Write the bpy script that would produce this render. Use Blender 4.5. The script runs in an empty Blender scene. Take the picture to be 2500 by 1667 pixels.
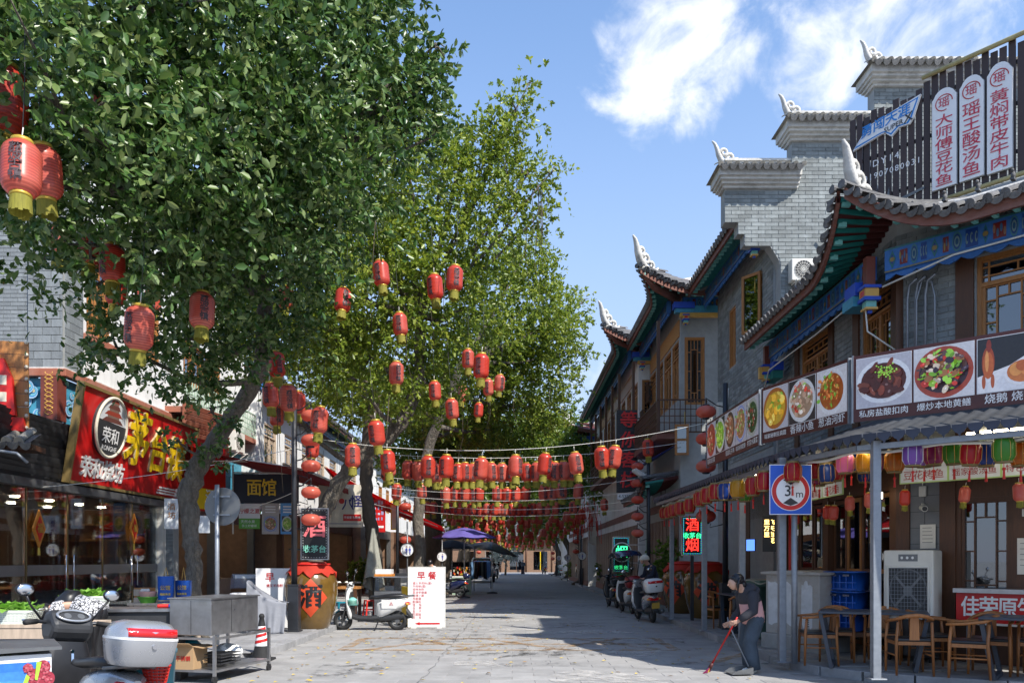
import bpy,bmesh,math,random
import numpy as np
from mathutils import Vector,Matrix,Quaternion,Euler
random.seed(7);np.random.seed(7)
R=math.radians;PI=math.pi
sc=bpy.context.scene
C=sc.collection

# ------------------------------------------------------------------ camera
FPX=1950.0                                   # focal length in pixels of a 2500 px wide frame
cam=bpy.data.objects.new('camera',bpy.data.cameras.new('camera'));C.objects.link(cam)
cam.location=(0,0,1.6);cam.rotation_euler=(R(90),0,0)
cam.data.sensor_width=36;cam.data.lens=36*FPX/2500;cam.data.shift_y=(1366-833.5)/2500
cam.data.clip_end=3000
sc.camera=cam

# ------------------------------------------------------------------ sky and sun
SUN=Vector((.67,-.68,1.0)).normalized()
sun=bpy.data.objects.new('sun',bpy.data.lights.new('sun','SUN'));C.objects.link(sun)
sun.data.energy=3.6;sun.data.angle=R(.55);sun.data.color=(1,.945,.86)
sun.rotation_euler=(-SUN).to_track_quat('-Z','Y').to_euler();sun.location=(30,-20,60)
world=bpy.data.worlds.new('World');sc.world=world;world.use_nodes=True
nt=world.node_tree;nt.nodes.clear();wn=nt.nodes.new;wl=nt.links.new
w_out=wn('ShaderNodeOutputWorld');w_bg=wn('ShaderNodeBackground');w_bg.inputs[1].default_value=.15
sky=wn('ShaderNodeTexSky');sky.sky_type='NISHITA';sky.sun_disc=False
sky.sun_elevation=math.asin(SUN.z);sky.sun_rotation=math.atan2(SUN.x,SUN.y)
sky.air_density=1.25;sky.dust_density=.35;sky.ozone_density=2.2;sky.altitude=300
tc=wn('ShaderNodeTexCoord')
def wmath(op,a,b=None,c=None,clamp=False):
    n=wn('ShaderNodeMath');n.operation=op;n.use_clamp=clamp
    for i,x in enumerate((a,b,c)):
        if x is None:continue
        if isinstance(x,(int,float)):n.inputs[i].default_value=x
        else:wl(x,n.inputs[i])
    return n.outputs[0]
nrm=wn('ShaderNodeVectorMath');nrm.operation='NORMALIZE';wl(tc.outputs['Generated'],nrm.inputs[0])
sep=wn('ShaderNodeSeparateXYZ');wl(nrm.outputs[0],sep.inputs[0])
def wnoise(scale,detail,off,dist=0.0,sx=1.0):
    mp=wn('ShaderNodeMapping');mp.inputs['Location'].default_value=off;mp.inputs['Scale'].default_value=(1,1,sx)
    wl(nrm.outputs[0],mp.inputs['Vector'])
    n=wn('ShaderNodeTexNoise');n.inputs['Scale'].default_value=scale;n.inputs['Detail'].default_value=detail
    n.inputs['Roughness'].default_value=.6;n.inputs['Distortion'].default_value=dist
    wl(mp.outputs[0],n.inputs['Vector']);return n.outputs['Fac']
# drifting fair-weather clouds: (direction, angular radius, density)
blobs=[]
for px,py,rad,k in[(1640,110,7.0,.56),(1580,160,4.0,.3),(1790,60,5.5,.26),(1540,60,5.0,.3),(2060,150,6,.45),(1930,60,4.5,.26),(2230,60,6.5,.42),(2480,60,7,.3),(2300,150,5,.34),
                       (1420,920,4.0,.2),(-900,300,9,.5),(3600,200,10,.5),(-2400,700,10,.5)]:
    blobs.append((Vector(((px-1250)/FPX,1,(1366-py)/FPX)).normalized(),rad,k))
for az,el,rad in[(100,40,9),(150,30,12),(200,50,10),(250,35,12),(300,55,8),(180,75,7),(120,65,6)]:
    a,e=R(az),R(el);blobs.append((Vector((math.sin(a)*math.cos(e),math.cos(a)*math.cos(e),math.sin(e))),rad,.5))
acc=None
for d,rad,k in blobs:
    dp=wn('ShaderNodeVectorMath');dp.operation='DOT_PRODUCT';wl(nrm.outputs[0],dp.inputs[0]);dp.inputs[1].default_value=d
    mr=wn('ShaderNodeMapRange');mr.interpolation_type='SMOOTHSTEP'
    mr.inputs['From Min'].default_value=math.cos(R(rad));mr.inputs['From Max'].default_value=math.cos(R(rad*.12))
    mr.inputs['To Max'].default_value=k;wl(dp.outputs['Value'],mr.inputs['Value'])
    acc=mr.outputs[0]if acc is None else wmath('MAXIMUM',acc,mr.outputs[0])
n1=wnoise(9,9,(1.3,.2,.7),.6);n2=wnoise(26,6,(0,3,1),.3)
dens=wmath('ADD',acc,wmath('MULTIPLY',wmath('SUBTRACT',n1,.5),1.7))
dens=wmath('ADD',dens,wmath('MULTIPLY',wmath('SUBTRACT',n2,.5),.5))
cm=wn('ShaderNodeMapRange');cm.interpolation_type='SMOOTHSTEP'
cm.inputs['From Min'].default_value=.22;cm.inputs['From Max'].default_value=.78;cm.inputs['To Max'].default_value=.93;wl(dens,cm.inputs['Value'])
cmx=wmath('MULTIPLY',cm.outputs[0],wmath('GREATER_THAN',acc,.0005))
fade=wn('ShaderNodeMapRange');fade.inputs['From Max'].default_value=.1;wl(acc,fade.inputs['Value'])
cmx=wmath('MULTIPLY',cmx,fade.outputs[0])
tone=wn('ShaderNodeMix');tone.data_type='RGBA'
sky_b=wn('ShaderNodeHueSaturation');sky_b.inputs['Hue'].default_value=.504;sky_b.inputs['Saturation'].default_value=1.06;sky_b.inputs['Value'].default_value=.9
wl(sky.outputs[0],sky_b.inputs['Color'])
pale=wn('ShaderNodeMix');pale.data_type='RGBA';pf=wn('ShaderNodeMapRange');pf.interpolation_type='SMOOTHSTEP';pf.inputs['From Min'].default_value=.62;pf.inputs['From Max'].default_value=.05;pf.inputs['To Max'].default_value=.85
wl(sep.outputs['Z'],pf.inputs['Value']);wl(pf.outputs[0],pale.inputs[0]);wl(sky_b.outputs[0],pale.inputs[6]);pale.inputs[7].default_value=(1.72,2.12,3.05,1)
wl(cmx,tone.inputs[0]);wl(pale.outputs[2],tone.inputs[6]);tone.inputs[7].default_value=(4.1,4.2,4.35,1)
wl(tone.outputs[2],w_bg.inputs[0]);wl(w_bg.outputs[0],w_out.inputs[0])
vs=sc.view_settings
vs.view_transform='Standard';vs.look='None';vs.exposure=1.0;vs.gamma=1
sc.render.engine='CYCLES'
sc.cycles.use_denoising=True
try:sc.cycles.denoiser='OPENIMAGEDENOISE'
except Exception:pass
sc.cycles.max_bounces=8;sc.cycles.diffuse_bounces=5;sc.cycles.glossy_bounces=3
sc.cycles.transmission_bounces=5;sc.cycles.transparent_max_bounces=10
sc.cycles.caustics_reflective=False;sc.cycles.caustics_refractive=False
sc.cycles.sample_clamp_indirect=4

# ------------------------------------------------------------------ materials
M={}
def pm(name,col,rough=.6,metal=0,var=.14,scale=5,bump=0,bsc=40,emit=0,rnd=0,dirt=0,dirtcol=(.05,.045,.04),dsc=1.4,
       spec=.5,coat=0,trans=0,alpha=1,stretch=None,ecol=None,world=False,bd=.02):
    m=bpy.data.materials.new(name);m.use_nodes=True;t=m.node_tree;N=t.nodes.new;L=t.links.new
    b=t.nodes['Principled BSDF'];col4=(*col,1)
    b.inputs['Roughness'].default_value=rough;b.inputs['Metallic'].default_value=metal
    b.inputs['Specular IOR Level'].default_value=spec;b.inputs['Coat Weight'].default_value=coat;b.inputs['Coat Roughness'].default_value=.12
    tcn=N('ShaderNodeTexCoord');src=tcn.outputs['Object']
    if world:src=N('ShaderNodeNewGeometry').outputs['Position']
    if stretch:
        mp=N('ShaderNodeMapping');mp.inputs['Scale'].default_value=stretch;L(src,mp.inputs[0]);src=mp.outputs[0]
    n=N('ShaderNodeTexNoise');n.inputs['Scale'].default_value=scale;n.inputs['Detail'].default_value=7;n.inputs['Roughness'].default_value=.62
    L(src,n.inputs['Vector'])
    mr=N('ShaderNodeMapRange');mr.inputs['From Min'].default_value=.25;mr.inputs['From Max'].default_value=.75
    mr.inputs['To Min'].default_value=1-var;mr.inputs['To Max'].default_value=1+var;L(n.outputs['Fac'],mr.inputs['Value'])
    val=mr.outputs[0]
    if rnd:
        oi=N('ShaderNodeObjectInfo');gi=N('ShaderNodeNewGeometry')
        ad=N('ShaderNodeMath');ad.operation='ADD';L(oi.outputs['Random'],ad.inputs[0]);L(gi.outputs['Random Per Island'],ad.inputs[1])
        fr=N('ShaderNodeMath');fr.operation='FRACT';L(ad.outputs[0],fr.inputs[0])
        m2=N('ShaderNodeMapRange');m2.inputs['To Min'].default_value=1-rnd;m2.inputs['To Max'].default_value=1+rnd;L(fr.outputs[0],m2.inputs['Value'])
        mu=N('ShaderNodeMath');mu.operation='MULTIPLY';L(val,mu.inputs[0]);L(m2.outputs[0],mu.inputs[1]);val=mu.outputs[0]
    hs=N('ShaderNodeHueSaturation');hs.inputs['Color'].default_value=col4;L(val,hs.inputs['Value']);out=hs.outputs[0]
    if dirt:
        d=N('ShaderNodeTexNoise');d.inputs['Scale'].default_value=dsc;d.inputs['Detail'].default_value=9;d.inputs['Roughness'].default_value=.7;L(src,d.inputs['Vector'])
        r=N('ShaderNodeMapRange');r.inputs['From Min'].default_value=.48;r.inputs['From Max'].default_value=.72;r.inputs['To Max'].default_value=dirt;L(d.outputs['Fac'],r.inputs['Value'])
        mx=N('ShaderNodeMix');mx.data_type='RGBA';L(r.outputs[0],mx.inputs[0]);L(out,mx.inputs[6]);mx.inputs[7].default_value=(*dirtcol,1);out=mx.outputs[2]
    L(out,b.inputs['Base Color'])
    # uneven gloss
    rr=N('ShaderNodeMapRange');rr.inputs['To Min'].default_value=max(.03,rough-.12);rr.inputs['To Max'].default_value=min(1,rough+.12);L(n.outputs['Fac'],rr.inputs['Value']);L(rr.outputs[0],b.inputs['Roughness'])
    if bump:
        bn=N('ShaderNodeTexNoise');bn.inputs['Scale'].default_value=bsc;bn.inputs['Detail'].default_value=5;L(src,bn.inputs['Vector'])
        bp=N('ShaderNodeBump');bp.inputs['Strength'].default_value=bump;bp.inputs['Distance'].default_value=bd;L(bn.outputs['Fac'],bp.inputs['Height']);L(bp.outputs[0],b.inputs['Normal'])
    if emit:
        L(out,b.inputs['Emission Color'])if ecol is None else setattr(b.inputs['Emission Color'],'default_value',(*ecol,1))
        b.inputs['Emission Strength'].default_value=emit
    if trans:
        tr=N('ShaderNodeBsdfTranslucent');L(out,tr.inputs[0]);ms=N('ShaderNodeMixShader');ms.inputs[0].default_value=trans
        o=t.nodes['Material Output'];L(b.outputs[0],ms.inputs[1]);L(tr.outputs[0],ms.inputs[2]);L(ms.outputs[0],o.inputs[0])
    if alpha<1:b.inputs['Alpha'].default_value=alpha
    M[name]=m;return m
def glass(name,tint,mixf,rough=.02):
    m=bpy.data.materials.new(name);m.use_nodes=True;t=m.node_tree;N=t.nodes.new;L=t.links.new
    t.nodes.remove(t.nodes['Principled BSDF']);o=t.nodes['Material Output']
    tr=N('ShaderNodeBsdfTransparent');tr.inputs[0].default_value=(*tint,1)
    gl=N('ShaderNodeBsdfGlossy');gl.inputs['Roughness'].default_value=rough;gl.inputs[0].default_value=(.9,.95,1,1)
    fz=N('ShaderNodeFresnel');fz.inputs[0].default_value=1.5
    ad=N('ShaderNodeMath');ad.operation='MULTIPLY_ADD';L(fz.outputs[0],ad.inputs[0]);ad.inputs[1].default_value=.9;ad.inputs[2].default_value=mixf;ad.use_clamp=True
    ms=N('ShaderNodeMixShader');L(ad.outputs[0],ms.inputs[0]);L(tr.outputs[0],ms.inputs[1]);L(gl.outputs[0],ms.inputs[2]);L(ms.outputs[0],o.inputs[0])
    M[name]=m;return m
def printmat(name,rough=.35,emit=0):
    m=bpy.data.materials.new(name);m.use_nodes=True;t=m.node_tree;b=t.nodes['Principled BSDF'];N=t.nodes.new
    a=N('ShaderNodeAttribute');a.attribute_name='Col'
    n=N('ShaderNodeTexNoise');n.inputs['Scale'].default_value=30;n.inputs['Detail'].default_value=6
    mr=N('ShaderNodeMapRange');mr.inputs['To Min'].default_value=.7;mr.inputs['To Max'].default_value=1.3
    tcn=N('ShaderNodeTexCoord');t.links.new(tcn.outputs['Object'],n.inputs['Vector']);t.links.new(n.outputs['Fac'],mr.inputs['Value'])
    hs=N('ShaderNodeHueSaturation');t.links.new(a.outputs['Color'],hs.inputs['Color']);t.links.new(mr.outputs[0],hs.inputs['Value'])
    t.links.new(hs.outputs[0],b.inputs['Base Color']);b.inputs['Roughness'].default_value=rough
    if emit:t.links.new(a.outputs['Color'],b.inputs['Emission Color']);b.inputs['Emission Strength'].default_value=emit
    M[name]=m
pm('brick',(.225,.248,.25),.85,rnd=.24,var=.25,scale=14,bump=.4,bsc=60,dirt=.5,dirtcol=(.11,.115,.11),dsc=1.1,stretch=(1,1,.3),world=True)
pm('brick_big',(.2,.222,.235),.85,rnd=.16,var=.2,scale=10,bump=.4,bsc=50,dirt=.45,dirtcol=(.1,.105,.11),dsc=1.1,stretch=(1,1,.3),world=True)
pm('mortar',(.31,.325,.325),.9,var=.15)
pm('plaster',(.7,.7,.69),.85,var=.1,dirt=.5,dirtcol=(.36,.35,.32),dsc=1.3,bump=.2,bsc=25,stretch=(1,1,.3),world=True)
pm('trim',(.58,.57,.54),.8,var=.2,scale=9,dirt=.6,dirtcol=(.2,.19,.17),dsc=3.2,bump=.4,bsc=30)
pm('tile',(.105,.105,.108),.7,rnd=.35,var=.3,scale=18,bump=.5,bsc=60,dirt=.4,dirtcol=(.3,.29,.26),dsc=3)
pm('tile_worn',(.26,.245,.21),.8,rnd=.4,var=.35,scale=18,bump=.5,bsc=60,dirt=.5,dirtcol=(.12,.11,.1),dsc=4)
pm('fascia',(.17,.062,.042),.7,var=.25,scale=9,dirt=.3,dirtcol=(.3,.25,.22),dsc=3,stretch=(1,1,3))
pm('teal',(.018,.19,.17),.55,var=.2)
pm('maroon',(.085,.018,.016),.55,var=.2)
pm('maroon_post',(.15,.035,.022),.5,var=.2)
pm('beam_blue',(.025,.12,.36),.5,var=.25,scale=20)
pm('blue',(.012,.06,.42),.5,var=.2,scale=12)
pm('cyan',(.05,.26,.38),.5,var=.25,scale=9)
pm('mint',(.18,.48,.43),.5,var=.2)
pm('orange',(.6,.22,.03),.5,var=.2)
pm('gold_paint',(.62,.36,.08),.45,var=.15)
pm('wood',(.36,.155,.042),.5,var=.3,scale=7,stretch=(6,6,.8),bump=.15,rnd=.12)
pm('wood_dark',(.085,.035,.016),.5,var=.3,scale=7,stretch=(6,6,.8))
pm('wood_chair',(.33,.13,.04),.42,var=.25,scale=7,stretch=(5,5,.8),rnd=.2)
pm('wood_pale',(.46,.36,.27),.7,var=.25,scale=5,stretch=(5,5,.7))
pm('cornice_red',(.32,.105,.06),.75,var=.2,dirt=.3,dirtcol=(.5,.4,.34))
pm('white',(.78,.78,.78),.45,var=.05)
pm('offwhite',(.66,.65,.6),.5,var=.08,dirt=.15,dirtcol=(.35,.33,.28))
pm('plastic_white',(.75,.75,.73),.35,var=.05,coat=.2)
pm('cream',(.62,.57,.46),.55,var=.08,dirt=.2,dirtcol=(.3,.26,.2))
pm('black',(.012,.012,.014),.4,var=.2)
pm('rubber',(.016,.016,.017),.75,var=.2,bump=.2)
pm('charcoal',(.03,.031,.034),.5,var=.2)
pm('steel',(.42,.42,.43),.32,metal=.9,var=.15,scale=8,dirt=.35,dirtcol=(.2,.18,.16),dsc=2.5)
pm('galv',(.26,.285,.32),.5,metal=.5,var=.18,scale=12,dirt=.3,dirtcol=(.28,.28,.28),dsc=3)
pm('chrome',(.7,.7,.72),.12,metal=1,var=.05)
pm('silver',(.42,.43,.45),.28,metal=.6,var=.04,coat=.5)
pm('dark_metal',(.035,.038,.045),.4,metal=.4,var=.2)
pm('red',(.55,.015,.012),.4,var=.12)
pm('red_print',(.5,.008,.008),.4,var=.1)
pm('red_lens',(.6,.01,.012),.12,var=.05,coat=1)
pm('amber',(.8,.3,.02),.15,var=.05,coat=1)
pm('yellow',(.75,.52,.01),.45,var=.1)
pm('gold',(.52,.36,.05),.35,metal=.3,var=.15)
pm('fringe',(.27,.25,.035),.8,var=.3,scale=60,stretch=(1,1,.1),trans=.3)
pm('glaze',(.14,.078,.016),.14,var=.35,scale=3,dirt=.35,dirtcol=(.06,.035,.012),dsc=2.2,coat=.6)
pm('red_cloth',(.5,.03,.012),.75,var=.25,trans=.25)
pm('awning',(.24,.012,.016),.8,var=.2,trans=.35)
pm('awning_bright',(.62,.02,.03),.8,var=.2,trans=.55)
pm('purple',(.15,.12,.42),.8,var=.2,trans=.3)
pm('cloth_grey',(.22,.23,.26),.85,var=.15,bump=.3,bsc=12)
pm('cloth_olive',(.27,.27,.23),.85,var=.2)
pm('bark',(.17,.148,.12),.9,var=.5,scale=7,stretch=(2.2,2.2,.8),bump=1,bsc=14,bd=.09,dirt=.75,dirtcol=(.06,.048,.036),dsc=2.2)
pm('bark_dark',(.09,.07,.05),.9,var=.4,scale=6,stretch=(3,3,.9),bump=1,bsc=26)
pm('navy',(.012,.02,.07),.25,var=.1,coat=.7)
pm('car_black',(.01,.011,.013),.2,var=.1,coat=1)
pm('cardboard',(.42,.27,.14),.8,var=.12)
pm('blue_crate',(.008,.09,.42),.4,var=.15)
pm('bin_green',(.045,.1,.085),.5,var=.2)
pm('skin',(.52,.3,.21),.55,var=.08)
pm('hair',(.01,.009,.012),.35,var=.2)
pm('hoodie',(.032,.033,.042),.9,var=.2,bump=.3,bsc=30)
pm('pink',(.62,.33,.31),.9,var=.12,bump=.3,bsc=30)
pm('denim',(.05,.07,.095),.9,var=.35,scale=6,bump=.3,bsc=60)
pm('jacket_navy',(.012,.016,.035),.8,var=.2)
pm('lettuce',(.22,.44,.06),.6,var=.35,scale=20,trans=.3)
pm('teal_plastic',(.01,.2,.28),.35,var=.1)
pm('red_plastic',(.65,.03,.02),.35,var=.1,trans=.2)
pm('paper',(.7,.68,.62),.7,var=.1)
pm('plate',(.6,.36,.06),.4,var=.08)
pm('metal_sign_grey',(.16,.165,.17),.45,metal=.6,var=.15)
pm('slat_brown',(.05,.032,.03),.6,var=.2,rnd=.2)
pm('bamboo',(.42,.36,.17),.6,var=.25,scale=12)
pm('blue_sign',(.01,.09,.52),.35,var=.06)
pm('rust_cab',(.36,.35,.33),.6,var=.12,dirt=.6,dirtcol=(.22,.14,.08),dsc=2.4)
pm('poster_peel',(.56,.58,.6),.7,var=.12,dirt=.5,dirtcol=(.3,.29,.27),dsc=3)
pm('concrete',(.3,.3,.29),.9,var=.2,dirt=.35,dirtcol=(.14,.13,.12),bump=.3)
pm('canopy_tile',(.075,.08,.09),.45,var=.2,rnd=.15)
pm('drip_blue',(.035,.045,.075),.6,var=.3,rnd=.2)
pm('board_brown',(.085,.022,.02),.45,var=.08)
pm('thatch',(.3,.22,.12),.95,var=.4,scale=30,stretch=(1,1,.15))
pm('leaf',(.05,.1,.02),.4,var=.3)
pm('led_red',(.9,.03,.02),.5,emit=1.3,var=.02)
pm('led_green',(.04,.8,.3),.5,emit=1.2,var=.02)
pm('led_blue',(.06,.15,.95),.5,emit=1.2,var=.02)
pm('led_pink_off',(.72,.16,.18),.5,var=.05)
pm('led_mint_off',(.2,.55,.42),.5,var=.05)
pm('led_gold',(1,.7,.2),.5,emit=2.5,var=.02)
pm('tube_light',(1,.88,.62),.5,emit=14,var=.01)
pm('shop_fill_tube',(1,.9,.7),.5,emit=9,var=.01)  # glow for tubes added to brighten the shop bays
pm('fill_downlight',(1,.85,.6),.5,emit=70,var=.01)  # strong glow for discs added to brighten the liquor shop
pm('lamp_glow',(1,.92,.7),.5,emit=3,var=.01)
pm('screen_blue',(.1,.25,.9),.5,emit=1,var=.05)
glass('glass',(.95,.965,.96),.02)
glass('glass_dark',(.2,.22,.24),.16)
glass('glass_pane',(.35,.4,.42),.22)
glass('visor',(.75,.75,.7),.1)
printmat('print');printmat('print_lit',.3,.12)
pm('clear_blue',(.25,.45,.75),.3,trans=.4)

# leaf: translucent and two-toned by leaf
def leafmat(name,c1,c2,c3,tr=.34,rough=.34):
    m=bpy.data.materials.new(name);m.use_nodes=True;t=m.node_tree;N=t.nodes.new;L=t.links.new;b=t.nodes['Principled BSDF']
    a=N('ShaderNodeNewGeometry');cr=N('ShaderNodeValToRGB');e=cr.color_ramp.elements
    e[0].color=(*c1,1);e[1].color=(*c3,1);e[1].position=1;k=e.new(.55);k.color=(*c2,1)
    oi=N('ShaderNodeObjectInfo');ad=N('ShaderNodeMath');ad.operation='ADD';fr=N('ShaderNodeMath');fr.operation='FRACT'
    L(a.outputs['Random Per Island'],ad.inputs[0]);L(oi.outputs['Random'],ad.inputs[1]);L(ad.outputs[0],fr.inputs[0])
    L(fr.outputs[0],cr.inputs[0]);L(cr.outputs[0],b.inputs['Base Color']);b.inputs['Roughness'].default_value=rough
    b.inputs['Specular IOR Level'].default_value=.55
    tl=N('ShaderNodeBsdfTranslucent');hs=N('ShaderNodeHueSaturation');hs.inputs['Value'].default_value=1.25;hs.inputs['Hue'].default_value=.485;L(cr.outputs[0],hs.inputs['Color']);L(hs.outputs[0],tl.inputs[0])
    ms=N('ShaderNodeMixShader');ms.inputs[0].default_value=tr;L(b.outputs[0],ms.inputs[1]);L(tl.outputs[0],ms.inputs[2]);L(ms.outputs[0],t.nodes['Material Output'].inputs[0])
    M[name]=m
leafmat('leaf_near',(.03,.082,.015),(.072,.15,.028),(.22,.29,.1),.27,.36)
leafmat('leaf_mid',(.09,.155,.014),(.185,.265,.026),(.34,.4,.06),.45,.38)
leafmat('leaf_far',(.07,.13,.014),(.12,.2,.024),(.2,.27,.045),.48)

# lantern skin: thin ribbed plastic cloth, each lantern faded differently
def lanternmat(name,col,fade,tr=.38):
    m=bpy.data.materials.new(name);m.use_nodes=True;t=m.node_tree;N=t.nodes.new;L=t.links.new;b=t.nodes['Principled BSDF']
    oi=N('ShaderNodeObjectInfo');mr=N('ShaderNodeMapRange');mr.inputs['To Min'].default_value=.1;mr.inputs['To Max'].default_value=.75;L(oi.outputs['Random'],mr.inputs['Value'])
    tcn=N('ShaderNodeTexCoord');n=N('ShaderNodeTexNoise');n.inputs['Scale'].default_value=5;n.inputs['Detail'].default_value=5;L(tcn.outputs['Object'],n.inputs['Vector'])
    mu=N('ShaderNodeMath');mu.operation='MULTIPLY';L(n.outputs['Fac'],mu.inputs[0]);L(mr.outputs[0],mu.inputs[1])
    mx=N('ShaderNodeMix');mx.data_type='RGBA';L(mu.outputs[0],mx.inputs[0]);mx.inputs[6].default_value=(*col,1);mx.inputs[7].default_value=(*fade,1)
    L(mx.outputs[2],b.inputs['Base Color']);b.inputs['Roughness'].default_value=.3;b.inputs['Specular IOR Level'].default_value=.6
    tl=N('ShaderNodeBsdfTranslucent');L(mx.outputs[2],tl.inputs[0])
    ms=N('ShaderNodeMixShader');ms.inputs[0].default_value=tr;L(b.outputs[0],ms.inputs[1]);L(tl.outputs[0],ms.inputs[2]);L(ms.outputs[0],t.nodes['Material Output'].inputs[0])
    M[name]=m
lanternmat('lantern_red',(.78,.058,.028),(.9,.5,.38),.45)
lanternmat('lantern_groove_shade',(.54,.034,.019),(.65,.3,.22),.35)  # darker red: shade of the rib grooves put into the colour
lanternmat('lantern_oval',(.68,.1,.06),(.8,.36,.26),.5)
for k,c in dict(red=(.5,.01,.02),blue=(.015,.06,.3),green=(.08,.3,.03),yellow=(.6,.3,.01),violet=(.3,.12,.5),magenta=(.3,.015,.12),orange=(.5,.15,.005),pinkish=(.6,.2,.4)).items():
    lanternmat('lan_'+k,c,c,.45)

# ------------------------------------------------------------------ mesh helpers
I4=Matrix.Identity(4)
def fr(x,y,z=0,rz=0):return Matrix.Translation((x,y,z))@Matrix.Rotation(rz,4,'Z')
class MB:
    def __init__(s,T=None):s.v=[];s.f=[];s.mi=[];s.co=[];s.sm=[];s.T=T or I4;s.m=0;s.c=(1,1,1);s.s=False
    def add(s,vs,fs):
        b=len(s.v);T=s.T
        s.v+=[tuple(T@Vector(p))for p in vs];s.f+=[tuple(b+i for i in f)for f in fs]
        k=len(fs);s.mi+=[s.m]*k;s.co+=[s.c]*k;s.sm+=[s.s]*k;return s
    def box(s,x0,x1,y0,y1,z0,z1):
        return s.add([(x0,y0,z0),(x1,y0,z0),(x1,y1,z0),(x0,y1,z0),(x0,y0,z1),(x1,y0,z1),(x1,y1,z1),(x0,y1,z1)],
                     [(0,3,2,1),(4,5,6,7),(0,1,5,4),(1,2,6,5),(2,3,7,6),(3,0,4,7)])
    def cb(s,c,d,rot=None):
        hx,hy,hz=d[0]/2,d[1]/2,d[2]/2;vs=[Vector((sx*hx,sy*hy,sz*hz))for sz in(-1,1)for sx,sy in((-1,-1),(1,-1),(1,1),(-1,1))]
        if rot:q=Euler(rot).to_matrix();vs=[q@v for v in vs]
        return s.add([v+Vector(c)for v in vs],[(0,3,2,1),(4,5,6,7),(0,1,5,4),(1,2,6,5),(2,3,7,6),(3,0,4,7)])
    def bar(s,p,q,w,h=None,up=(0,0,1)):
        h=h or w;p=Vector(p);q=Vector(q);d=(q-p).normalized();u=Vector(up)
        if abs(d.dot(u))>.98:u=Vector((1,0,0))
        a=d.cross(u).normalized()*w/2;b=a.cross(d).normalized()*h/2
        return s.add([p-a-b,p+a-b,p+a+b,p-a+b,q-a-b,q+a-b,q+a+b,q-a+b],[(0,3,2,1),(4,5,6,7),(0,1,5,4),(1,2,6,5),(2,3,7,6),(3,0,4,7)])
    def tube(s,pts,r,n=8,flat=1.0,up=(0,0,1),close=False):
        P=[Vector(p)for p in pts];k=len(P);rs=r if isinstance(r,(list,tuple))else[r]*k
        vs=[];fs=[];a=None
        for i,p in enumerate(P):
            d=(P[(i+1)%k if close else min(i+1,k-1)]-P[(i-1)%k if close else max(i-1,0)])
            d=d.normalized()if d.length>1e-9 else Vector((0,0,1))
            if a is None:
                u=Vector(up)
                if abs(d.dot(u))>.95:u=Vector((1,0,0))if abs(d.x)<.9 else Vector((0,1,0))
                a=d.cross(u).normalized()
            else:
                a=(a-d*a.dot(d));a=a.normalized()if a.length>1e-6 else d.orthogonal().normalized()
            b=a.cross(d)
            for j in range(n):
                t=2*PI*j/n;vs.append(p+a*math.cos(t)*rs[i]+b*math.sin(t)*rs[i]*flat)
        for i in range(k if close else k-1):
            for j in range(n):
                i2=(i+1)%k;fs.append((i*n+j,i*n+(j+1)%n,i2*n+(j+1)%n,i2*n+j))
        if not close:fs+=[tuple(range(n))[::-1],tuple((k-1)*n+j for j in range(n))]
        o=s.s;s.s=True;s.add(vs,fs);s.s=o;return s
    def cyl(s,p,q,r0,r1=None,n=12):
        p=Vector(p);q=Vector(q);d=(q-p).normalized();a=d.orthogonal().normalized();b=d.cross(a);r1=r0 if r1 is None else r1
        vs=[p+(a*math.cos(2*PI*j/n)+b*math.sin(2*PI*j/n))*r0 for j in range(n)]+[q+(a*math.cos(2*PI*j/n)+b*math.sin(2*PI*j/n))*r1 for j in range(n)]
        o=s.s;s.s=True;s.add(vs,[(j,(j+1)%n,n+(j+1)%n,n+j)for j in range(n)]);s.s=o
        return s.add(vs,[tuple(range(n))[::-1],tuple(range(n,2*n))])
    def lathe(s,prof,n=20,c=(0,0,0),caps=True,sq=1.0):
        vs=[];fs=[];k=len(prof)
        for r,z in prof:
            for j in range(n):t=2*PI*j/n;vs.append((c[0]+r*math.cos(t),c[1]+r*math.sin(t)*sq,c[2]+z))
        for i in range(k-1):
            for j in range(n):fs.append((i*n+j,i*n+(j+1)%n,(i+1)*n+(j+1)%n,(i+1)*n+j))
        o=s.s;s.s=True;s.add(vs,fs);s.s=o
        if caps:s.add(vs[:n],[tuple(range(n))[::-1]]);s.add(vs[-n:],[tuple(range(n))])
        return s
    def ell(s,c,r,nu=12,nv=8,rot=None):
        q=Euler(rot).to_matrix()if rot else Matrix.Identity(3);vs=[];fs=[]
        for i in range(nv+1):
            p=PI*i/nv
            for j in range(nu):t=2*PI*j/nu;vs.append(Vector(c)+q@Vector((r[0]*math.sin(p)*math.cos(t),r[1]*math.sin(p)*math.sin(t),r[2]*math.cos(p))))
        for i in range(nv):
            for j in range(nu):
                a,b,e,d=i*nu+j,i*nu+(j+1)%nu,(i+1)*nu+(j+1)%nu,(i+1)*nu+j
                fs.append((a,d,e)if i==0 else(a,d,b)if i==nv-1 else(a,d,e,b))
        o=s.s;s.s=True;s.add(vs,fs);s.s=o;return s
    def prism(s,poly,y0,y1):
        n=len(poly);vs=[(x,y0,z)for x,z in poly]+[(x,y1,z)for x,z in poly]
        return s.add(vs,[tuple(range(n)),tuple(range(2*n-1,n-1,-1))]+[(i,i+n,(i+1)%n+n,(i+1)%n)for i in range(n)])
    def flat(s,poly,y):return s.add([(x,y,z)for x,z in poly],[tuple(range(len(poly)))])
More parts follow.
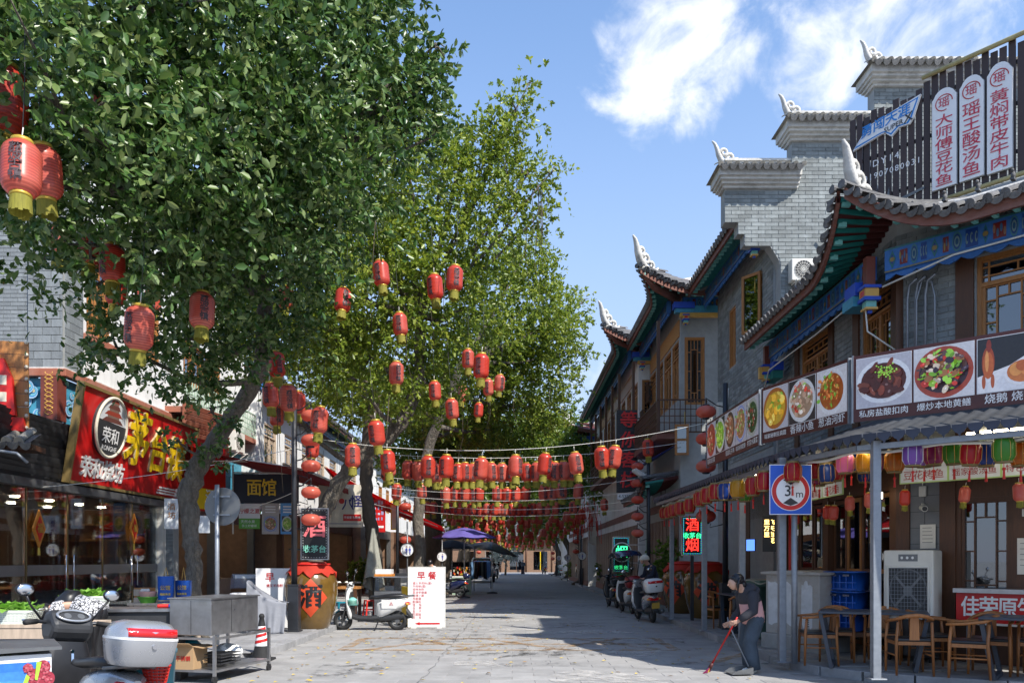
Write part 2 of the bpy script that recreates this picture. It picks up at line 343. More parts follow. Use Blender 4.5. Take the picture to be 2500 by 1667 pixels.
    def sheet(s,fn,nu,nv,smooth=True):
        vs=[fn(i/nu,j/nv)for j in range(nv+1)for i in range(nu+1)]
        o=s.s;s.s=smooth;s.add(vs,[(j*(nu+1)+i,j*(nu+1)+i+1,(j+1)*(nu+1)+i+1,(j+1)*(nu+1)+i)for j in range(nv)for i in range(nu)]);s.s=o;return s
    def loft(s,rings,cap=True):          # rings: lists of equal numbers of points
        n=len(rings[0]);vs=[p for r in rings for p in r];k=len(rings)
        fs=[(i*n+j,i*n+(j+1)%n,(i+1)*n+(j+1)%n,(i+1)*n+j)for i in range(k-1)for j in range(n)]
        o=s.s;s.s=True;s.add(vs,fs);s.s=o
        if cap:s.add(rings[0],[tuple(range(n))[::-1]]);s.add(rings[-1],[tuple(range(n))])
        return s
    def mesh(s,name,mats):
        me=bpy.data.meshes.new(name);me.from_pydata(s.v,[],s.f)
        for m in([mats]if isinstance(mats,str)else mats):me.materials.append(M[m])
        if s.f:
            if max(s.mi):me.polygons.foreach_set('material_index',s.mi)
            me.polygons.foreach_set('use_smooth',s.sm)
            if any(c!=(1,1,1)for c in s.co):
                at=me.color_attributes.new('Col','FLOAT_COLOR','CORNER');buf=[]
                for f,c in zip(s.f,s.co):buf+=[c[0],c[1],c[2],1.0]*len(f)
                at.data.foreach_set('color',buf)
        me.update();return me
    def out(s,name,mats,par=None,bev=0,sub=0,label=None,kind=None,solid=0):
        o=link(name,s.mesh(name,mats),par)
        if solid:md=o.modifiers.new('s','SOLIDIFY');md.thickness=solid;md.offset=0
        if bev:md=o.modifiers.new('b','BEVEL');md.width=bev;md.segments=2;md.limit_method='ANGLE'
        if sub:md=o.modifiers.new('u','SUBSURF');md.levels=sub;md.render_levels=sub
        if label:o['label']=label
        if kind:o['kind']=kind
        return o
def link(name,data,par=None,mtx=None):
    o=bpy.data.objects.new(name,data);C.objects.link(o)
    if par is not None:o.parent=par
    if mtx is not None:o.matrix_basis=mtx
    return o
def tag(o,label,cat,group=None):
    o['label']=label;o['category']=cat
    if group:o['group']=group
    return o
def thing(name,label,cat,loc=(0,0,0),rz=0,group=None):
    o=link(name,None);o.location=loc;o.rotation_euler=(0,0,rz);o.empty_display_size=.2
    return tag(o,label,cat,group)
def struct(o):o['kind']='structure';return o
def dup(root,loc,rz,label,group=None):
    r=root.copy();C.objects.link(r);r.location=loc;r.rotation_euler=(0,0,rz);r['label']=label
    if group:r['group']=group
    for ch in list(root.children):
        c=ch.copy();C.objects.link(c);c.parent=r
        for g in list(ch.children):
            d=g.copy();C.objects.link(d);d.parent=c
    return r
_tx={}
def text_mb(body,size,bold=.0,ext=.0,align='CENTER',vert=False,shear=0,gap=1.0,line=1.0,sx=1.0):
    """lettering as geometry in the local XZ plane, facing -Y"""
    key=(body,align,vert,shear,gap,line)
    if key not in _tx:
        cu=bpy.data.curves.new('t','FONT');cu.body='\n'.join(body)if vert else body
        cu.align_x=align;cu.align_y='CENTER';cu.resolution_u=2;cu.shear=shear;cu.space_character=gap;cu.space_line=line
        o=bpy.data.objects.new('t',cu);me=bpy.data.meshes.new_from_object(o)
        _tx[key]=([tuple(v.co)for v in me.vertices],[tuple(p.vertices)for p in me.polygons])
        bpy.data.objects.remove(o);bpy.data.meshes.remove(me);bpy.data.curves.remove(cu)
    return _tx[key]
def text(body,size,mat,par,x=0,y=0,z=0,T=None,name='lettering',ext=0.004,sx=1.0,side=None,**kw):
    vs,fs=text_mb(body,size,**kw);mb=MB(T or I4);mats=[mat];bo=kw.get('bold',0)*size*.55
    for k,(dx,dz)in enumerate([(0,0),(bo,0),(-bo,0),(0,bo),(0,-bo),(bo*.7,bo*.7),(-bo*.7,-bo*.7),(bo*.7,-bo*.7),(-bo*.7,bo*.7)]if bo>.0004 else[(0,0)]):
      pts=[(x+v[0]*size*sx+dx,y-ext-.00025*k,z+v[1]*size+dz)for v in vs];mb.m=0;mb.add(pts,fs)
      if ext>.006:                                       # raised letters: walls round the outline
          cnt={}
          for f in fs:
              for a,b in zip(f,f[1:]+f[:1]):cnt[(a,b)]=1
          mats=[mat,side or mat];mb.m=1
          edges=[(a,b)for a,b in cnt if(b,a)not in cnt]
          for a,b in edges:
              pa,pb=pts[a],pts[b];mb.add([pa,pb,(pb[0],y,pb[2]),(pa[0],y,pa[2])],[(1,0,3,2)])
    return mb.out(name,mats,par)
def arc(cx,cz,r,a0,a1,n):return[(cx+r*math.cos(R(a0+(a1-a0)*i/n)),cz+r*math.sin(R(a0+(a1-a0)*i/n)))for i in range(n+1)]
def ell2(cx,cz,rx,rz,n=24):return[(cx+rx*math.cos(2*PI*i/n),cz+rz*math.sin(2*PI*i/n))for i in range(n)]
ORD=['first','second','third','fourth','fifth','sixth','seventh','eighth','ninth','tenth','eleventh','twelfth','thirteenth','fourteenth','fifteenth','sixteenth','seventeenth','eighteenth','nineteenth','twentieth','twenty-first','twenty-second','twenty-third','twenty-fourth']
def at(px,py,Y):return Vector(((px-1250)/FPX*Y,Y,1.6+(1366-py)/FPX*Y))

# ================================================================== GROUND
g=MB();g.box(-600,600,-400,900,-.5,-.03);struct(g.out('ground','concrete'))
pm('road_base',(.26,.253,.245),.9,var=.2,dirt=.4,dirtcol=(.1,.1,.1),dsc=.5,bump=.3)
pm('slab',(.288,.283,.277),.8,rnd=.09,var=.22,scale=2,dirt=.55,dirtcol=(.38,.37,.35),dsc=.45,bump=.25,bsc=30,world=True)
pm('pave',(.27,.27,.275),.8,rnd=.16,var=.2,scale=4,dirt=.35,dirtcol=(.12,.12,.12),dsc=1.2,bump=.25,world=True)
pm('kerb',(.28,.28,.285),.85,rnd=.15,var=.25,dirt=.45,dirtcol=(.11,.11,.11),dsc=2,bump=.4)
pm('cement',(.42,.41,.39),.9,var=.15,dirt=.3,dirtcol=(.25,.24,.23),bump=.3)
def worn(name,col,lo,hi):
    m=pm(name,col,.8,var=.2);t=m.node_tree;b=t.nodes['Principled BSDF']
    n=t.nodes.new('ShaderNodeTexNoise');n.inputs['Scale'].default_value=3.2;n.inputs['Detail'].default_value=10;n.inputs['Roughness'].default_value=.72
    tcn=t.nodes.new('ShaderNodeTexCoord');t.links.new(tcn.outputs['Object'],n.inputs['Vector'])
    mr=t.nodes.new('ShaderNodeMapRange');mr.inputs['From Min'].default_value=lo;mr.inputs['From Max'].default_value=hi;mr.inputs['To Max'].default_value=.75
    t.links.new(n.outputs['Fac'],mr.inputs['Value']);t.links.new(mr.outputs[0],b.inputs['Alpha'])
worn('worn_yellow',(.42,.26,.12),.4,.6);worn('worn_white',(.55,.53,.5),.42,.6);worn('stain',(.12,.118,.115),.5,.68)
rd=MB();rd.box(-60,60,-20,8.4,-.3,0);rd.box(-4.4,4.4,8.4,140,-.3,0);rd.box(-60,-4.4,8.4,13,-.3,0);rd.box(4.4,60,8.4,12,-.3,0)
rd.box(-60,-4.4,88,110,-.3,0);rd.box(4.4,60,88,110,-.3,0)
road=struct(rd.out('road','road_base'))
def slab_mesh(w,d,t,mat,name='slab'):
    b=MB();e=.0035
    b.add([(-w/2,-d/2,0),(w/2,-d/2,0),(w/2,d/2,0),(-w/2,d/2,0),(-w/2+e,-d/2+e,t),(w/2-e,-d/2+e,t),(w/2-e,d/2-e,t),(-w/2+e,d/2-e,t)],
          [(4,5,6,7),(0,1,5,4),(1,2,6,5),(2,3,7,6),(3,0,4,7)]);return b,b.mesh(name,mat)
sb,sm_=slab_mesh(.597,.297,.006,'slab')
rest=MB();cnt=0;row=0;y=9.9
while y<32:
    off=.3*(row%2)
    for i in range(-8,8):
        x=i*.6+off
        if abs(x)>4.0:continue
        hz=random.uniform(-.001,.001)
        if cnt<300:link('paving_slab',sm_,road,Matrix.Translation((x,y,hz)));cnt+=1
        else:rest.T=Matrix.Translation((x,y,hz));rest.add(sb.v,sb.f)
    y+=.3;row+=1
rest.out('paving_slabs','slab',road,kind='stuff')
wk=MB()
def strip(p,q,w,z):
    p=Vector((*p,z));q=Vector((*q,z));d=(q-p).normalized();n=Vector((-d.y,d.x,0))*w/2
    wk.add([p-n,q-n,q+n,p+n],[(0,1,2,3)])
for p,q in[((-3,14.1),(2.9,14.1)),((-3,16.2),(2.9,16.2)),((-3,14.1),(-3,16.2)),((2.9,14.1),(2.9,16.2)),((-2.6,14.1),(-1.2,16.2)),((-1,14.1),(.6,16.2)),((.6,14.1),(2.2,16.2)),((-.6,14.1),(-2,16.2)),((1,14.1),(-.6,16.2)),((2.7,14.1),(1.2,16.2)),((-1.9,15.1),(2.6,15.1)),((3.1,12.4),(4,13.6))]:strip(p,q,.19,.0125)
wk.out('worn_hatching','worn_yellow',road)
def patch(pts,mat,z=.014,name='patch',jit=.08,n=3):
    out=[];k=len(pts)
    for i in range(k):
        a,b=Vector(pts[i]),Vector(pts[(i+1)%k])
        for j in range(n):p=a.lerp(b,j/n);out.append((p.x+random.uniform(-jit,jit),p.y+random.uniform(-jit,jit),z))
    m=MB();m.add(out,[tuple(range(len(out)))]);m.out(name,mat,road)
patch([(.6,10.3),(2.0,10.3),(1.6,11.2),(1.0,11.5),(.45,11.0)],'worn_white')
patch([(-.95,12.0),(-.2,12.0),(-.35,12.7),(-.8,12.5)],'worn_white',.0142)
patch([(1.0,17.2),(2.6,17.2),(2.5,18.0),(1.1,18)],'worn_white',.0144)
patch([(-.5,17.9),(.5,17.9),(.55,18.5),(-.3,18.6)],'worn_white',.0146)
patch([(1.8,13.3),(2.5,13.2),(2.6,14.0),(1.7,13.9)],'worn_white',.0148)
patch([(-.05,20.6),(.35,20.6),(.35,22.0),(-.05,22)],'worn_white',.0149,jit=.03)
for k in range(14):
    cx,cy=random.uniform(-3.4,3.6),random.uniform(11,34);w,h=random.uniform(.4,1.3),random.uniform(.3,.9)
    patch([(cx-w,cy-h),(cx+w,cy-h*.7),(cx+w*.8,cy+h),(cx-w*.7,cy+h*.8)],'stain',.0152+k*.0003,'stain',.2,4)
ck=MB()
def crack(a,b,w,n):
    a,b=Vector((*a,.0205)),Vector((*b,.0205));pts=[a.lerp(b,i/n)+Vector((random.uniform(-.03,.03),random.uniform(-.05,.05),0))for i in range(n+1)]
    d=(b-a).normalized();nn=Vector((-d.y,d.x,0))
    for p,q in zip(pts,pts[1:]):
        e=w*random.uniform(.4,1);ck.add([p-nn*e,q-nn*e,q+nn*e,p+nn*e],[(0,1,2,3)])
crack((-3.3,13.7),(3.6,13.4),.009,30);crack((-1.2,10.0),(-1.0,25),.004,60);crack((-3.8,18.4),(-.5,18.2),.016,12);crack((.2,12.1),(3.2,11.4),.006,10)
ck.out('crack','black',road)
# fallen leaves on the paving
fl=MB()
for k in range(420):
    x,y=random.uniform(-3.9,3.9),9.8+abs(random.gauss(0,14))
    if random.random()<.55:x=-abs(x)
    if y>80:continue
    a=random.uniform(0,PI);u=Vector((math.cos(a),math.sin(a),0))*.045;v=Vector((-u.y,u.x,0))*.45;p=Vector((x,y,.024));h=Vector((0,0,.012))
    fl.m=random.choice([0,0,1]);fl.add([p-u,p+v+h,p+u,p-v+h*.5],[(0,1,2),(0,2,3)])
pm('leaf_yellow',(.5,.36,.06),.7);pm('leaf_brown',(.3,.17,.06),.8)
o=fl.out('fallen_leaves',['leaf_yellow','leaf_brown']);o['kind']='stuff';tag(o,'small yellow fallen leaves scattered over the paving','leaves')

KR=[(4.0,88),(4.0,60),(4.0,40),(4.0,25),(4.0,12.4),(4.06,11.7),(4.25,11.1),(4.6,10.6),(5.1,10.25),(6,9.8),(9,8.6),(30,2)]
KL=[(-4.0,88),(-4.0,60),(-4.0,40),(-4.0,25),(-4.0,14.0),(-4.06,13.3),(-4.3,12.7),(-4.75,12.3),(-5.6,12.1),(-9,12.0),(-30,12.0)]
def pavement(name,K,side):
    w=30*side;mb=MB();n=len(K)
    top=[(x+.0*side,y,.118)for x,y in K]+([(30,88,.118)]if side>0 else[(-30,88,.118)])
    mb.add(top,[tuple(range(len(top)))[::(-1 if side>0 else 1)]])
    p=struct(mb.out(name,'concrete'));pts=[Vector((x,y,0))for x,y in K]
    near=[]
    for a,b in zip(pts,pts[1:]):                   # kerb stones
        L=(b-a).length;k=max(1,round(L/.8))
        for i in range(k):
            c=a.lerp(b,(i+.5)/k)
            if c.y<8 or abs(c.x)>9:continue
            near.append((c,math.atan2((b-a).y,(b-a).x),L/k))
    near.sort(key=lambda t:t[0].y)
    for c,ang,L in near[:160]:
        m=MB();m.cb((0,0,.055),(L-.012,.15,.135));m.T=I4
        o=m.out('kerb_stone','kerb',p,bev=.012);o.location=c+Vector((.075*side,0,random.uniform(-.004,.004)));o.rotation_euler=(0,0,ang)
    return p
pav_r=pavement('pavement_right',KR,1);pav_l=pavement('pavement_left',KL,-1)
pb,pmesh=slab_mesh(.392,.392,.012,'pave')
for j in range(30):
    for i in range(5):
        x,y=4.36+i*.4,10.9+j*.4
        if y<12 and x<5.0-.25*(y-10):continue
        link('paving_slab',pmesh,pav_r,Matrix.Translation((x,y,.118)))
lb=MB()
for j in range(34):
    for i in range(13):
        x,y=-4.36-i*.4,12.9+j*.4
        if i<9 and j<22:link('paving_slab',pmesh,pav_l,Matrix.Translation((x,y,.118)))
        else:lb.T=Matrix.Translation((x,y,.118));lb.add(pb.v,pb.f)
lb.out('paving_slabs','pave',pav_l,kind='stuff')

# ================================================================== BUILDING KIT
def brick_face(par,T,spans,z0,z1,L,H,mat,nobj=300,y=0,jt=.012,holes=(),name='brick'):
    """courses of bricks over a face; spans(z) -> (x0, x1) of the wall at that height"""
    full=MB();d=.014;w,h=L-jt,H-jt
    full.add([(-w/2,-d,-h/2),(w/2,-d,-h/2),(w/2,-d,h/2),(-w/2,-d,h/2),(-w/2,0,-h/2),(w/2,0,-h/2),(w/2,0,h/2),(-w/2,0,h/2)],[(0,1,2,3),(4,5,1,0),(5,6,2,1),(6,7,3,2),(7,4,0,3)])
    me=full.mesh(name,mat);rest=MB(T);n=0;r=0;z=z0+H/2
    while z<z1-H/3:
        sp=spans(z)
        if sp:
            a,b=sp;k=math.floor(a/L)-1
            while True:
                x0=(k+(.5 if r%2 else 0))*L;x1=x0+L;k+=1
                if x0>=b:break
                if x1<=a:continue
                xa,xb=max(x0,a),min(x1,b)
                if xb-xa<.05:continue
                cx=(xa+xb)/2
                if any(hx0-.02<xb and xa<hx1+.02 and hz0-.01<z+H/2 and z-H/2<hz1+.01 for hx0,hx1,hz0,hz1 in holes):
                    # trim against openings
                    ok=[]
                    cur=[(xa,xb)]
                    for hx0,hx1,hz0,hz1 in holes:
                        if not(hz0<z+H/4 and z-H/4<hz1):continue
                        nx=[]
                        for p,q in cur:
                            if hx1<=p or hx0>=q:nx.append((p,q));continue
                            if p<hx0:nx.append((p,hx0))
                            if q>hx1:nx.append((hx1,q))
                        cur=nx
                    segs=cur
                else:segs=[(xa,xb)]
                for p,q in segs:
                    if q-p<.03:continue
                    dy=random.uniform(-.003,.003)
                    if q-p>L*.98 and n<nobj and random.random()<.6:
                        link(name,me,par,T@Matrix.Translation(((p+q)/2,y+dy,z)));n+=1
                    else:rest.box(p+jt/2,q-jt/2,y-d+dy,y,z-H/2+jt/2,z+H/2-jt/2)
        z+=H;r+=1
    if rest.v:rest.out(name+'work',mat,par,kind='stuff')
def half_tile(r=.062,L=1.2,n=7):
    b=MB();rings=[]
    for yy in(0,L):
        rings.append([(r*math.cos(PI*j/(n-1)),yy,r*math.sin(PI*j/(n-1)))for j in range(n)])
    vs=rings[0]+rings[1];b.s=True;b.add(vs,[(j+1,j,n+j,n+j+1)for j in range(n-1)]);b.s=False
    k=12;dsk=[(r*1.08*math.cos(2*PI*j/k),-.012,r*1.08*math.sin(2*PI*j/k))for j in range(k)];d2=[(p[0],.03,p[2])for p in dsk]
    b.add(dsk+d2,[tuple(range(k))]+[(i,i+k,(i+1)%k+k,(i+1)%k)for i in range(k)]);return b
def drip_tile(w=.2,h=.085,L=.5):
    b=MB();n=8;up=[(-w/2+w*i/n,.018*(2*i/n-1)**2)for i in range(n+1)];lo=[(w/2-w*i/n,-h*math.sin(PI*i/n)**.6)for i in range(1,n)]
    b.prism(up+lo,-.03,-.012)
    b.add([(-w/2,-.012,.018),(w/2,-.012,.018),(w/2,L,.018),(-w/2,L,.018),(0,-.012,0),(0,L,0)],[(0,4,5,3),(4,1,2,5)]);return b
def orient(p,d,up=Vector((0,0,1))):
    d=Vector(d).normalized();x=d.cross(up).normalized();z=x.cross(d)
    return Matrix(((x.x,d.x,z.x,p[0]),(x.y,d.y,z.y,p[1]),(x.z,d.z,z.z,p[2]),(0,0,0,1)))
TL=half_tile(.062,1.3).mesh('cover_tile','tile');DL=drip_tile().mesh('drip_tile','tile')
TS=half_tile(.05,.42).mesh('cover_tile','tile_worn');DS=drip_tile(.17,.11,.38).mesh('drip_tile','tile')
def painted_band(par,T,x0,x1,y,z0,z1,name='painted_beam',th=.12,style=0):
    """carved and painted beam: body box with proud painted motifs"""
    b=MB(T);b.box(x0,x1,y,y+th,z0,z1);bo=b.out(name,'beam_blue',par)
    p=MB(T);h=z1-z0;x=x0+.04;k=0;yy=y-.004
    def q(a,b_,c,d,col):p.c=col;p.flat([(a,c),(b_,c),(b_,d),(a,d)],yy)
    q(x0,x1,z0+.004,z0+h*.07,(.42,.33,.12));q(x0,x1,z1-h*.08,z1-.004,(.08,.3,.28))
    while x<x1-.1:
        w=min(random.choice([.15,.2,.12]),x1-x);c=x+w/2;cz=(z0+z1)/2;m=k%4
        if m==0:
            p.c=(.05,.3,.33);p.flat([(x+.02,cz),(c,z0+h*.12),(x+w-.02,cz),(c,z1-h*.12)],yy-.001)
            p.c=(.03,.08,.42);p.flat([(x+w*.25,cz),(c,z0+h*.28),(x+w*.75,cz),(c,z1-h*.28)],yy-.002)
            p.c=(.5,.36,.12);p.flat(ell2(c,cz,h*.1,h*.1,10),yy-.003)
        elif m==1:
            p.c=(.36,.03,.025);p.flat([(x+.02,z0+h*.2),(x+w-.02,z0+h*.2),(x+w-.02,z1-h*.2),(x+.02,z1-h*.2)],yy-.001)
            for a in range(4):p.c=random.choice([(.55,.3,.2),(.1,.25,.5),(.55,.42,.12)]);p.flat(ell2(x+w*(.16+.22*a),cz+h*.08*(-1)**a,w*.09,h*.17,9),yy-.002-.0005*a)
        elif m==2:
            for a,cl in enumerate([(.1,.36,.44),(.02,.1,.38),(.3,.48,.5),(.02,.14,.34)]):p.c=cl;p.flat(ell2(c,cz,w*(.44-.1*a),h*(.4-.09*a),14),yy-.001-.001*a)
        else:
            q(x+.02,x+w-.02,z0+h*.15,z1-h*.15,(.015,.09,.46))
            for a in range(3):p.c=(.28,.46,.52);p.flat(ell2(x+w*(.2+.3*a),cz,w*.1,h*.22,10),yy-.002);p.c=(.015,.09,.46);p.flat(ell2(x+w*(.2+.3*a)+.006,cz+.005,w*.06,h*.13,10),yy-.003)
        x+=w+.015;k+=1
    p.co=[tuple(q*.42 for q in c)for c in p.co];p.out('painted_motif','print',bo)
    return bo
def scallop(mb,x0,x1,y,z0,th=.03,h=.1):      # carved apron under a beam
    n=max(2,round((x1-x0)/.3));pts=[(x0,z0)]
    for i in range(n):
        a=x0+(x1-x0)*i/n;w=(x1-x0)/n
        pts+=[(a+w*t,z0-h*(.35+.65*abs(math.cos(PI*t))))for t in(0,.25,.5,.75)]
    pts+=[(x1,z0-h),(x1,z0)];mb.prism(pts,y,y+th)
def hang_post(par,T,x,y,z,s=1.0):
    b=MB(T);b.m=0;b.box(x-.06*s,x+.06*s,y-.06*s,y+.06*s,z-.1,z+.45*s);o=b.out('hanging_post','maroon_post',par)
    c=MB(T);
    for m,w,za,zb in[(1,.12,.04,.0),(0,.095,0,-.12),(1,.115,-.12,-.17),(2,.07,-.17,-.26),(0,.085,-.26,-.29),(1,.03,-.29,-.33)]:c.m=m;c.box(x-w*s,x+w*s,y-w*s,y+w*s,z+zb*s,z+za*s)
    c.m=3;c.box(x-.06*s,x+.06*s,y-.1*s,y-.097*s,z-.095*s,z-.025*s)
    c.out('painted_capital',['gold_paint','blue','mint','red'],o)
def eave(par,T,x0,x1,over,z,slope,l0=0,l1=0,e0=0,e1=0,sp=.21,wall=.3,fl=2.0,beam=True,inner=1.1,tl=True):
    X0,X1=x0-e0,x1+e1
    g0,g1=(e-over if e>over else .22*l for e,l in((e0,l0),(e1,l1)))
    def edge(x):
        a,c=max(0,1-(x-X0)/fl)**2.0,max(0,1-(X1-x)/fl)**2.0
        return Vector((x,-over-g0*a-g1*c,z+l0*a+l1*c))
    def inn(x):
        xx=x0+(x-X0)/(X1-X0)*(x1-x0);e=edge(x);return Vector((xx,inner-over,z+slope*inner+.35*(e.z-z)))
    n=max(4,int((X1-X0)/.15));xs=[X0+(X1-X0)*i/n for i in range(n+1)]
    b=MB(T);up=Vector((0,0,.07))
    b.sheet(lambda u,v:edge(X0+(X1-X0)*u).lerp(inn(X0+(X1-X0)*u),v)+up,n,3,False);b.out('roof_deck','maroon',par,solid=.03)
    ra=MB(T);rb=MB(T);re=MB(T);k=int((X1-X0)/.125)
    for i in range(k+1):
        x=X0+(X1-X0)*i/k;e,q=edge(x),inn(x);m=e.lerp(q,.5);off=Vector((0,0,.02))
        ra.bar(e+off+(q-e)*.03,m+off,.055,.06);rb.bar(m+off,q+off,.055,.06)
        if i%2:re.cb(e+(q-e).normalized()*.12+Vector((0,0,-.035)),(.06,.12,.075))
    ra.out('eave_rafters','teal',par,kind='stuff');rb.out('inner_rafters','maroon',par,kind='stuff');re.out('rafter_ends','mint',par,kind='stuff')
    f=MB(T);vs=[]
    for x in xs:
        e=edge(x);vs+=[e+Vector((0,-.03,-.03)),e+Vector((0,-.03,.15)),e+Vector((0,.02,-.03)),e+Vector((0,.02,.15))]
    f.add(vs,[q for i in range(n)for q in[(4*i,4*i+4,4*i+5,4*i+1),(4*i+2,4*i+3,4*i+7,4*i+6),(4*i,4*i+2,4*i+6,4*i+4),(4*i+1,4*i+5,4*i+7,4*i+3)]]);f.out('fascia_board','fascia',par)
    if tl:
        k=max(2,round((X1-X0)/sp))
        for i in range(k+1):
            x=X0+(X1-X0)*i/k;e,q=edge(x),inn(x);d=q-e;p=e+Vector((0,-.1,.17))
            link('cover_tile',TL,par,T@orient(p,d+Vector((0,.001,0))))
            if i<k:
                x2=x+(X1-X0)/k/2;e,q=edge(x2),inn(x2);link('drip_tile',DL,par,T@orient(e+Vector((0,-.085,.155)),q-e))
    if beam:
        zb=z+slope*(over*.45)-.02;painted_band(par,T,x0,x1,-over*.5,zb-.42,zb-.06)
        s=MB(T);scallop(s,x0,x1,-over*.5+.03,zb-.42);s.out('carved_apron','beam_blue',par)
    return edge
def finial(par,T,s=1.0,name='ridge_finial'):
    """curled plaster horn with scrolls, pointing to -x and up"""
    b=MB(T);horn=[(.30,0,-.06),(.12,0,.02),(-.02,0,.16),(-.1,0,.34),(-.14,0,.5),(-.2,0,.64),(-.28,0,.72)]
    b.tube([Vector(p)*s for p in horn],[.12*s,.12*s,.11*s,.095*s,.078*s,.058*s,.025*s],8,.75)
    def curl(cx,cz,r,a0,turns,r0):
        pts=[(cx+r*(1-t*.75)*math.cos(a0+turns*2*PI*t),0,cz+r*(1-t*.75)*math.sin(a0+turns*2*PI*t))for t in[i/14 for i in range(15)]]
        b.tube([Vector(p)*s for p in pts],[r0*s*(1-.4*i/14)for i in range(15)],6,1)
    curl(.06,.38,.12,PI,-1.2,.05);curl(.22,.22,.14,PI*.9,-1.2,.055);curl(.44,.1,.11,PI*.8,-1.1,.05)
    b.tube([Vector(p)*s for p in[(.2,0,.02),(.45,0,0),(.62,0,.03),(.7,0,.12)]],[.07*s,.06*s,.05*s,.02*s],6)
    return b.out(name,'trim',par)
def lattice_win(par,T,x0,x1,z0,z1,y=0,leaves=2,transom=True,mat='wood',gm='glass_dark',back=True,fw=.06,style=0):
    f=MB(T);f.box(x0,x0+fw,y-.05,y+.06,z0,z1);f.box(x1-fw,x1,y-.05,y+.06,z0,z1);f.box(x0+fw,x1-fw,y-.05,y+.06,z1-fw,z1);f.box(x0+fw,x1-fw,y-.05,y+.06,z0,z0+fw)
    zt=z1-(z1-z0)*.28 if transom else z1-fw
    if transom:f.box(x0+fw,x1-fw,y-.048,y+.058,zt,zt+.05)
    l=MB(T);p=MB(T);w=(x1-x0-2*fw)/leaves;t=.022
    zones=[]
    for i in range(leaves):
        a,b=x0+fw+w*i,x0+fw+w*(i+1)
        f.box(a,a+.045,y-.03,y+.02,z0+fw,zt);f.box(b-.045,b,y-.03,y+.02,z0+fw,zt)
        lo=z0+fw+(.3*(zt-z0)if style==1 else 0)
        if style==1:f.box(a+.045,b-.045,y-.01,y+.02,z0+fw,lo)
        zones.append((a+.045,b-.045,lo,zt))
    if transom:zones.append((x0+fw,x1-fw,zt+.05,z1-fw))
    for a,b,c,d in zones:
        W,H=b-a,d-c;m=min(W,H)*.22;yy0,yy1=y-.014,y+.008
        l.box(a,b,yy0,yy1,c,c+t);l.box(a,b,yy0,yy1,d-t,d)
        l.box(a+m,a+m+t,yy0-.002,yy1,c,d);l.box(b-m-t,b-m,yy0-.002,yy1,c,d)
        if H>W:
            for q in(.2,.5,.8):l.box(a,a+m,yy0,yy1,c+H*q-t/2,c+H*q+t/2);l.box(b-m,b,yy0,yy1,c+H*q-t/2,c+H*q+t/2)
            for q in(.16,.84):l.box(a+m,b-m,yy0,yy1,c+H*q-t/2,c+H*q+t/2)
            l.box((a+b)/2-t/2,(a+b)/2+t/2,yy0-.003,yy1,c,c+H*.16);l.box((a+b)/2-t/2,(a+b)/2+t/2,yy0-.003,yy1,c+H*.84,d)
        else:
            for q in(.3,.7):l.box(a,b,yy0,yy1,c+H*q-t/2,c+H*q+t/2)
            for q in(.33,.5,.67):l.box(a+W*q-t/2,a+W*q+t/2,yy0-.002,yy1,c+H*.3,c+H*.7)
        p.box(a-.01,b+.01,y+.012,y+.018,c-.01,d+.01)
    o=f.out('window',mat,par);l.out('lattice',mat,o);p.out('pane',gm,o)
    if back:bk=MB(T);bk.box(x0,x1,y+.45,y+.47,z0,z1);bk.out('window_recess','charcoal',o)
    return o
def wall_holes(mb,x0,x1,z0,z1,y0,y1,holes):   # solid wall with rectangular openings, built from butted boxes
    xs=sorted({x0,x1,*[h[0]for h in holes],*[h[1]for h in holes]});xs=[x for x in xs if x0<=x<=x1]
    for a,b in zip(xs,xs[1:]):
        if b-a<1e-4:continue
        hs=sorted([(h[2],h[3])for h in holes if h[0]<=a+1e-5 and h[1]>=b-1e-5]);z=z0
        for c,d in hs:
            if c>z:mb.box(a,b,y0,y1,z,c)
            z=d
        if z<z1:mb.box(a,b,y0,y1,z,z1)
def ac_unit(name,label,T,s=1.0,group='air conditioner units'):
    o=link(name,None);o.matrix_world=T;tag(o,label,'air conditioner',group)
    b=MB();b.box(-.4*s,.4*s,-.3*s,0,0,.56*s);b.out('casing','offwhite',o,bev=.015)
    b=MB();b.cyl((-.1*s,-.302*s,.28*s),(-.1*s,-.306*s,.28*s),.23*s,n=24);b.out('fan_opening','charcoal',o)
    b=MB()
    for k in range(9):a=k*PI/9;b.bar((-.1*s-.23*s*math.cos(a),-.315*s,.28*s-.23*s*math.sin(a)),(-.1*s+.23*s*math.cos(a),-.315*s,.28*s+.23*s*math.sin(a)),.006,.006)
    for r in(.08,.16,.23):b.tube([(-.1*s+r*s*math.cos(2*PI*i/20),-.318*s,.28*s+r*s*math.sin(2*PI*i/20))for i in range(20)],.004,4,close=True)
    b.out('fan_guard','offwhite',o)
    b=MB();b.bar((-.3*s,.0,-.02),(-.3*s,-.42*s,-.02),.03);b.bar((.3*s,.0,-.02),(.3*s,-.42*s,-.02),.03);b.bar((-.3*s,0,-.3*s),(-.3*s,-.38*s,-.03),.02);b.bar((.3*s,0,-.3*s),(.3*s,-.38*s,-.03),.02);b.out('bracket','offwhite',o)
    b=MB();b.tube([(.41*s,-.1,.1*s),(.55*s,-.08,.12*s),(.6*s,-.03,.3*s),(.6*s,.0,1.0*s)],.02,6);b.out('pipe','offwhite',o)
    return o

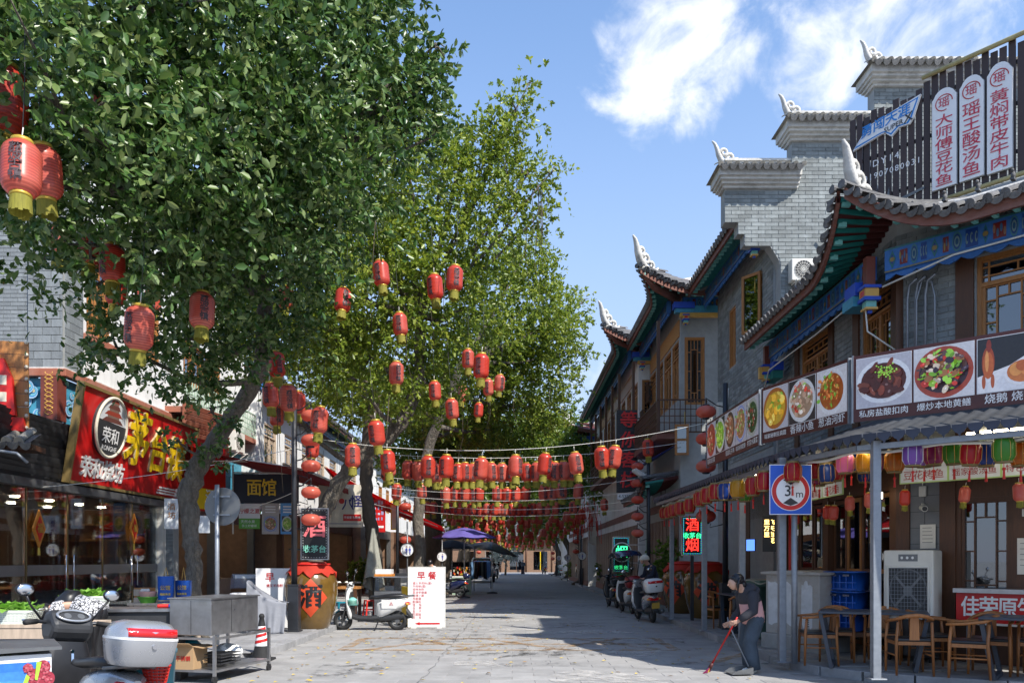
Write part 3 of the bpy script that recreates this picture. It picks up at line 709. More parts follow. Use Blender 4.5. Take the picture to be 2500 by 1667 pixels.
# ================================================================== RIGHT CORNER BUILDING (restaurant)
Ts=fr(5.95,12.35,0,R(-90));CA=math.atan2(-.75,.66);Tc=fr(5.95,12.35,0,CA)
B1=thing('restaurant_building','grey brick corner restaurant with painted upturned eaves on the right','building')
hs_s=[(-1.25,-.1,4.55,6.0),(-4.1,-2.6,4.55,6.0)];hs_c=[(1.12,2.6,4.4,5.95),(3.4,4.8,4.4,5.95)]
w=MB(Ts);wall_holes(w,-5.5,0,3.2,6.9,0,.3,hs_s);w.T=Tc;wall_holes(w,0,6.5,3.2,6.9,0,.3,hs_c);w.out('upper_wall','mortar',B1)
brick_face(B1,Ts,lambda z:(-5.5,0),3.9,6.6,.3,.09,'brick',150,holes=hs_s)
brick_face(B1,Tc,lambda z:(0,3.2),3.9,6.6,.3,.09,'brick',150,holes=hs_c)
for T,hs in((Ts,hs_s),(Tc,hs_c)):
    for a,b,c,d in hs:lattice_win(B1,T,a,b,c,d,.08,leaves=2)
cols=MB(Tc);cols.box(.86,1.1,-.06,.02,3.2,6.4);cols.box(2.62,2.9,-.06,.02,3.2,6.4);cols.T=Ts;cols.box(-.08,.1,-.06,.05,3.2,6.4);cols.box(-1.5,-1.27,-.05,.02,3.2,6.4);cols.box(-4.35,-4.12,-.05,.02,3.2,6.4);cols.box(-2.58,-2.36,-.05,.02,3.2,6.4)
cols.out('timber_posts','wood_dark',B1,kind='stuff')
eave(B1,Ts,-5.1,0,.85,6.2,.42,l1=.8,e1=.32,fl=1.7)
eave(B1,Tc,0,6,.85,6.2,.42,l0=.8,e0=.32,fl=1.7)
hang_post(B1,Ts,0.05,-.45,5.75,1.1);hang_post(B1,Ts,-4.9,-.45,5.75,1.0)
bb=MB(Ts)
for x in(-4.9,):bb.m=0;bb.box(x-.35,x+.35,-.42,-.2,5.62,5.8);bb.m=1;bb.box(x-.3,x+.3,-.41,-.2,5.46,5.62);bb.m=2;bb.box(x-.05,x+.05,-.62,-.38,5.5,5.75)
for x in(-.2,):bb.m=0;bb.box(x-.3,x+.1,-.6,-.3,5.72,5.92);bb.m=3;bb.box(x-.34,x+.06,-.62,-.3,5.56,5.72)
bb.out('bracket_set',['blue','teal','gold_paint','cyan'],B1,kind='stuff')
# hip ridge and finial at the corner, low ridge along the front
tip=Vector((5.12,12.05,7.16))
hip=MB();pts=[tip+Vector((.05,.03,.05)),Vector((5.6,12.45,7.02)),Vector((6.2,12.95,7.08)),Vector((7.0,13.6,7.3))]
hip.tube(pts,[.1,.12,.12,.12],8);hip.T=Tc;hip.tube([(-.2,-.62,6.95),(.4,-.62,6.68),(1.2,-.6,6.55),(3,-.6,6.53),(6,-.6,6.53)],.06,7);hip.out('hip_ridge','trim',B1)
finial(B1,Matrix.Translation(tip+Vector((.02,.0,-.02)))@Matrix.Rotation(R(38),4,'Z'),.98)
for a in[.55+.42*i for i in range(7)]:          # small ridge beasts along the front ridge
    b=MB(Tc@Matrix.Translation((a,-.74,6.62)));b.ell((0,0,.03),(.03,.04,.05),8,6);b.ell((0,-.03,.09),(.022,.03,.025),6,5);b.bar((0,.03,.04),(0,.05,.1),.015);b.cb((0,0,-.02),(.05,.1,.03));b.out('ridge_beast','tile',B1)
rf=MB(Ts);rf.sheet(lambda u,v:(-5.6+5.9*u,.2+3.6*v,6.72+1.1*v),2,2,False);rf.T=Tc;rf.sheet(lambda u,v:(-.1+6.6*u,.2+3*v,6.72+.9*v),2,2,False);rf.out('roof_slope','tile',B1,solid=.06)
# ground floor: timber and glass shopfront under the canopy, with a dark dining room behind
gf=MB(Ts)
gf.box(-7.9,-7.6,-.02,.25,0,3.5);gf.box(-5.5,-5.25,-.02,.25,0,3.5);gf.box(-2.9,-2.65,-.02,.25,0,3.5);gf.box(-.2,0.02,-.02,.25,0,3.5);gf.box(-7.6,-5.5,0,.2,2.6,3.5);gf.box(-5.25,-2.9,0,.2,2.7,3.5);gf.box(-2.65,-.2,0,.2,2.7,3.5)
gf.T=Tc;gf.box(0,.2,-.03,.2,0,3.2);gf.box(.63,.85,-.03,.2,0,3.2);gf.box(.85,6,.0,.2,2.5,3.2);gf.box(.85,6,0,.2,.12,.95);gf.box(1.6,1.95,-.02,.2,.95,2.5);gf.box(3.0,3.2,-.02,.2,.95,2.5);gf.out('shopfront_frame','wood_dark',B1)
def door(par,T,x0,x1,z0,z1,y,mat='wood',name='door',rows=2):
    f=MB(T);w=.07;f.box(x0,x0+w,y,y+.05,z0,z1);f.box(x1-w,x1,y,y+.05,z0,z1)
    for k in range(rows+1):zz=z0+(z1-z0-w)*k/rows;f.box(x0+w,x1-w,y+.002,y+.048,zz,zz+w)
    o=f.out(name,mat,par);p=MB(T);p.box(x0+w,x1-w,y+.02,y+.028,z0+w,z1-w);p.out('pane','glass_dark',o)
    h=MB(T);h.tube([(x1-.12,y-.04,z0+.9),(x1-.12,y-.04,z0+1.25)],.012,6);h.out('handle','gold',o);return o
for i in range(4):door(B1,Ts,-2.62+i*.6,-2.04+i*.6,.14,2.68,.08,'wood' if i%2 else 'wood_dark')
for i in range(3):door(B1,Ts,-5.2+i*.77,-4.46+i*.77,.14,2.68,.1,'wood_dark')
lattice_win(B1,Tc,.85,1.6,.95,2.5,.06,1,False,'wood_dark','glass_dark',back=False);lattice_win(B1,Tc,1.95,3.0,.95,2.5,.06,1,False,'wood_dark','glass_dark',back=False)
tl=MB(Tc);tl.box(0.2,.63,.0,.2,.12,3.3)
tl.out('tiled_pier','charcoal',B1)
tm=MB();tm.box(-.103,.103,-.008,0,-.118,.118);tme=tm.mesh('wall_tile','metal_sign_grey')
for i in range(2):
    for j in range(13):link('wall_tile',tme,B1,Tc@Matrix.Translation((.308+i*.214,0,.26+j*.243)))
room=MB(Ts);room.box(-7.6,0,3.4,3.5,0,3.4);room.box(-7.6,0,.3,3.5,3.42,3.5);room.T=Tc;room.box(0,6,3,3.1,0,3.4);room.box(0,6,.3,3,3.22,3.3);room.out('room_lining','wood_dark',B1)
ct=MB(Tc);ct.box(1.4,2.8,1.2,1.6,.12,1.05);ct.box(1.3,2.9,2.8,2.95,1.2,2.2);ct.T=Ts;ct.box(-4.8,-3.2,1.6,2.1,.12,1.1);ct.box(-2.2,-.6,3.1,3.35,.12,2.2);ct.out('counter','wood',B1)
# drain pipes and cables on the front wall
pi_=MB(Tc)
for x in(.2,.32,.46):pi_.tube([(x,-.1,4.0),(x,-.1,5.55),(x+.05,-.14,5.75),(x+.18,-.2,5.8)],.022,6)
pi_.tube([(.6,-.12,3.9),(.6,-.12,5.5),(.56,-.13,5.72),(.42,-.12,5.78),(.34,-.12,5.5),(.34,-.12,4)],.016,6)
pi_.out('drain_pipes','galv',B1)
cb=MB(Ts);cb.tube([(-4.9,-.5,5.3),(-4.6,-.5,5.62),(-2,-.47,5.66),(0,-.5,5.7),(.1,-.5,5.1),(.15,-.1,4.8)],.014,5);cb.T=Tc;cb.tube([(0,-.5,5.7),(1,-.5,5.9),(3,-.5,5.92),(6,-.5,5.94)],.016,5);cb.out('cable','offwhite',B1)
ac_unit('wall_unit','white air conditioner half hidden behind the restaurant dish banner',Tc@Matrix.Translation((.05,-.05,3.95)),.75)

# slatted fence sign on the roof
fs=thing('roof_slat_screen','dark brown slatted screen carrying signs on the restaurant roof','screen')
Tf=Tc@Matrix.Translation((0,.5,0));me=MB();me.box(-.047,.047,-.012,.012,-.5,.5);sl=me.mesh('slat','slat_brown')
k=0;x=-.93
while x<3.4:
    top=8.95+.05*math.sin(k*2.3)+(.16 if x>.22 else 0);bot=7.1+.25*random.random()if x<.25 else 7.15
    link('slat',sl,fs,Tf@Matrix.Translation((x,0,(top+bot)/2))@Matrix.Diagonal((1,1,top-bot,1)));x+=.118;k+=1
r=MB(Tf)
for z in(7.5,8.2,8.8):r.box(-1,3.4,.02,.06,z,z+.05)
for x in(-.8,.3,1.6,3):r.box(x,x+.05,.06,.11,6.9,8.9);r.bar((x,.1,8.5),(x,1.3,7.2),.04)
r.out('screen_frame','dark_metal',fs)
r=MB(Tf);r.tube([(.2,-.05,9.13),(2,-.05,9.16),(3.4,-.05,9.2)],.035,7);r.tube([(.22,-.05,7.12),(1.9,-.05,7.15),(3.4,-.05,7.18)],.035,7);r.out('bamboo_rail','bamboo',fs,kind='stuff')
def cartouche(x0,x1,z0,z1,txt,label):
    s=thing('sign_board',label,'sign',group='white boards on the roof screen');s.matrix_world=Tf@Matrix.Translation(((x0+x1)/2,-.05,z0));w=(x1-x0)/2;h=z1-z0
    poly=[(-w,0),(w,0),(w,h-.14),(w-.03,h-.1),(w-.05,h-.06)]+[(w*.6*math.cos(R(a)),h-.06+.06*math.sin(R(a)))for a in range(20,170,25)]+[(-w+.05,h-.06),(-w+.03,h-.1),(-w,h-.14)]
    b=MB();b.prism(poly,-.02,.02);b.out('board','white',s)
    b=MB();b.prism([(p[0]*1.05,p[1]*1.0-.01 if p[1]<.1 else p[1]+.008)for p in poly],.0205,.03);b.out('backing','metal_sign_grey',s)
    b=MB();b.tube([(.12*math.cos(2*PI*i/20),-.024,h-.22+.12*math.sin(2*PI*i/20))for i in range(17)],.007,4);b.out('emblem','red_print',s)
    text('瑶',.17,'red_faded',s,0,-.021,h-.225,bold=.012,name='emblem_lettering')
    n=len(txt);st=(h-.42)/n
    for i,chh in enumerate(txt):text(chh,st*1.02,'red_faded',s,0,-.021,h-.42-st*(i+.42),bold=.014,sx=.26/st/1.0 if st<.26 else 1.0)
pm('red_faded',(.55,.03,.07),.6,var=.2,scale=20,dirt=.5,dirtcol=(.7,.55,.55),dsc=14)
cartouche(.352,.70,7.3,8.82,'大师傅豆花鱼','white board with six red characters, leftmost of the three on the roof screen')
cartouche(.745,1.075,7.3,8.84,'瑶王酸汤鱼','white board with five red characters, middle of the three on the roof screen')
cartouche(1.12,1.45,7.28,8.86,'黄焖带皮牛肉','white board with six red characters, rightmost of the three on the roof screen')
bs=thing('beer_sign','slanted blue and white sign with jagged edge on the roof screen','sign');bs.matrix_world=Tf@Matrix.Translation((-.35,-.04,8.62))
b=MB();b.c=(.7,.74,.78);P=[(-.56,-.22),(-.3,.1),(.53,.27),(.42,-.05),(.36,-.13),(.2,-.12),(.08,-.22),(-.02,-.13),(-.08,-.12)];b.prism(P,-.02,.02);b.out('sign_panel','white',bs)
b=MB();b.prism([(p[0]*.94,p[1]*.88)for p in P],-.024,-.0215);b.out('blue_border','blue_print',bs)if 'blue_print' in M else(pm('blue_print',(.02,.22,.6),.4),b.out('blue_border','blue_print',bs))
b=MB();b.prism([(p[0]*.88,p[1]*.76+.004)for p in P],-.027,-.0245);b.out('white_field','white',bs)
text('勇闯天涯',.2,'blue_print',bs,-.02,-.03,.055,bold=.03,shear=.2,T=Matrix.Rotation(R(-8),4,'Y'))
text('SUPER',.11,'charcoal',bs,.1,-.03,-.09,bold=.012,shear=.15,T=Matrix.Rotation(R(-8),4,'Y'));text('X',.2,'charcoal',bs,.33,-.03,-.08,bold=.012,shear=.15,T=Matrix.Rotation(R(-8),4,'Y'))
text('DY14',.15,'white',fs,-.38,-.016,8.08,T=Tf,bold=.005,gap=1.35);text('2019070800 31'.replace(' ',''),.135,'white',fs,-.33,-.016,7.88,T=Tf,bold=.005,gap=1.25)
b=MB(Tf);b.prism([(-.42,7.28),(-.32,7.62),(-.31,7.36),(.22,7.44),(.22,7.4)],-.03,-.016);b.out('bracket_plate','metal_sign_grey',fs)

# ================================================================== STEPPED GABLE BUILDING BEHIND
B2=thing('stepped_gable_house','tall grey brick house with stepped horse-head gable and white ridges','building')
Tg=fr(4.75,17.85);Tb=fr(5.95,17.85,0,R(-90))
def gspan(z):
    xl=1.25 if z<8.18 else 1.25-.26*((z-8.18)/.46)**2 if z<8.64 else .44 if z<8.88 else .3 if z<9.13 else 0
    xr=7.2
    if z>9.87:xl=1.5
    if z>10.93:xl=3.34
    return(xl,xr)if z<12.14 else None
gw=MB(Tg);gw.prism([(1.25,0),(7.2,0),(7.2,12.14),(3.34,12.14),(3.34,10.93),(1.5,10.93),(1.5,9.87),(0,9.87),(0,9.13),(.3,9.13),(.3,8.88),(.44,8.88),(.44,8.64),(.99,8.64),(1.06,8.54),(1.15,8.4),(1.22,8.28),(1.25,8.15)],0,.32);gw.out('gable_wall','mortar',B2)
brick_face(B2,Tg,gspan,6.4,12.14,.3,.088,'brick',300)
for x0,x1,z in[(0,1.62,9.87),(1.5,3.46,10.93),(3.34,7.2,12.14)]:
    c=MB(Tg)
    for i,(ov,h0,h1)in enumerate([(.05,0,.06),(.1,.06,.12),(.15,.12,.18),(.19,.18,.36)]):c.box(x0-ov,x1,-ov*1.7,.32+ov,z+h0,z+h1)
    c.out('cornice','trim',B2)
    n=round((x1-x0+.25)/.19)
    for i in range(n+1):
        xx=x0-.2+(x1-x0+.2)*i/n
        link('cover_tile',TS,B2,Tg@orient((xx,-.45,z+.36),(0,1,.38)))
        if i<n:link('drip_tile',DS,B2,Tg@orient((xx+.095,-.44,z+.345),(0,1,.38)))
    d=MB(Tg);d.add([(x0-.27,-.41,z+.34),(x0-.27,.6,z+.36),(x0-.1,.16,z+.58),(x1,.16,z+.58),(x1,-.41,z+.34),(x1,.6,z+.36)],[(0,4,3,2),(1,2,3,5),(0,2,1),(0,1,5,4)]);d.out('tile_bed','tile_worn',B2)
    for k,yy in((0,0),):
        rg=MB(Tg);rg.box(x0+.05,x1,.05,.27,z+.5,z+.66);rg.box(x0+.02,x1,.02,.3,z+.66,z+.71);rg.out('ridge_bar','trim',B2)
    finial(B2,Tg@Matrix.Translation((x0-.02,.16,z+.6)),.78)
hs_b=[(-2.3,-1.1,7.0,8.5),(-4.1,-3.35,6.8,8.4)]
w=MB(Tb);wall_holes(w,-5.2,-.33,0,9.35,0,.3,hs_b);w.out('street_wall','mortar',B2)
brick_face(B2,Tb,lambda z:(-5.2,-.33),4.2,9.3,.3,.088,'brick',0,holes=hs_b)
for a,b,c,d in hs_b:lattice_win(B2,Tb,a,b,c,d,.08,2,False)
sh=link('open_shutter',None,B2);door(B2,fr(5.95,18.95,0,R(-55))@Matrix.Translation((-.02,-.02,0)),-.55,0,7.05,8.45,-.05,'wood','shutter',1);bpy.data.objects.remove(sh)
eave(B2,Tb,-5.2,-.14,.85,9.2,.45,sp=.22)
hang_post(B2,Tb,-.3,-.45,8.75,.9)
ac_unit('wall_unit','white air conditioner high on the brick gable',Tg@Matrix.Translation((1.75,-.02,7.75)),.85)
ac_unit('wall_unit','white air conditioner on the grey wall above the hanging lanterns',Tb@Matrix.Translation((-4.5,-.02,5.5)),.8)
hk=MB(Tg);hk.tube([(2.25,-.03,8.3),(2.25,-.1,8.6),(2.2,-.14,8.75),(2.1,-.1,8.78)],.025,6);hk.out('cable_spout','galv',B2)
rf=MB(Tb);rf.sheet(lambda u,v:(-5.2+5.0*u,.2+3*v,9.65+1.35*v),2,2,False);rf.out('roof_slope','tile',B2,solid=.06)
rr=MB(Tb);rr.box(-5.2,-.3,3.0,3.3,10.9,11.2);rr.out('roof_ridge','trim',B2)

# ================================================================== HOUSES FURTHER DOWN THE RIGHT SIDE
def street_house(name,label,x,y0,y1,over,z,wallmat,front_win=True,dpt=6,tiles=True,xr=1.6,wsp=2.2,lift=.42,ext=1.42):
    b=thing(name,label,'building');Tf_=fr(x,y0,0,0);Tw=fr(x,y0,0,R(-90));L=y1-y0
    hf=[(.12,.72,6.2,8.2)]if front_win else[]
    hw=[]
    k=max(1,int(L/wsp))
    for i in range(k):c=-L*(i+.5)/k;hw.append((c-.6,c+.6,6.4,8.2))
    w=MB(Tf_);wall_holes(w,0,dpt,0,z+.15,0,.25,hf);w.T=Tw;wall_holes(w,-L,-.251,0,z+.15,0,.25,hw);w.box(-L,-.251,dpt-.2,dpt,0,z);w.out('wall',wallmat,b)
    for h in hf:lattice_win(b,Tf_,*h,.06,1,False)
    for h in hw:lattice_win(b,Tw,*h,.06,2,True)
    e1=eave(b,Tf_,0,xr,over,z,.42,l0=lift,e0=ext,fl=2.0,tl=tiles)
    e2=eave(b,Tw,-L,0,over,z,.42,l1=lift,e1=ext,fl=2.0,tl=tiles)
    hang_post(b,Tf_,.06,-.42,z-.5,.8);hang_post(b,Tf_,xr*.85,-.42,z-.5,.7)
    bk=MB(Tf_);bk.m=0;bk.box(-.25,xr*.9,-.5,-.3,z-.42,z-.22);bk.m=1;bk.box(-.3,.3,-.55,-.25,z-.3,z-.12);bk.m=2;bk.box(-.1,xr*.8,-.48,-.3,z-.52,z-.42);bk.out('bracket_set',['cyan','blue','gold_paint'],b,kind='stuff')
    tp=Vector((x-ext,y0-ext,z+lift+.16));hr=MB();hr.tube([tp+Vector((.06,.06,-.16)),tp+Vector((.5,.5,-.42)),Vector((x-.1,y0-.1,z+.1))],[.05,.11,.13],8);hr.out('hip_rafter','fascia',b);hp=MB();hp.tube([tp,tp+Vector((.6,.6,-.2)),tp+Vector((1.3,1.3,-.05)),tp+Vector((2.8,2.8,.7))],[.1,.12,.13,.13],7);hp.out('hip_ridge','trim',b)
    finial(b,Matrix.Translation(tp)@Matrix.Rotation(R(40),4,'Z'),1.1)
    rf=MB();rf.add([(x,y0,z+.45),(x+dpt,y0,z+.45),(x+dpt/2,y0+2.2,z+1.9),(x+dpt/2,y1,z+1.9),(x,y1,z+.45),(x+dpt,y1,z+.45)],[(0,1,2),(0,2,3,4),(1,5,3,2)]);rf.out('roof_slope','tile',b)
    rd_=MB();rd_.box(x+dpt/2-.1,x+dpt/2+.1,y0+2.2,y1,z+1.85,z+2.2);rd_.out('roof_ridge','trim',b)
    finial(b,fr(x+dpt/2,y0+2.2,z+2.1,R(90)),.9)
    fl=MB(Tw);fl.box(-L,-.1,-.03,0,3.2,3.45);fl.box(-L,-.1,-.04,0,0.1,.4);fl.out('storey_band','fascia',b,kind='stuff')
    gd=MB(Tw)
    for i in range(k*2):a=-L+.15+i*(L-.3)/(k*2);gd.box(a,a+(L-.3)/(k*2)-.08,-.02,-.004,.4,2.9)
    gd.out('shop_doors','wood_dark',b)
    return b,Tw,L
B3,Tw3,L3=street_house('jutting_house','jutting house with upturned eave, timber windows and lattice balcony',5.0,23.7,29.0,.8,9.2,'mortar',wsp=1.3)
B4,Tw4,L4=street_house('inn_house','white walled inn with upturned eave behind the vertical sign',4.65,29.3,44,.8,9.2,'plaster',wsp=1.5)
B5,Tw5,L5=street_house('far_house','farther house whose roof tip shows beyond the inn',4.3,45,60,.8,8.6,'plaster',tiles=False)
# balcony of the jutting house
def rail(mb,x0,x1,y,z0,z1,sp=.16,t=.022,diag=False):
    mb.box(x0,x1,y-.02,y+.02,z1-.04,z1);mb.box(x0,x1,y-.02,y+.02,z0,z0+.04)
    n=max(2,round((x1-x0)/sp))
    for i in range(n+1):
        a=x0+(x1-x0)*i/n;mb.box(a-t/2,a+t/2,y-.012,y+.012,z0+.04,z1-.04)
        if diag and i<n:b_=x0+(x1-x0)*(i+1)/n;mb.bar((a,y,z0+.04),(b_,y,z1-.04),t*.9);mb.bar((b_,y+.002,z0+.04),(a,y+.002,z1-.04),t*.9)
    if not diag:
        for q in(.3,.5,.7):mb.box(x0,x1,y-.01,y+.01,z0+(z1-z0)*q-t/2,z0+(z1-z0)*q+t/2)
b=MB(Tw3);b.box(-4.6,.3,-.75,0,5.15,5.32);b.out('balcony_floor','fascia',B3)
b=MB(Tw3);rail(b,-4.6,.3,-.72,5.32,6.3);b.T=fr(5.0,23.7);rail(b,-.7,.7,-.32,5.32,6.3);b.out('balcony_rail','wood_dark',B3)
b=MB(Tw3);b.box(-4.6,-4.5,-.75,-.66,5.3,8.6);b.box(.2,.3,-.75,-.66,5.3,8.6);b.out('balcony_posts','wood_dark',B3,kind='stuff')
b=MB(Tw3);b.sheet(lambda u,v:(-4.2+3.4*u,-.9*v,5.1-.5*v),2,2,False);b.out('blue_awning','clear_blue' if False else 'blue',B3,solid=.02)
b=MB(Tw4);b.box(-12,-1.2,-.6,0,5.15,5.3);b.out('balcony_floor','fascia',B4);b=MB(Tw4);rail(b,-12,-1.2,-.57,5.3,6.2,.2,.025);b.out('balcony_rail','wood_dark',B4)
for k in range(6):b=MB(Tw4);b.box(-12+k*2.14,-11.9+k*2.14,-.6,-.5,5.3,8.7);b.out('balcony_post','wood_dark',B4)
b=MB(Tw4);b.box(-12,-1.2,-.03,-.002,8.25,8.75);b.out('timber_band','wood',B4);b=MB(Tw3);b.box(-5,-.1,-.03,-.002,8.25,8.75);b.out('timber_band','wood',B3)
for i,(z,xx)in enumerate([(7.3,-.05),(6.3,-.25)]):
    cg=thing('lattice_cage',['brown lattice cage higher on the white inn wall','brown lattice cage lower on the white inn wall'][i],'cage',(4.95+xx,29.25,z),0,'lattice cages')
    b=MB();rail(b,0,.95,-.5,0,.7,.24,.03,True);b.T=fr(0,-.5,0,R(90));rail(b,0,.5,0,0,.7,.25,.03,True);b.out('lattice','wood_dark',cg)
    b=MB();b.box(.05,.85,-.42,-.02,.04,.58);b.out('enclosed_unit','charcoal',cg);b=MB();b.box(0,.95,-.5,-.005,-.03,0);b.out('shelf','wood_dark',cg)
# vertical inn sign
vsn=thing('inn_sign','tall black ribbed vertical sign with four red characters by the inn','sign',(3.66,27.9,3.95))
b=MB();b.box(0,.72,.02,.14,0,2.88);b.out('sign_body','charcoal',vsn)
me=MB();me.box(0,.72,0,.02,-.03,.03);rm_=me.mesh('rib','dark_metal')
for i in range(32):link('rib',rm_,vsn,Matrix.Translation((0,0,.05+i*.0895)))
pm('red_sign_text',(.62,.02,.02),.5)
for i,chh in enumerate('等你客栈'):text(chh,.6,'red_sign_text',vsn,.38,-.002,2.5-i*.7,bold=.03,ext=.04,shear=.12)
b=MB()
for z in(.4,1.4,2.6):b.bar((.72,.1,z),(1.3,.1,z),.04)
b.out('bracket','dark_metal',vsn)
b=MB();b.box(.02,.72,-.02,.0,-.24,-.04);b.out('phone_strip','white',vsn);text('0854-5352043'[3:],.15,'charcoal',vsn,.38,-.021,-.14,bold=.01)
# hanging shutter and iron sign arm by the balcony
hsn=thing('open_shutter_panel','open wooden lattice shutter below the blue awning','shutter');door(hsn,fr(4.75,23.3,0,R(-8)),0,.4,4.65,5.55,0,'wood','shutter_leaf',2)
ia=thing('iron_sign_arm','black wrought iron arm with a small lattice hanging sign','sign',(4.05,26,3.5))
b=MB();b.tube([(-.3,0,.75),(.8,0,.75),(1.1,0,.8),(1.2,0,.95),(1.12,0,1.05)],.035,6);b.tube([(1.1,0,.75),(1.1,0,.4)],.03,6);b.out('arm','dark_metal',ia)
b=MB();rail(b,.8,1.4,0,-.3,.4,.15,.03,False);b.box(.95,1.25,-.01,.01,-.15,.25);b.out('lattice_panel','dark_metal',ia)
# low tiled porch roof between posts
pr=thing('porch_roof','small grey tiled porch roof with curved white ridge','roof',(4.6,25.5,0))
eave(pr,fr(4.9,25.5,0,R(-90)),-3,1.5,.9,3.5,.4,l1=.35,e1=.3,beam=False);b=MB(fr(0,0));b.tube([(-.95,-1.6,4.3),(-.4,-1.3,4.0),(.4,-.9,4.1),(1.2,-.4,4.4)],.1,7);b.out('porch_ridge','trim',pr)
pr.location=(0,0,0)
for c in pr.children:
    if c.name.startswith('porch_ridge'):c.location=(4.6,25.5,0)

# ================================================================== TILED CANOPY OVER THE RIGHT PAVEMENT
cano=thing('canopy','long blue-grey tiled canopy on galvanised posts along the restaurant','canopy')
CE=[(3.6,20.3),(3.78,14.0),(3.86,12.2),(4.0,11.1),(4.32,10.0),(5.63,8.79),(7.6,7.1)]
CI=[(5.93,20.3),(5.93,14.0),(5.93,12.9),(5.94,12.45),(6.15,12.1),(7.3,10.75),(9.2,8.6)]
def pathlen(P):
    l=[0]
    for a,b in zip(P,P[1:]):l.append(l[-1]+(Vector(b)-Vector(a)).length)
    return l
LE=pathlen(CE);TOT=LE[-1]
def cpt(s,v=0):
    for i in range(len(LE)-1):
        if s<=LE[i+1]+1e-6:break
    t=(s-LE[i])/(LE[i+1]-LE[i]);e=Vector(CE[i]).lerp(Vector(CE[i+1]),t);n=Vector(CI[i]).lerp(Vector(CI[i+1]),t)
    p=e.lerp(n,v);return Vector((p.x,p.y,3.12+.72*v))
b=MB();n=int(TOT/.06)
def corr(u,v):p=cpt(u*TOT,v);return p+Vector((0,0,.022*math.sin(u*TOT/.18*2*PI)+.006*((v*8)%1)))
b.sheet(corr,n,8);b.out('canopy_roof','canopy_tile',cano,solid=.012)
dr=MB();dr.prism([(-.078,.045),(.078,.045),(.078,0),(.045,-.045),(.02,-.055),(0,-.095),(-.02,-.055),(-.045,-.045),(-.078,0)],-.012,.004);drm=dr.mesh('drip_tile','drip_blue')
k=int(TOT/.165)
for i in range(k):
    s=(i+.5)*TOT/k;p=cpt(s);q=cpt(min(TOT,s+.02));d=q-p
    link('drip_tile',drm,cano,Matrix.Translation(p+Vector((0,0,.0)))@Matrix.Rotation(math.atan2(d.y,d.x),4,'Z')@Matrix.Rotation(R(8),4,'X'))
b=MB()
for v,z in((.04,-.14),(.5,-.12)):
    pts=[cpt(TOT*i/60,v)+Vector((0,0,z))for i in range(61)]
    for p,q in zip(pts,pts[1:]):b.bar(p,q,.05,.07)
b.out('edge_beam','galv',cano,kind='stuff')
b=MB()
for i in range(13):
    s=TOT*(i+.3)/13;b.bar(cpt(s,.03)+Vector((0,0,-.08)),cpt(s,.98)+Vector((0,0,-.08)),.045,.06)
b.out('rafters','dark_metal',cano,kind='stuff')
b=MB();pts=[cpt(TOT*i/80,.1)+Vector((0,0,-.22-.02*math.sin(i)))for i in range(81)];b.tube(pts,.022,6);b.out('conduit','offwhite',cano)
for(x,y)in[(4.0,20.0),(4.02,16.7),(4.0,13.9),(3.92,11.6),(4.53,9.95),(6.1,8.6)]:
    b=MB();w=.05;b.box(x-w,x+w,y-w,y+w,.12,3.08);b.box(x-.1,x+.1,y-.1,y+.1,.115,.135);b.out('post','galv',cano,bev=.006)
for(s0,s1,v)in[(9.2,10.5,.2),(11.4,12.6,.35),(6.5,7.6,.2),(13,14,.3)]:
    b=MB();b.bar(cpt(s0,v)+Vector((0,0,-.2)),cpt(s1,v)+Vector((0,0,-.2)),.03);b.out('tube_light','tube_light',cano)

# ------------------------------------------------------------------ dish banners
def dish(mb,cx,cz,w,h,kind,y):
    """flat printed photograph of a dish: cloth ground, plate, and heaped pieces"""
    def f(poly,c,k):mb.c=c;mb.flat(poly,y-.0006*k)
    bg={'cloth':(.36,.36,.42),'dark':(.02,.02,.025),'white':(.5,.5,.54)}[kind[0]]
    f([(cx-w/2,cz-h/2),(cx+w/2,cz-h/2),(cx+w/2,cz+h/2),(cx-w/2,cz+h/2)],bg,0)
    rx,rz=min(.5,kind[3]*1.1)*w,min(.495,kind[4]*1.12)*h;oz=cz
    f(ell2(cx,oz,rx*1.0,rz*1.0,28),kind[1],1)
    if kind[1][2]>.3:f(ell2(cx,oz,rx*.86,rz*.84,28),(.5,.53,.6),2)
    f(ell2(cx,oz,rx*.84,rz*.8,24),tuple(.6*c for c in kind[2][0]),3)
    k=4
    for i in range(kind[5]):
        t=random.uniform(0,2*PI);r=random.random()**.6;px,pz=cx+rx*.8*r*math.cos(t),oz+rz*.76*r*math.sin(t)+rz*.04
        c=random.choice(kind[2]);j=random.uniform(.6,1.35);c=tuple(min(.9,q*j)for q in c);a=random.uniform(0,PI);l=w*random.uniform(*kind[6]);e=l*random.uniform(.3,.9)
        ca,sa=math.cos(a),math.sin(a);poly=[(px+ca*l*math.cos(q)-sa*e*math.sin(q),pz+sa*l*math.cos(q)+ca*e*math.sin(q))for q in[i_*PI/4 for i_ in range(8)]]
        f(poly,c,k);k+=1
        if i%5==0:f([(p[0]*.3+px*.7+l*.1,p[1]*.3+pz*.7+l*.15)for p in poly],tuple(min(.9,q*1.7+.1)for q in c),k);k+=1
PL=(.55,.57,.62)
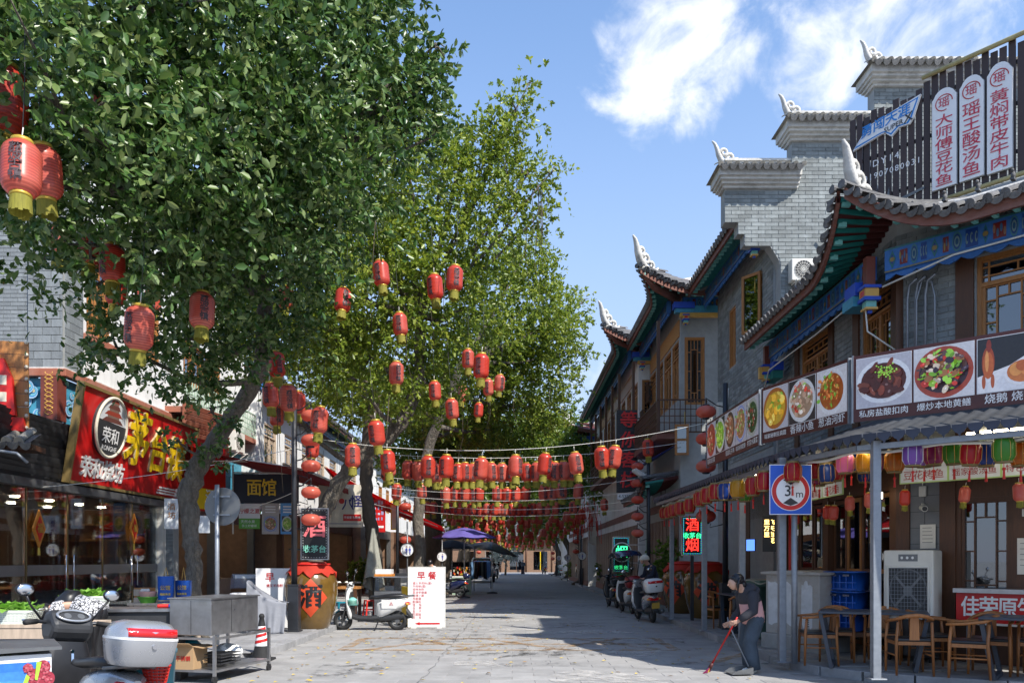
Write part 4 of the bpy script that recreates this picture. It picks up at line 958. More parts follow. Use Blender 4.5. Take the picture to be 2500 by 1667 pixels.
DISH=dict(
 pork=('cloth',PL,[(.1,.02,.015),(.16,.035,.02),(.07,.015,.012),(.2,.05,.03)],.46,.4,34,(.06,.13)),
 eel=('white',(.3,.05,.03),[(.05,.03,.05),(.2,.45,.04),(.55,.04,.03),(.1,.05,.05),(.6,.5,.4),(.25,.5,.06),(.3,.13,.05)],.5,.48,150,(.035,.085)),
 tofu=('cloth',(.3,.1,.02),[(.75,.48,.05),(.7,.4,.04),(.8,.58,.12),(.65,.35,.03),(.2,.4,.05)],.46,.44,34,(.07,.12)),
 fish=('dark',(.5,.52,.56),[(.5,.35,.25),(.6,.06,.04),(.65,.55,.45),(.4,.25,.18),(.25,.45,.1),(.7,.65,.6)],.47,.45,80,(.03,.08)),
 shrimp=('white',PL,[(.5,.13,.03),(.6,.2,.05),(.4,.08,.02),(.55,.3,.08),(.15,.35,.04)],.44,.46,90,(.03,.07)),
 greens=('cloth',(.3,.32,.3),[(.04,.1,.03),(.1,.2,.05),(.03,.06,.02),(.5,.45,.4),(.35,.05,.04)],.46,.46,70,(.03,.08)),
 gut=('cloth',(.2,.25,.5),[(.5,.25,.12),(.6,.35,.2),(.2,.45,.08),(.45,.12,.06),(.65,.5,.35)],.46,.45,70,(.03,.08)),
 jar=('cloth',(.06,.03,.02),[(.4,.2,.1),(.55,.1,.05),(.6,.45,.3),(.25,.12,.06),(.6,.6,.5)],.42,.46,70,(.03,.07)),
 veg=('dark',(.5,.5,.5),[(.35,.6,.06),(.45,.65,.1),(.25,.45,.05),(.6,.6,.2)],.46,.48,60,(.03,.1)),
 mix=('cloth',(.3,.05,.04),[(.5,.08,.05),(.4,.2,.1),(.6,.3,.2),(.2,.3,.08)],.46,.48,60,(.03,.09)),
 duck=('dark',(.6,.6,.62),[(.4,.1,.03),(.55,.18,.05),(.3,.06,.02),(.65,.3,.1)],.5,.4,50,(.05,.12)))
def banner(label,p,q,z0,z1,items,over=0,first=0):
    p=Vector((*p,0));q=Vector((*q,0));d=q-p;L=d.length;s=thing('dish_banner',label,'banner',(p.x,p.y,z0),math.atan2(d.y,d.x),'dish banners along the canopy');h=z1-z0
    b=MB();b.box(.012,L-.012,0,.03,0,h);b.out('panel','board_brown',s)
    b=MB();b.box(0,.02,-.008,.045,-.01,h+.01);b.box(L-.02,L,-.008,.045,-.01,h+.01);b.out('frame','galv',s,kind='stuff')
    n=len(items);m=.04;w=(L-.05-m*(n+1)+.02)/n
    for i,(kd,cap)in enumerate(items):
        cx=.035+m+w/2+i*(w+m)-.01;ph=h-.225
        b=MB();b.box(cx-w/2-.008,cx+w/2+.008,-.004,0,.164,.164+ph+.016);o=b.out('photo_border','white',s)
        b=MB();
        if kd=='duck':
            b.c=(.02,.02,.025);b.flat([(cx-w/2,.172),(cx+w/2,.172),(cx+w/2,.172+ph),(cx-w/2,.172+ph)],-.005)
            b.c=(.6,.6,.64);b.flat([(cx-w/2,.172),(cx+w/2,.172),(cx+w/2,.172+ph*.75),(cx,.172+ph*.45),(cx-w/2,.172+ph*.3)],-.0056)
            for e,(ex,ez,erx,erz,c)in enumerate([(-.33,.55,.1,.3,(.28,.05,.02)),(-.33,.5,.085,.25,(.42,.1,.03)),(-.35,.58,.03,.2,(.6,.25,.08)),(-.32,.86,.04,.12,(.2,.03,.02)),(-.4,.2,.03,.13,(.35,.08,.03)),(-.26,.2,.03,.13,(.35,.08,.03)),(.2,.28,.28,.2,(.62,.62,.66)),(.2,.32,.24,.2,(.45,.14,.04)),(.1,.36,.1,.12,(.6,.25,.07)),(.28,.36,.12,.13,(.55,.2,.06)),(.2,.42,.1,.1,(.4,.1,.03))]):b.c=c;b.flat(ell2(cx+ex*w,.172+ez*ph,erx*w,erz*ph,18),-.006-.0006*e)
        else:dish(b,cx,.172+ph/2,w,ph,DISH[kd],-.005)
        if kd=='pork':
            for e in range(60):b.c=random.choice([(.25,.55,.04),(.35,.65,.08)]);b.flat(ell2(cx+random.gauss(.05,.1)*w,.172+ph*random.gauss(.68,.07),.012,.01,6),-.03-.0004*e)
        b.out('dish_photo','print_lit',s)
        if cap:text(cap,min(.135,w*.92/len(cap)),'white',s,cx,-.001,.085,bold=.012)
    return s
banner('far brown banner of five dish photographs on the canopy',(3.8,15.6),(3.86,12.46),3.4,4.25,[('mix','瑶家血豆腐'),('veg',''),('jar','瑶家坛子鸡'),('gut','瑶家秘制肥肠'),('greens','农家水蕨菜')])
banner('middle brown banner of three dish photographs on the canopy',(3.87,12.4),(4.44,10.52),3.4,4.25,[('tofu','瑶家秘制豆腐圆'),('fish','香辣小鱼'),('shrimp','葱油河虾')])
banner('near brown banner with braised pork, eel and roast goose photographs',(4.46,10.48),(7.6,7.62),3.4,4.26,[('pork','私房盐酸扣肉'),('eel','爆炒本地黄鳝'),('duck','烧鹅 烧鸭'),('mix',''),('greens',''),('tofu','')])
of=thing('ridge_ornament','white curled plaster ornament standing behind the dish banner','ornament',(4.86,11.55,4.0));finial(of,Matrix.Rotation(R(10),4,'Z'),.6,'curled_horn')
b=MB();b.cyl((.05,0,-.4),(.05,0,.05),.06);b.out('stand','trim',of)
# menu strips hanging under the canopy
def strip_sign(label,T,L,h,caps):
    s=link('menu_strip',None);s.matrix_world=T;tag(s,label,'sign','menu strips under the canopy')
    b=MB();b.box(0,L,0,.02,0,h);b.out('strip_border','lime',s)if 'lime' in M else(pm('lime',(.42,.6,.2),.5),b.out('strip_border','lime',s))
    n=len(caps);w=L/n
    for i,c in enumerate(caps):
        b=MB();b.box(i*w+.015,(i+1)*w-.015,-.004,0,.015,h-.015);o=b.out('strip_panel','paper_white',s)if 'paper_white' in M else(pm('paper_white',(.66,.7,.72),.5),b.out('strip_panel','paper_white',s))[1]
        p=MB();
        for e in range(34):p.c=random.choice([(.35,.12,.03),(.5,.25,.08),(.1,.15,.1),(.55,.5,.4),(.3,.05,.02)]);p.flat(ell2(i*w+w*(.2+.6*random.random()),h*(.5+.3*random.random()),.05,.03,8),-.005-.0005*e)
        p.out('dish_print','print',s)
        text(c,min(.15,w*.85/len(c)),'red_dark',s,i*w+w/2,-.004,h*.2,bold=.004)if 'red_dark' in M else(pm('red_dark',(.35,.01,.015),.5),text(c,min(.15,w*.85/len(c)),'red_dark',s,i*w+w/2,-.004,h*.2,bold=.004))
strip_sign('pale menu strip of four dishes facing the corner under the canopy',Tc@Matrix.Translation((.42,-.9,2.68)),2.6,.52,['豆花烤鱼','瑶家酸汤鱼','特色簸箕菜','荔波风味'])
strip_sign('pale menu strip of dishes along the street side under the canopy',Ts@Matrix.Translation((-2.5,-.8,2.62)),2.4,.45,['瑶家酸汤鱼','特色簸箕菜','豆花烤鱼'])

# ------------------------------------------------------------------ lanterns
def lantern_parts(R0=.17,H=.5):
    prof=[];nr=17
    for i in range(nr*2+1):
        t=i/(nr*2);a=abs(2*t-1);r=R0*(1-.42*max(0,(a-.55)/.45)**2.2);r-=(.006 if i%2 else 0);prof.append((r,H*t))
    body=MB();body.lathe(prof,20,caps=True);body.mi=[1 if(f[0]//20)%2==1 else 0 for f in body.f[:-2]]+[0,0]  # alternate rows take the painted groove shade
    cap=MB();cap.lathe([(R0*.5,H-.002),(R0*.56,H+.005),(R0*.56,H+.035),(R0*.5,H+.037)],16);
    cap2=MB();cap2.lathe([(R0*.5,-.03),(R0*.56,-.028),(R0*.56,0),(R0*.5,.004)],16)
    fr_=MB();n=20
    for j in range(n):
        a=2*PI*j/n;r=R0*.52;c,s_=math.cos(a),math.sin(a);w=R0*.105;k=random.uniform(.9,1.1)
        fr_.add([(r*c-w*s_,r*s_+w*c,-.035),(r*c+w*s_,r*s_-w*c,-.035),(r*1.12*c+w*s_,r*1.12*s_-w*c,-.035-.15*k),(r*1.12*c-w*s_,r*1.12*s_+w*c,-.035-.15*k)],[(0,1,2,3)])
    hook=MB();hook.tube([(0,0,H+.05),(0,0,H+.1),(.006,0,H+.17)],.006,5)
    tx=MB();vs,fs_=text_mb('荔波古镇',1,vert=True,line=.88);sz=.1
    def rad(z):
        t=min(1,max(0,z/H));a=abs(2*t-1);return R0*(1-.42*max(0,(a-.55)/.45)**2.2)+.004
    pts=[];zc=sum(v[1]for v in vs)/len(vs);
    for v in vs:z=H*.5+(v[1]-zc)*sz*1.0;a=-PI/2+v[0]*sz*1.25/R0;r=rad(z);pts.append((r*math.cos(a),r*math.sin(a),z))
    for k in(0,.004,-.004):tx.add([(p[0]*(1+abs(k)),p[1]*(1+abs(k)*.5+k*.3),p[2]+k)for p in pts],fs_)
    return[('body',body.mesh('lantern_body',['lantern_red','lantern_groove_shade'])),('top_cap',cap.mesh('lantern_cap','gold')),('bottom_ring',cap2.mesh('lantern_ring','gold')),('fringe',fr_.mesh('lantern_fringe','fringe')),('hook',hook.mesh('lantern_hook','offwhite')),('lettering',tx.mesh('lantern_text','ink'))]
pm('ink',(.07,.045,.05),.6,var=.5,scale=30)
LP=lantern_parts()
def lantern(loc,label,group,s=1.0,txt=True,rz=None,tilt=0):
    o=link('red_lantern',None);tag(o,label,'lantern',group)
    o.matrix_world=Matrix.Translation(Vector(loc)-Vector((0,0,.25*s)))@Matrix.Rotation(random.uniform(-.9,.9)if rz is None else rz,4,'Z')@Matrix.Rotation(random.gauss(0,.08)+tilt,4,'X')@Matrix.Rotation(random.gauss(0,.08),4,'Y')@Matrix.Scale(s,4)
    for n,m in LP:
        if n=='lettering' and not txt:continue
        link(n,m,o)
    return o
def oval_parts():
    R0,H=.2,.25;n=24;b=MB();prof=[(R0*math.sin(PI*(.09+.82*i/16))**.8*(1-(.004/R0 if i%2 else 0)),-H/2*math.cos(PI*(.09+.82*i/16)))for i in range(17)];b.lathe(prof,22)
    c=MB();c.lathe([(.07,.11),(.075,.12),(.075,.145),(.06,.15)],12);c.tube([(0,0,.15),(0,0,.2)],.01,5)
    d=MB();d.lathe([(.06,-.15),(.075,-.14),(.075,-.115)],12)
    return[('body',b.mesh('oval_body','lantern_oval')),('cap',c.mesh('oval_cap','dark_metal')),('base',d.mesh('oval_base','dark_metal'))]
OP=oval_parts()
def oval(loc,label,group,s=1.0):
    o=link('oval_lantern',None);tag(o,label,'lantern',group);o.matrix_world=Matrix.Translation(loc)@Matrix.Rotation(random.uniform(0,6),4,'Z')@Matrix.Scale(s,4)
    for n,m in OP:link(n,m,o)
    return o
def silk_parts(mat):
    b=MB();b.lathe([(.085,0),(.105,.025),(.118,.06),(.118,.2),(.105,.235),(.085,.26)],8);
    r=MB()
    for j in range(8):a=2*PI*(j)/8;r.tube([(.087*math.cos(a),.087*math.sin(a),0),(.121*math.cos(a),.121*math.sin(a),.06),(.121*math.cos(a),.121*math.sin(a),.2),(.087*math.cos(a),.087*math.sin(a),.26)],.0035,4)
    c=MB();c.lathe([(.086,.255),(.09,.26),(.09,.285),(.086,.287)],12,caps=False);c.lathe([(.086,-.02),(.09,-.018),(.09,.002),(.086,.004)],12,caps=False);c.tube([(0,0,.26),(0,0,.36)],.003,4);c.bar((-.088,0,.27),(.088,0,.27),.005)
    t=MB();t.tube([(0,0,-.01),(0,0,-.07)],.004,4);t.ell((0,0,-.085),(.02,.012,.02),8,6);t.cyl((0,0,-.1),(0,0,-.2),.01,.016,8)
    return[('body',b.mesh('silk_body','lan_'+mat)),('ribs',r.mesh('silk_ribs','gold_paint' if mat!='violet' else 'white')),('wire_frame',c.mesh('silk_rings','gold_dark')),('tassel',t.mesh('silk_tassel','red_plastic'))]
pm('gold_dark',(.2,.14,.05),.5)
SP={k:silk_parts(k)for k in('red','blue','green','yellow','violet','magenta','orange','pinkish')}
def silk(px,py,dpx,col,label,Y=None):
    s=1.0;Y=Y or .24*FPX/dpx;o=link('silk_lantern',None);tag(o,label,'lantern','silk lanterns under the canopy edge')
    o.matrix_world=Matrix.Translation(at(px,py,Y)-Vector((0,0,.13)))@Matrix.Rotation(random.uniform(0,3),4,'Z')@Matrix.Rotation(random.gauss(0,.03),4,'X')
    for n,m in SP[col]:
        q=link(n,m,o)
        if n=='wire_frame':q['kind']='stuff'
near=[(90,260,'red',11.3),(225,250,'red',12.2),(255,290,'magenta',12.6),(302,268,'blue',11.6),(355,258,'red',12.2),(415,205,'pinkish',10.9),(455,200,'blue',11.6),(540,200,'yellow',10.7),(598,198,'magenta',11.4),(538,268,'blue',12.4),(722,195,'orange',10.3),(835,152,'violet',9.8),(905,162,'violet',10.6),(965,150,'magenta',10.4),(1090,142,'green',10.0),(1190,145,'red',9.5),(1290,152,'blue',9.8),(1400,122,'green',9.1),(1505,148,'orange',9.4)]
seen={}
for i,(x,y,c,Y)in enumerate(near):
    px=1900+x*.3934;nb={0:'hanging over the height limit sign',1:'beside the height limit sign, just right of it',2:'low among the cluster right of the height limit sign',3:'in the cluster right of the height limit sign',4:'between the blue and the pink silk lantern',5:'right of the height limit sign',6:'half hidden behind the pink silk lantern',7:'left of the near canopy post',8:'half hidden by the near canopy post',9:'hanging below the yellow silk lantern',10:'right of the near canopy post',11:'larger of the two violet lanterns',12:'tucked behind the larger violet lantern',13:'next to the violet pair',14:'between magenta and red lanterns at the corner',15:'between green and blue lanterns at the corner',16:'between red and green lanterns at the corner',17:'second green one, nearest the right edge',18:'rightmost of all at the picture edge'}[i]
    silk(px,1050+y*.3934,0,c,f'{c.replace("pinkish", "pale pink")} silk lantern {nb}',Y)
far=[(672,310,'red',20.0),(708,305,'red',18.9),(743,290,'red',17.9),(793,275,'red',16.9),(860,255,'red',16.0),(935,205,'red',15.1),(988,180,'red',14.3),(1050,155,'red',13.6),(1120,150,'blue',13.0),(1168,152,'blue',13.5),(1218,132,'yellow',12.6),(1330,112,'red',11.9),(1410,76,'red',11.5),(1268,160,'green',13.0)]
for i,(x,y,c,Y)in enumerate(far):
    lab=f'{c} silk lantern, {ORD[i]} from the far end of the row on the canopy edge'
    silk(1400+x*.3298,1150+y*.3298,0,c,lab,Y)
for i,(x,y,Y)in enumerate([(110,545,13.2),(305,510,12.6),(340,512,12.2),(445,455,12.0),(565,435,11.5),(785,420,11.2),(1150,400,10.7),(1500,385,9.6)]):
    lantern(at(1900+x*.3934,1050+y*.3934,Y),f'small dark red lantern with yellow fringe inside the canopy, {ORD[i]} from the left','small lanterns inside the canopy',.42,False)

# ------------------------------------------------------------------ height limit sign
hl=thing('height_limit_sign','blue square height limit sign reading 3 m with red ring','sign',(4.03,11.4,0))
b=MB();b.tube([(0,0,.12),(0,0,2.5)],.042,12);b.out('pole','galv',hl)
b=MB();b.box(-.38,.22,-.075,-.06,2.24,2.95);b.out('panel','blue_sign',hl);b=MB()
for a in((-.38,.22,2.24,2.25),(-.38,.22,2.94,2.95),(-.38,-.37,2.25,2.94),(.21,.22,2.25,2.94)):b.box(a[0],a[1],-.0765,-.0755,a[2],a[3])
b.out('panel_edge','white',hl)
b=MB();b.flat(ell2(-.08,2.57,.275,.275,40),-.077);b.out('white_rim','white',hl);b=MB();b.flat(ell2(-.08,2.57,.265,.265,40),-.0785);b.out('red_ring','red',hl);b=MB();b.flat(ell2(-.08,2.57,.205,.205,40),-.08);b.out('white_disc','white',hl)
for nm,pl in(('upper_wedge',[(-.08,2.66),(-.19,2.735),(-.08,2.773),(.03,2.735)]),('lower_wedge',[(-.08,2.48),(.03,2.405),(-.08,2.367),(-.19,2.405)])):b=MB();b.flat(pl[::-1],-.0815);b.out(nm,'charcoal',hl)
text('3',.22,'charcoal',hl,-.12,-.0785,2.57,bold=.012);text('m',.15,'charcoal',hl,.045,-.0785,2.53,bold=.002)
b=MB()
for z in(2.35,2.8):b.box(-.3,.15,-.06,.05,z,z+.03)
b.out('clamp','galv',hl)

# ------------------------------------------------------------------ restaurant furniture
def table(label,loc,rz,L=1.3,W=.75):
    t=thing('dining_table',label,'table',loc,rz,'slate grey dining tables');b=MB();b.box(-L/2,L/2,-W/2,W/2,.74,.77);b.out('tabletop','table_slate',t,bev=.006)
    for sx in(-1,1):
        b=MB();x=sx*(L/2-.12)
        b.bar((x+sx*.1,-W/2+.08,.74),(x-sx*.04,-W/2+.08,0),.07,.05);b.out('leg','table_slate',t);b=MB();b.bar((x+sx*.1,W/2-.08,.74),(x-sx*.04,W/2-.08,0),.07,.05);b.out('leg','table_slate',t)
        b=MB();b.box(x-.1*0-sx*.04-.03,x-sx*.04+.03,-W/2+.1,W/2-.1,.0,.05);b.out('foot_bar','table_slate',t)
    return t
pm('table_slate',(.045,.055,.075),.5,var=.2)
chair_src=None
def chair(label,loc,rz):
    global chair_src
    if chair_src:return dup(chair_src,loc,rz,label)
    t=thing('wooden_chair',label,'chair',loc,rz,'wooden armchairs of the restaurant');chair_src=t
    b=MB();b.box(-.23,.23,-.22,.2,.43,.47);b.out('seat','black',t,bev=.015)
    b=MB();b.box(-.22,.22,-.21,.19,.385,.43);b.out('seat_frame','wood_chair',t)
    for sx in(-1,1):
        b=MB();b.tube([(sx*.23,-.22,0),(sx*.225,-.21,.45),(sx*.22,-.19,.66)],[.015,.021,.017],8);b.out('leg','wood_chair',t)
        b=MB();b.tube([(sx*.22,.23,0),(sx*.215,.2,.45),(sx*.2,.22,.68)],[.015,.021,.017],8);b.out('leg','wood_chair',t)
        b=MB();b.tube([(sx*.225,-.2,.25),(sx*.215,.2,.25)],.011,6);b.out('side_stretcher','wood_chair',t)
    b=MB();b.tube([(-.23,-.25,.665),(-.245,-.05,.68),(-.22,.17,.71),(-.12,.27,.755),(0,.3,.77),(.12,.27,.755),(.22,.17,.71),(.245,-.05,.68),(.23,-.25,.665)],[.02,.024,.026,.032,.036,.032,.026,.024,.02],8,.8);b.out('arm_rail','wood_chair',t)
    b=MB();b.prism([(-.06,.45),(.06,.45),(.05,.76),(-.05,.76)],.19,.205);b.T=I4;b.out('back_splat','wood_chair',t)
    return t
table('slate table beside the near canopy post',(4.95,10.95,.13),R(-25),1.35);table('slate table cut by the right picture edge',(6.55,9.65,.13),R(-38),1.5)
table('slate table deeper under the canopy by the big wine jar',(4.75,16.4,.13),R(90),1.2)
for lab,x,y,rz in[('chair left of the slate table beside the near post, facing right',4.33,11.3,-100),('chair behind the slate table beside the near post',4.75,11.7,-20),('second chair behind the slate table beside the near post',5.35,11.5,-30),('chair with its back to the street right of the near post',5.15,10.35,170),('chair tucked at the right end of the near slate table',5.7,10.85,80),('chair facing right at the left end of the edge table',5.75,10.05,-120),('chair behind the edge table, left one',6.2,10.35,-35),('chair behind the edge table, middle one',6.7,10.1,-40),('chair behind the edge table, right one',7.1,9.8,-45),('chair in front of the edge table',6.15,9.0,150)]:chair(lab,(x,y,.13),R(rz))
chair('chair by the wine jar, nearer the jar',(4.45,17.35,.13),R(20));chair('chair by the wine jar, nearer the sweeping woman',(4.5,15.6,.13),R(160));chair('chair against the dark shopfront behind the wine jar table',(5.3,16.2,.13),R(-80))
# air cooler
ac=thing('air_cooler','large white wheeled air cooler with square black fan grille','air cooler',(5.95+.66*.42-.75*.45,12.35-.75*.42-.66*.45,.12),CA+R(8))
ac.scale=(.8,.85,1);b=MB();b.box(-.42,.42,-.3,.3,.62,1.62);b.out('housing','offwhite',ac,bev=.03);b=MB();b.box(-.4,.4,-.28,.28,.08,.62);b.out('water_tank','charcoal',ac,bev=.03)
b=MB();b.box(-.34,.34,-.302,-.298,.68,1.38);b.out('grille_well','charcoal',ac)
b=MB();
for k in range(13):z=.7+k*.055;b.box(-.34,.34,-.322,-.318,z,z+.004);x=-.33+k*.055;b.box(x-.002,x+.002,-.326,-.3225,.68,1.38)
b.out('grille','galv',ac)
b=MB();b.tube([(-.34,-.31,.68),(.34,-.31,.68),(.34,-.31,1.38),(-.34,-.31,1.38)],.028,6,close=True);b.out('grille_rim','offwhite',ac)
b=MB()
for k in range(4):a=PI/4+k*PI/2;b.bar((.06*math.cos(a),-.303,1.03+.06*math.sin(a)),(.31*math.cos(a),-.303,1.03+.31*math.sin(a)),.035,.006,up=(0,1,0))
b.cyl((0,-.3,1.03),(0,-.312,1.03),.08,n=16);b.out('fan','metal_sign_grey',ac);b=MB();b.tube([(.31*math.cos(2*PI*i/32),-.306,1.03+.31*math.sin(2*PI*i/32))for i in range(32)],.012,5,close=True);b.out('fan_ring','metal_sign_grey',ac)
b=MB();b.box(-.16,.16,-.306,-.3,1.46,1.56);b.out('control_panel','metal_sign_grey',ac)
for k in range(3):b=MB();b.cyl((-.1+k*.09,-.306,1.51),(-.1+k*.09,-.325,1.51),.02);b.out('knob','white',ac)
for sx in(-1,1):b=MB();b.cyl((sx*.34-.015,-.2,.05),(sx*.34+.015,-.2,.05),.05);b.out('castor','rubber',ac)
# stacked blue crates
for r_,xx in((0,0),(1,.34)):
    for j in range(3):
        p=Vector((5.25+.27*xx,12.55-.72*xx+.2,.5+j*.31));cr=thing('storage_crate',f'{["bottom", "middle", "top"][j]} blue plastic crate in the {["left", "right"][r_]} stack by the post','crate',p,CA,'stacked blue crates')
        b=MB();b.loft([[(sx*w,sy*d,z)for sx,sy in((-1,-1),(1,-1),(1,1),(-1,1))]for w,d,z in((.15,.2,0),(.168,.225,.28),(.175,.235,.28),(.175,.235,.3),(.16,.215,.3),(.143,.19,.02))]);b.out('body','blue_crate',cr)
        b=MB();b.cb((0,-.238,.24),(.1,.01,.03));b.out('handle','navy',cr);b=MB()
        for q in(-.1,0,.1):b.cb((q,-.225,.14),(.012,.02,.2))
        for z_ in(.03,.13):b.cb((0,-.22,z_),(.3,.02,.014))
        b.out('ribs','blue_crate',cr,kind='stuff')
cs=thing('crate_bench','dark low bench under the blue crates','bench',(5.35,12.6,.12),CA);b=MB();b.box(-.3,.75,-.28,.28,.3,.37);b.out('top','wood_dark',cs)
for x in(-.25,.68):
    for y in(-.22,.22):b=MB();b.box(x-.03,x+.03,y-.03,y+.03,0,.3);b.out('leg','wood_dark',cs)
# red counter sign
rs=thing('counter_sign','red counter front with large white characters at the right edge','sign');rs.matrix_world=Tc@Matrix.Translation((1.0,-.42,0))
b=MB();b.box(0,3,0,.3,.72,1.14);b.out('counter_front','red_print',rs);b=MB();b.box(-.03,3,-.04,.35,1.14,1.2);b.out('counter_top','steel',rs);b=MB();b.box(0,3,-.012,-.002,.7,.73);b.out('lower_trim','offwhite',rs)
text('佳荣原生态现切',.3,'white',rs,.06,-.002,.93,bold=.028,align='LEFT',gap=.82,sx=.85)
for x in(.1,1.4,2.8):b=MB();b.box(x,x+.05,.1,.15,.12,.72);b.out('leg','galv',rs)
# wall bits
for i,(lab,x,z,w,h)in enumerate([('white notice pinned on the tiled pier',.47,1.95,.22,.36),('large white notice beside the far dining window',1.77,1.65,.24,.5),('small cream notice above the large one by the window',1.78,2.25,.14,.1)]):
    nn=thing('paper_notice',lab,'notice',group='paper notices');nn.matrix_world=Tc@Matrix.Translation((x,-.035,z));b=MB();b.box(-w/2,w/2,-.004,0,-h/2,h/2);b.out('sheet','paper',nn)
    b=MB();
    for k in range(5):b.box(-w*.35,w*(.1+.25*random.random()),-.0055,-.0045,h*.35-k*h*.15,h*.35-k*h*.15+.006)
    b.out('print_lines','charcoal',nn)
cv=thing('security_camera','white bullet security camera on the tiled pier','camera');cv.matrix_world=Tc@Matrix.Translation((.42,-.05,2.38))
b=MB();b.cyl((0,-.08,0),(.12,-.28,-.03),.04,.045);b.out('body','offwhite',cv);b=MB();b.cyl((.121,-.281,-.03),(.125,-.288,-.031),.035);b.out('lens','black',cv);b=MB();b.tube([(0,.04,.05),(0,-.06,.06),(.02,-.11,.03)],.015,6);b.out('bracket','offwhite',cv)
bx_=thing('junction_box','small white junction box above the security camera','box');bx_.matrix_world=Tc@Matrix.Translation((.4,-.03,2.55));b=MB();b.box(-.05,.05,-.04,0,0,.16);b.out('casing','offwhite',bx_,bev=.01);b=MB();b.tube([(0,-.02,.16),(0,-.02,.5)],.006,5);b.out('cable','offwhite',bx_)
wl_=thing('wall_lamp','small lit wall lamp on the tiled pier under the canopy','lamp');wl_.matrix_world=Tc@Matrix.Translation((-.25,-.15,2.55));b=MB();b.box(-.07,.07,-.07,.07,0,.1);b.out('shade','lamp_glow',wl_);b=MB();b.box(-.08,.08,-.08,.08,.1,.12);b.out('cap','black',wl_)
# utility cabinet
uc=thing('utility_cabinet','grey metal utility cabinet with peeling posters on a concrete plinth','cabinet',(4.82,13.15,.12),R(-62))
b=MB();b.box(-.62,.62,-.36,.36,0,.26);b.out('plinth','concrete',uc,bev=.02);b=MB();b.box(-.56,.56,-.3,.3,.26,1.24);b.out('body','rust_cab',uc,bev=.01);b=MB();b.prism([(-.62,1.24),(.62,1.24),(.62,1.28),(0,1.31),(-.62,1.28)],-.36,.36);b.out('lid','rust_cab',uc)
def ragged(x0,x1,z0,z1,n=9,j=.05):return[(x0+(x1-x0)*i/n+random.uniform(-j,j)*.4,z0+random.uniform(-j,j))for i in range(n+1)]+[(x1-(x1-x0)*i/n+random.uniform(-j,j)*.4,z1+random.uniform(-j,j))for i in range(n+1)]
b=MB();b.flat(ragged(-.5,.12,.42,1.08),-.302);b.out('torn_poster','poster_peel',uc);b=MB();b.flat(ragged(.2,.42,.4,1.1),-.3022);b.out('torn_poster','poster_peel',uc)
b=MB();
for k in range(6):b.box(.28,.36,-.306,-.3,.42+k*.03,.43+k*.03)
b.out('vent_slots','black',uc)
b=MB();b.T=fr(-.56,0,0,R(-90));b.box(-.22,.05,-.004,0,.6,1.0);b.out('service_flap','metal_sign_grey',uc)
# wheelie bin and covered bin
wb=thing('refuse_bin','dark green plastic refuse bin with a cloth on its lid','bin',(4.75,14.9,.12),R(-70));b=MB();b.loft([[(sx*w,sy*d,z)for sx,sy in((-1,-1),(1,-1),(1,1),(-1,1))]for w,d,z in((.22,.26,.05),(.29,.34,1.0),(.32,.37,1.0),(.32,.37,1.05))]);b.out('body','bin_green',wb);b=MB();b.prism([(-.33,1.05),(.33,1.05),(.3,1.1),(-.3,1.1)],-.38,.38);b.out('lid','bin_green',wb)
b=MB();b.sheet(lambda u,v:(-.25+.6*u,-.4+.75*v,1.115+.05*math.sin(5*u+3*v)*u-.12*max(0,.25-v)),8,8);b.out('cloth','cloth_olive',wb,solid=.02)
for s in(-1,1):b=MB();b.cyl((s*.22,.28,.06),(s*.27,.28,.06),.07);b.out('wheel','rubber',wb)
bt=thing('black_box','long black lidded box behind the utility cabinet','box',(5.35,13.9,.12),R(-70));b=MB();b.box(-.5,.5,-.25,.25,0,1.0);b.out('body','charcoal',bt,bev=.02);b=MB();b.prism([(-.53,1.0),(.53,1.0),(.5,1.12),(-.5,1.12)],-.28,.28);b.out('lid','black',bt)
# LED gold lettering and screen deeper in the shop
for i,(t_,px)in enumerate((('里万里',1872),('飞天白花',1884))):
    o=thing('led_couplet',f'glowing gold vertical lettering inside the dark shop, {["left", "right"][i]} column','sign',at(px,1290,15.6),R(-20),'gold glowing couplets');
    for k,chh in enumerate(t_):text(chh,.11,'led_gold',o,0,0,.12-k*.12,bold=.01)
    b=MB();b.box(-.08,.08,.01,.03,-.45,.25);b.out('backing','black',o)
tvs=thing('wall_screen','small glowing blue screen inside the dark shop','screen',at(1832,1330,17.2),R(-50));b=MB();b.box(-.1,.1,0,.01,-.12,.12);b.out('display','screen_blue',tvs);b=MB();b.box(-.11,.11,.01,.04,-.13,.13);b.out('case','black',tvs)
rp=thing('red_column','bright red column beside the dark shop entrance','column',(5.6,16.0,.12));b=MB();b.tube([(0,0,.1),(0,0,3.1)],.06,12);b.out('shaft','red',rp);b=MB();b.lathe([(.11,0),(.11,.06),(.08,.1)],12);b.out('base','concrete',rp)

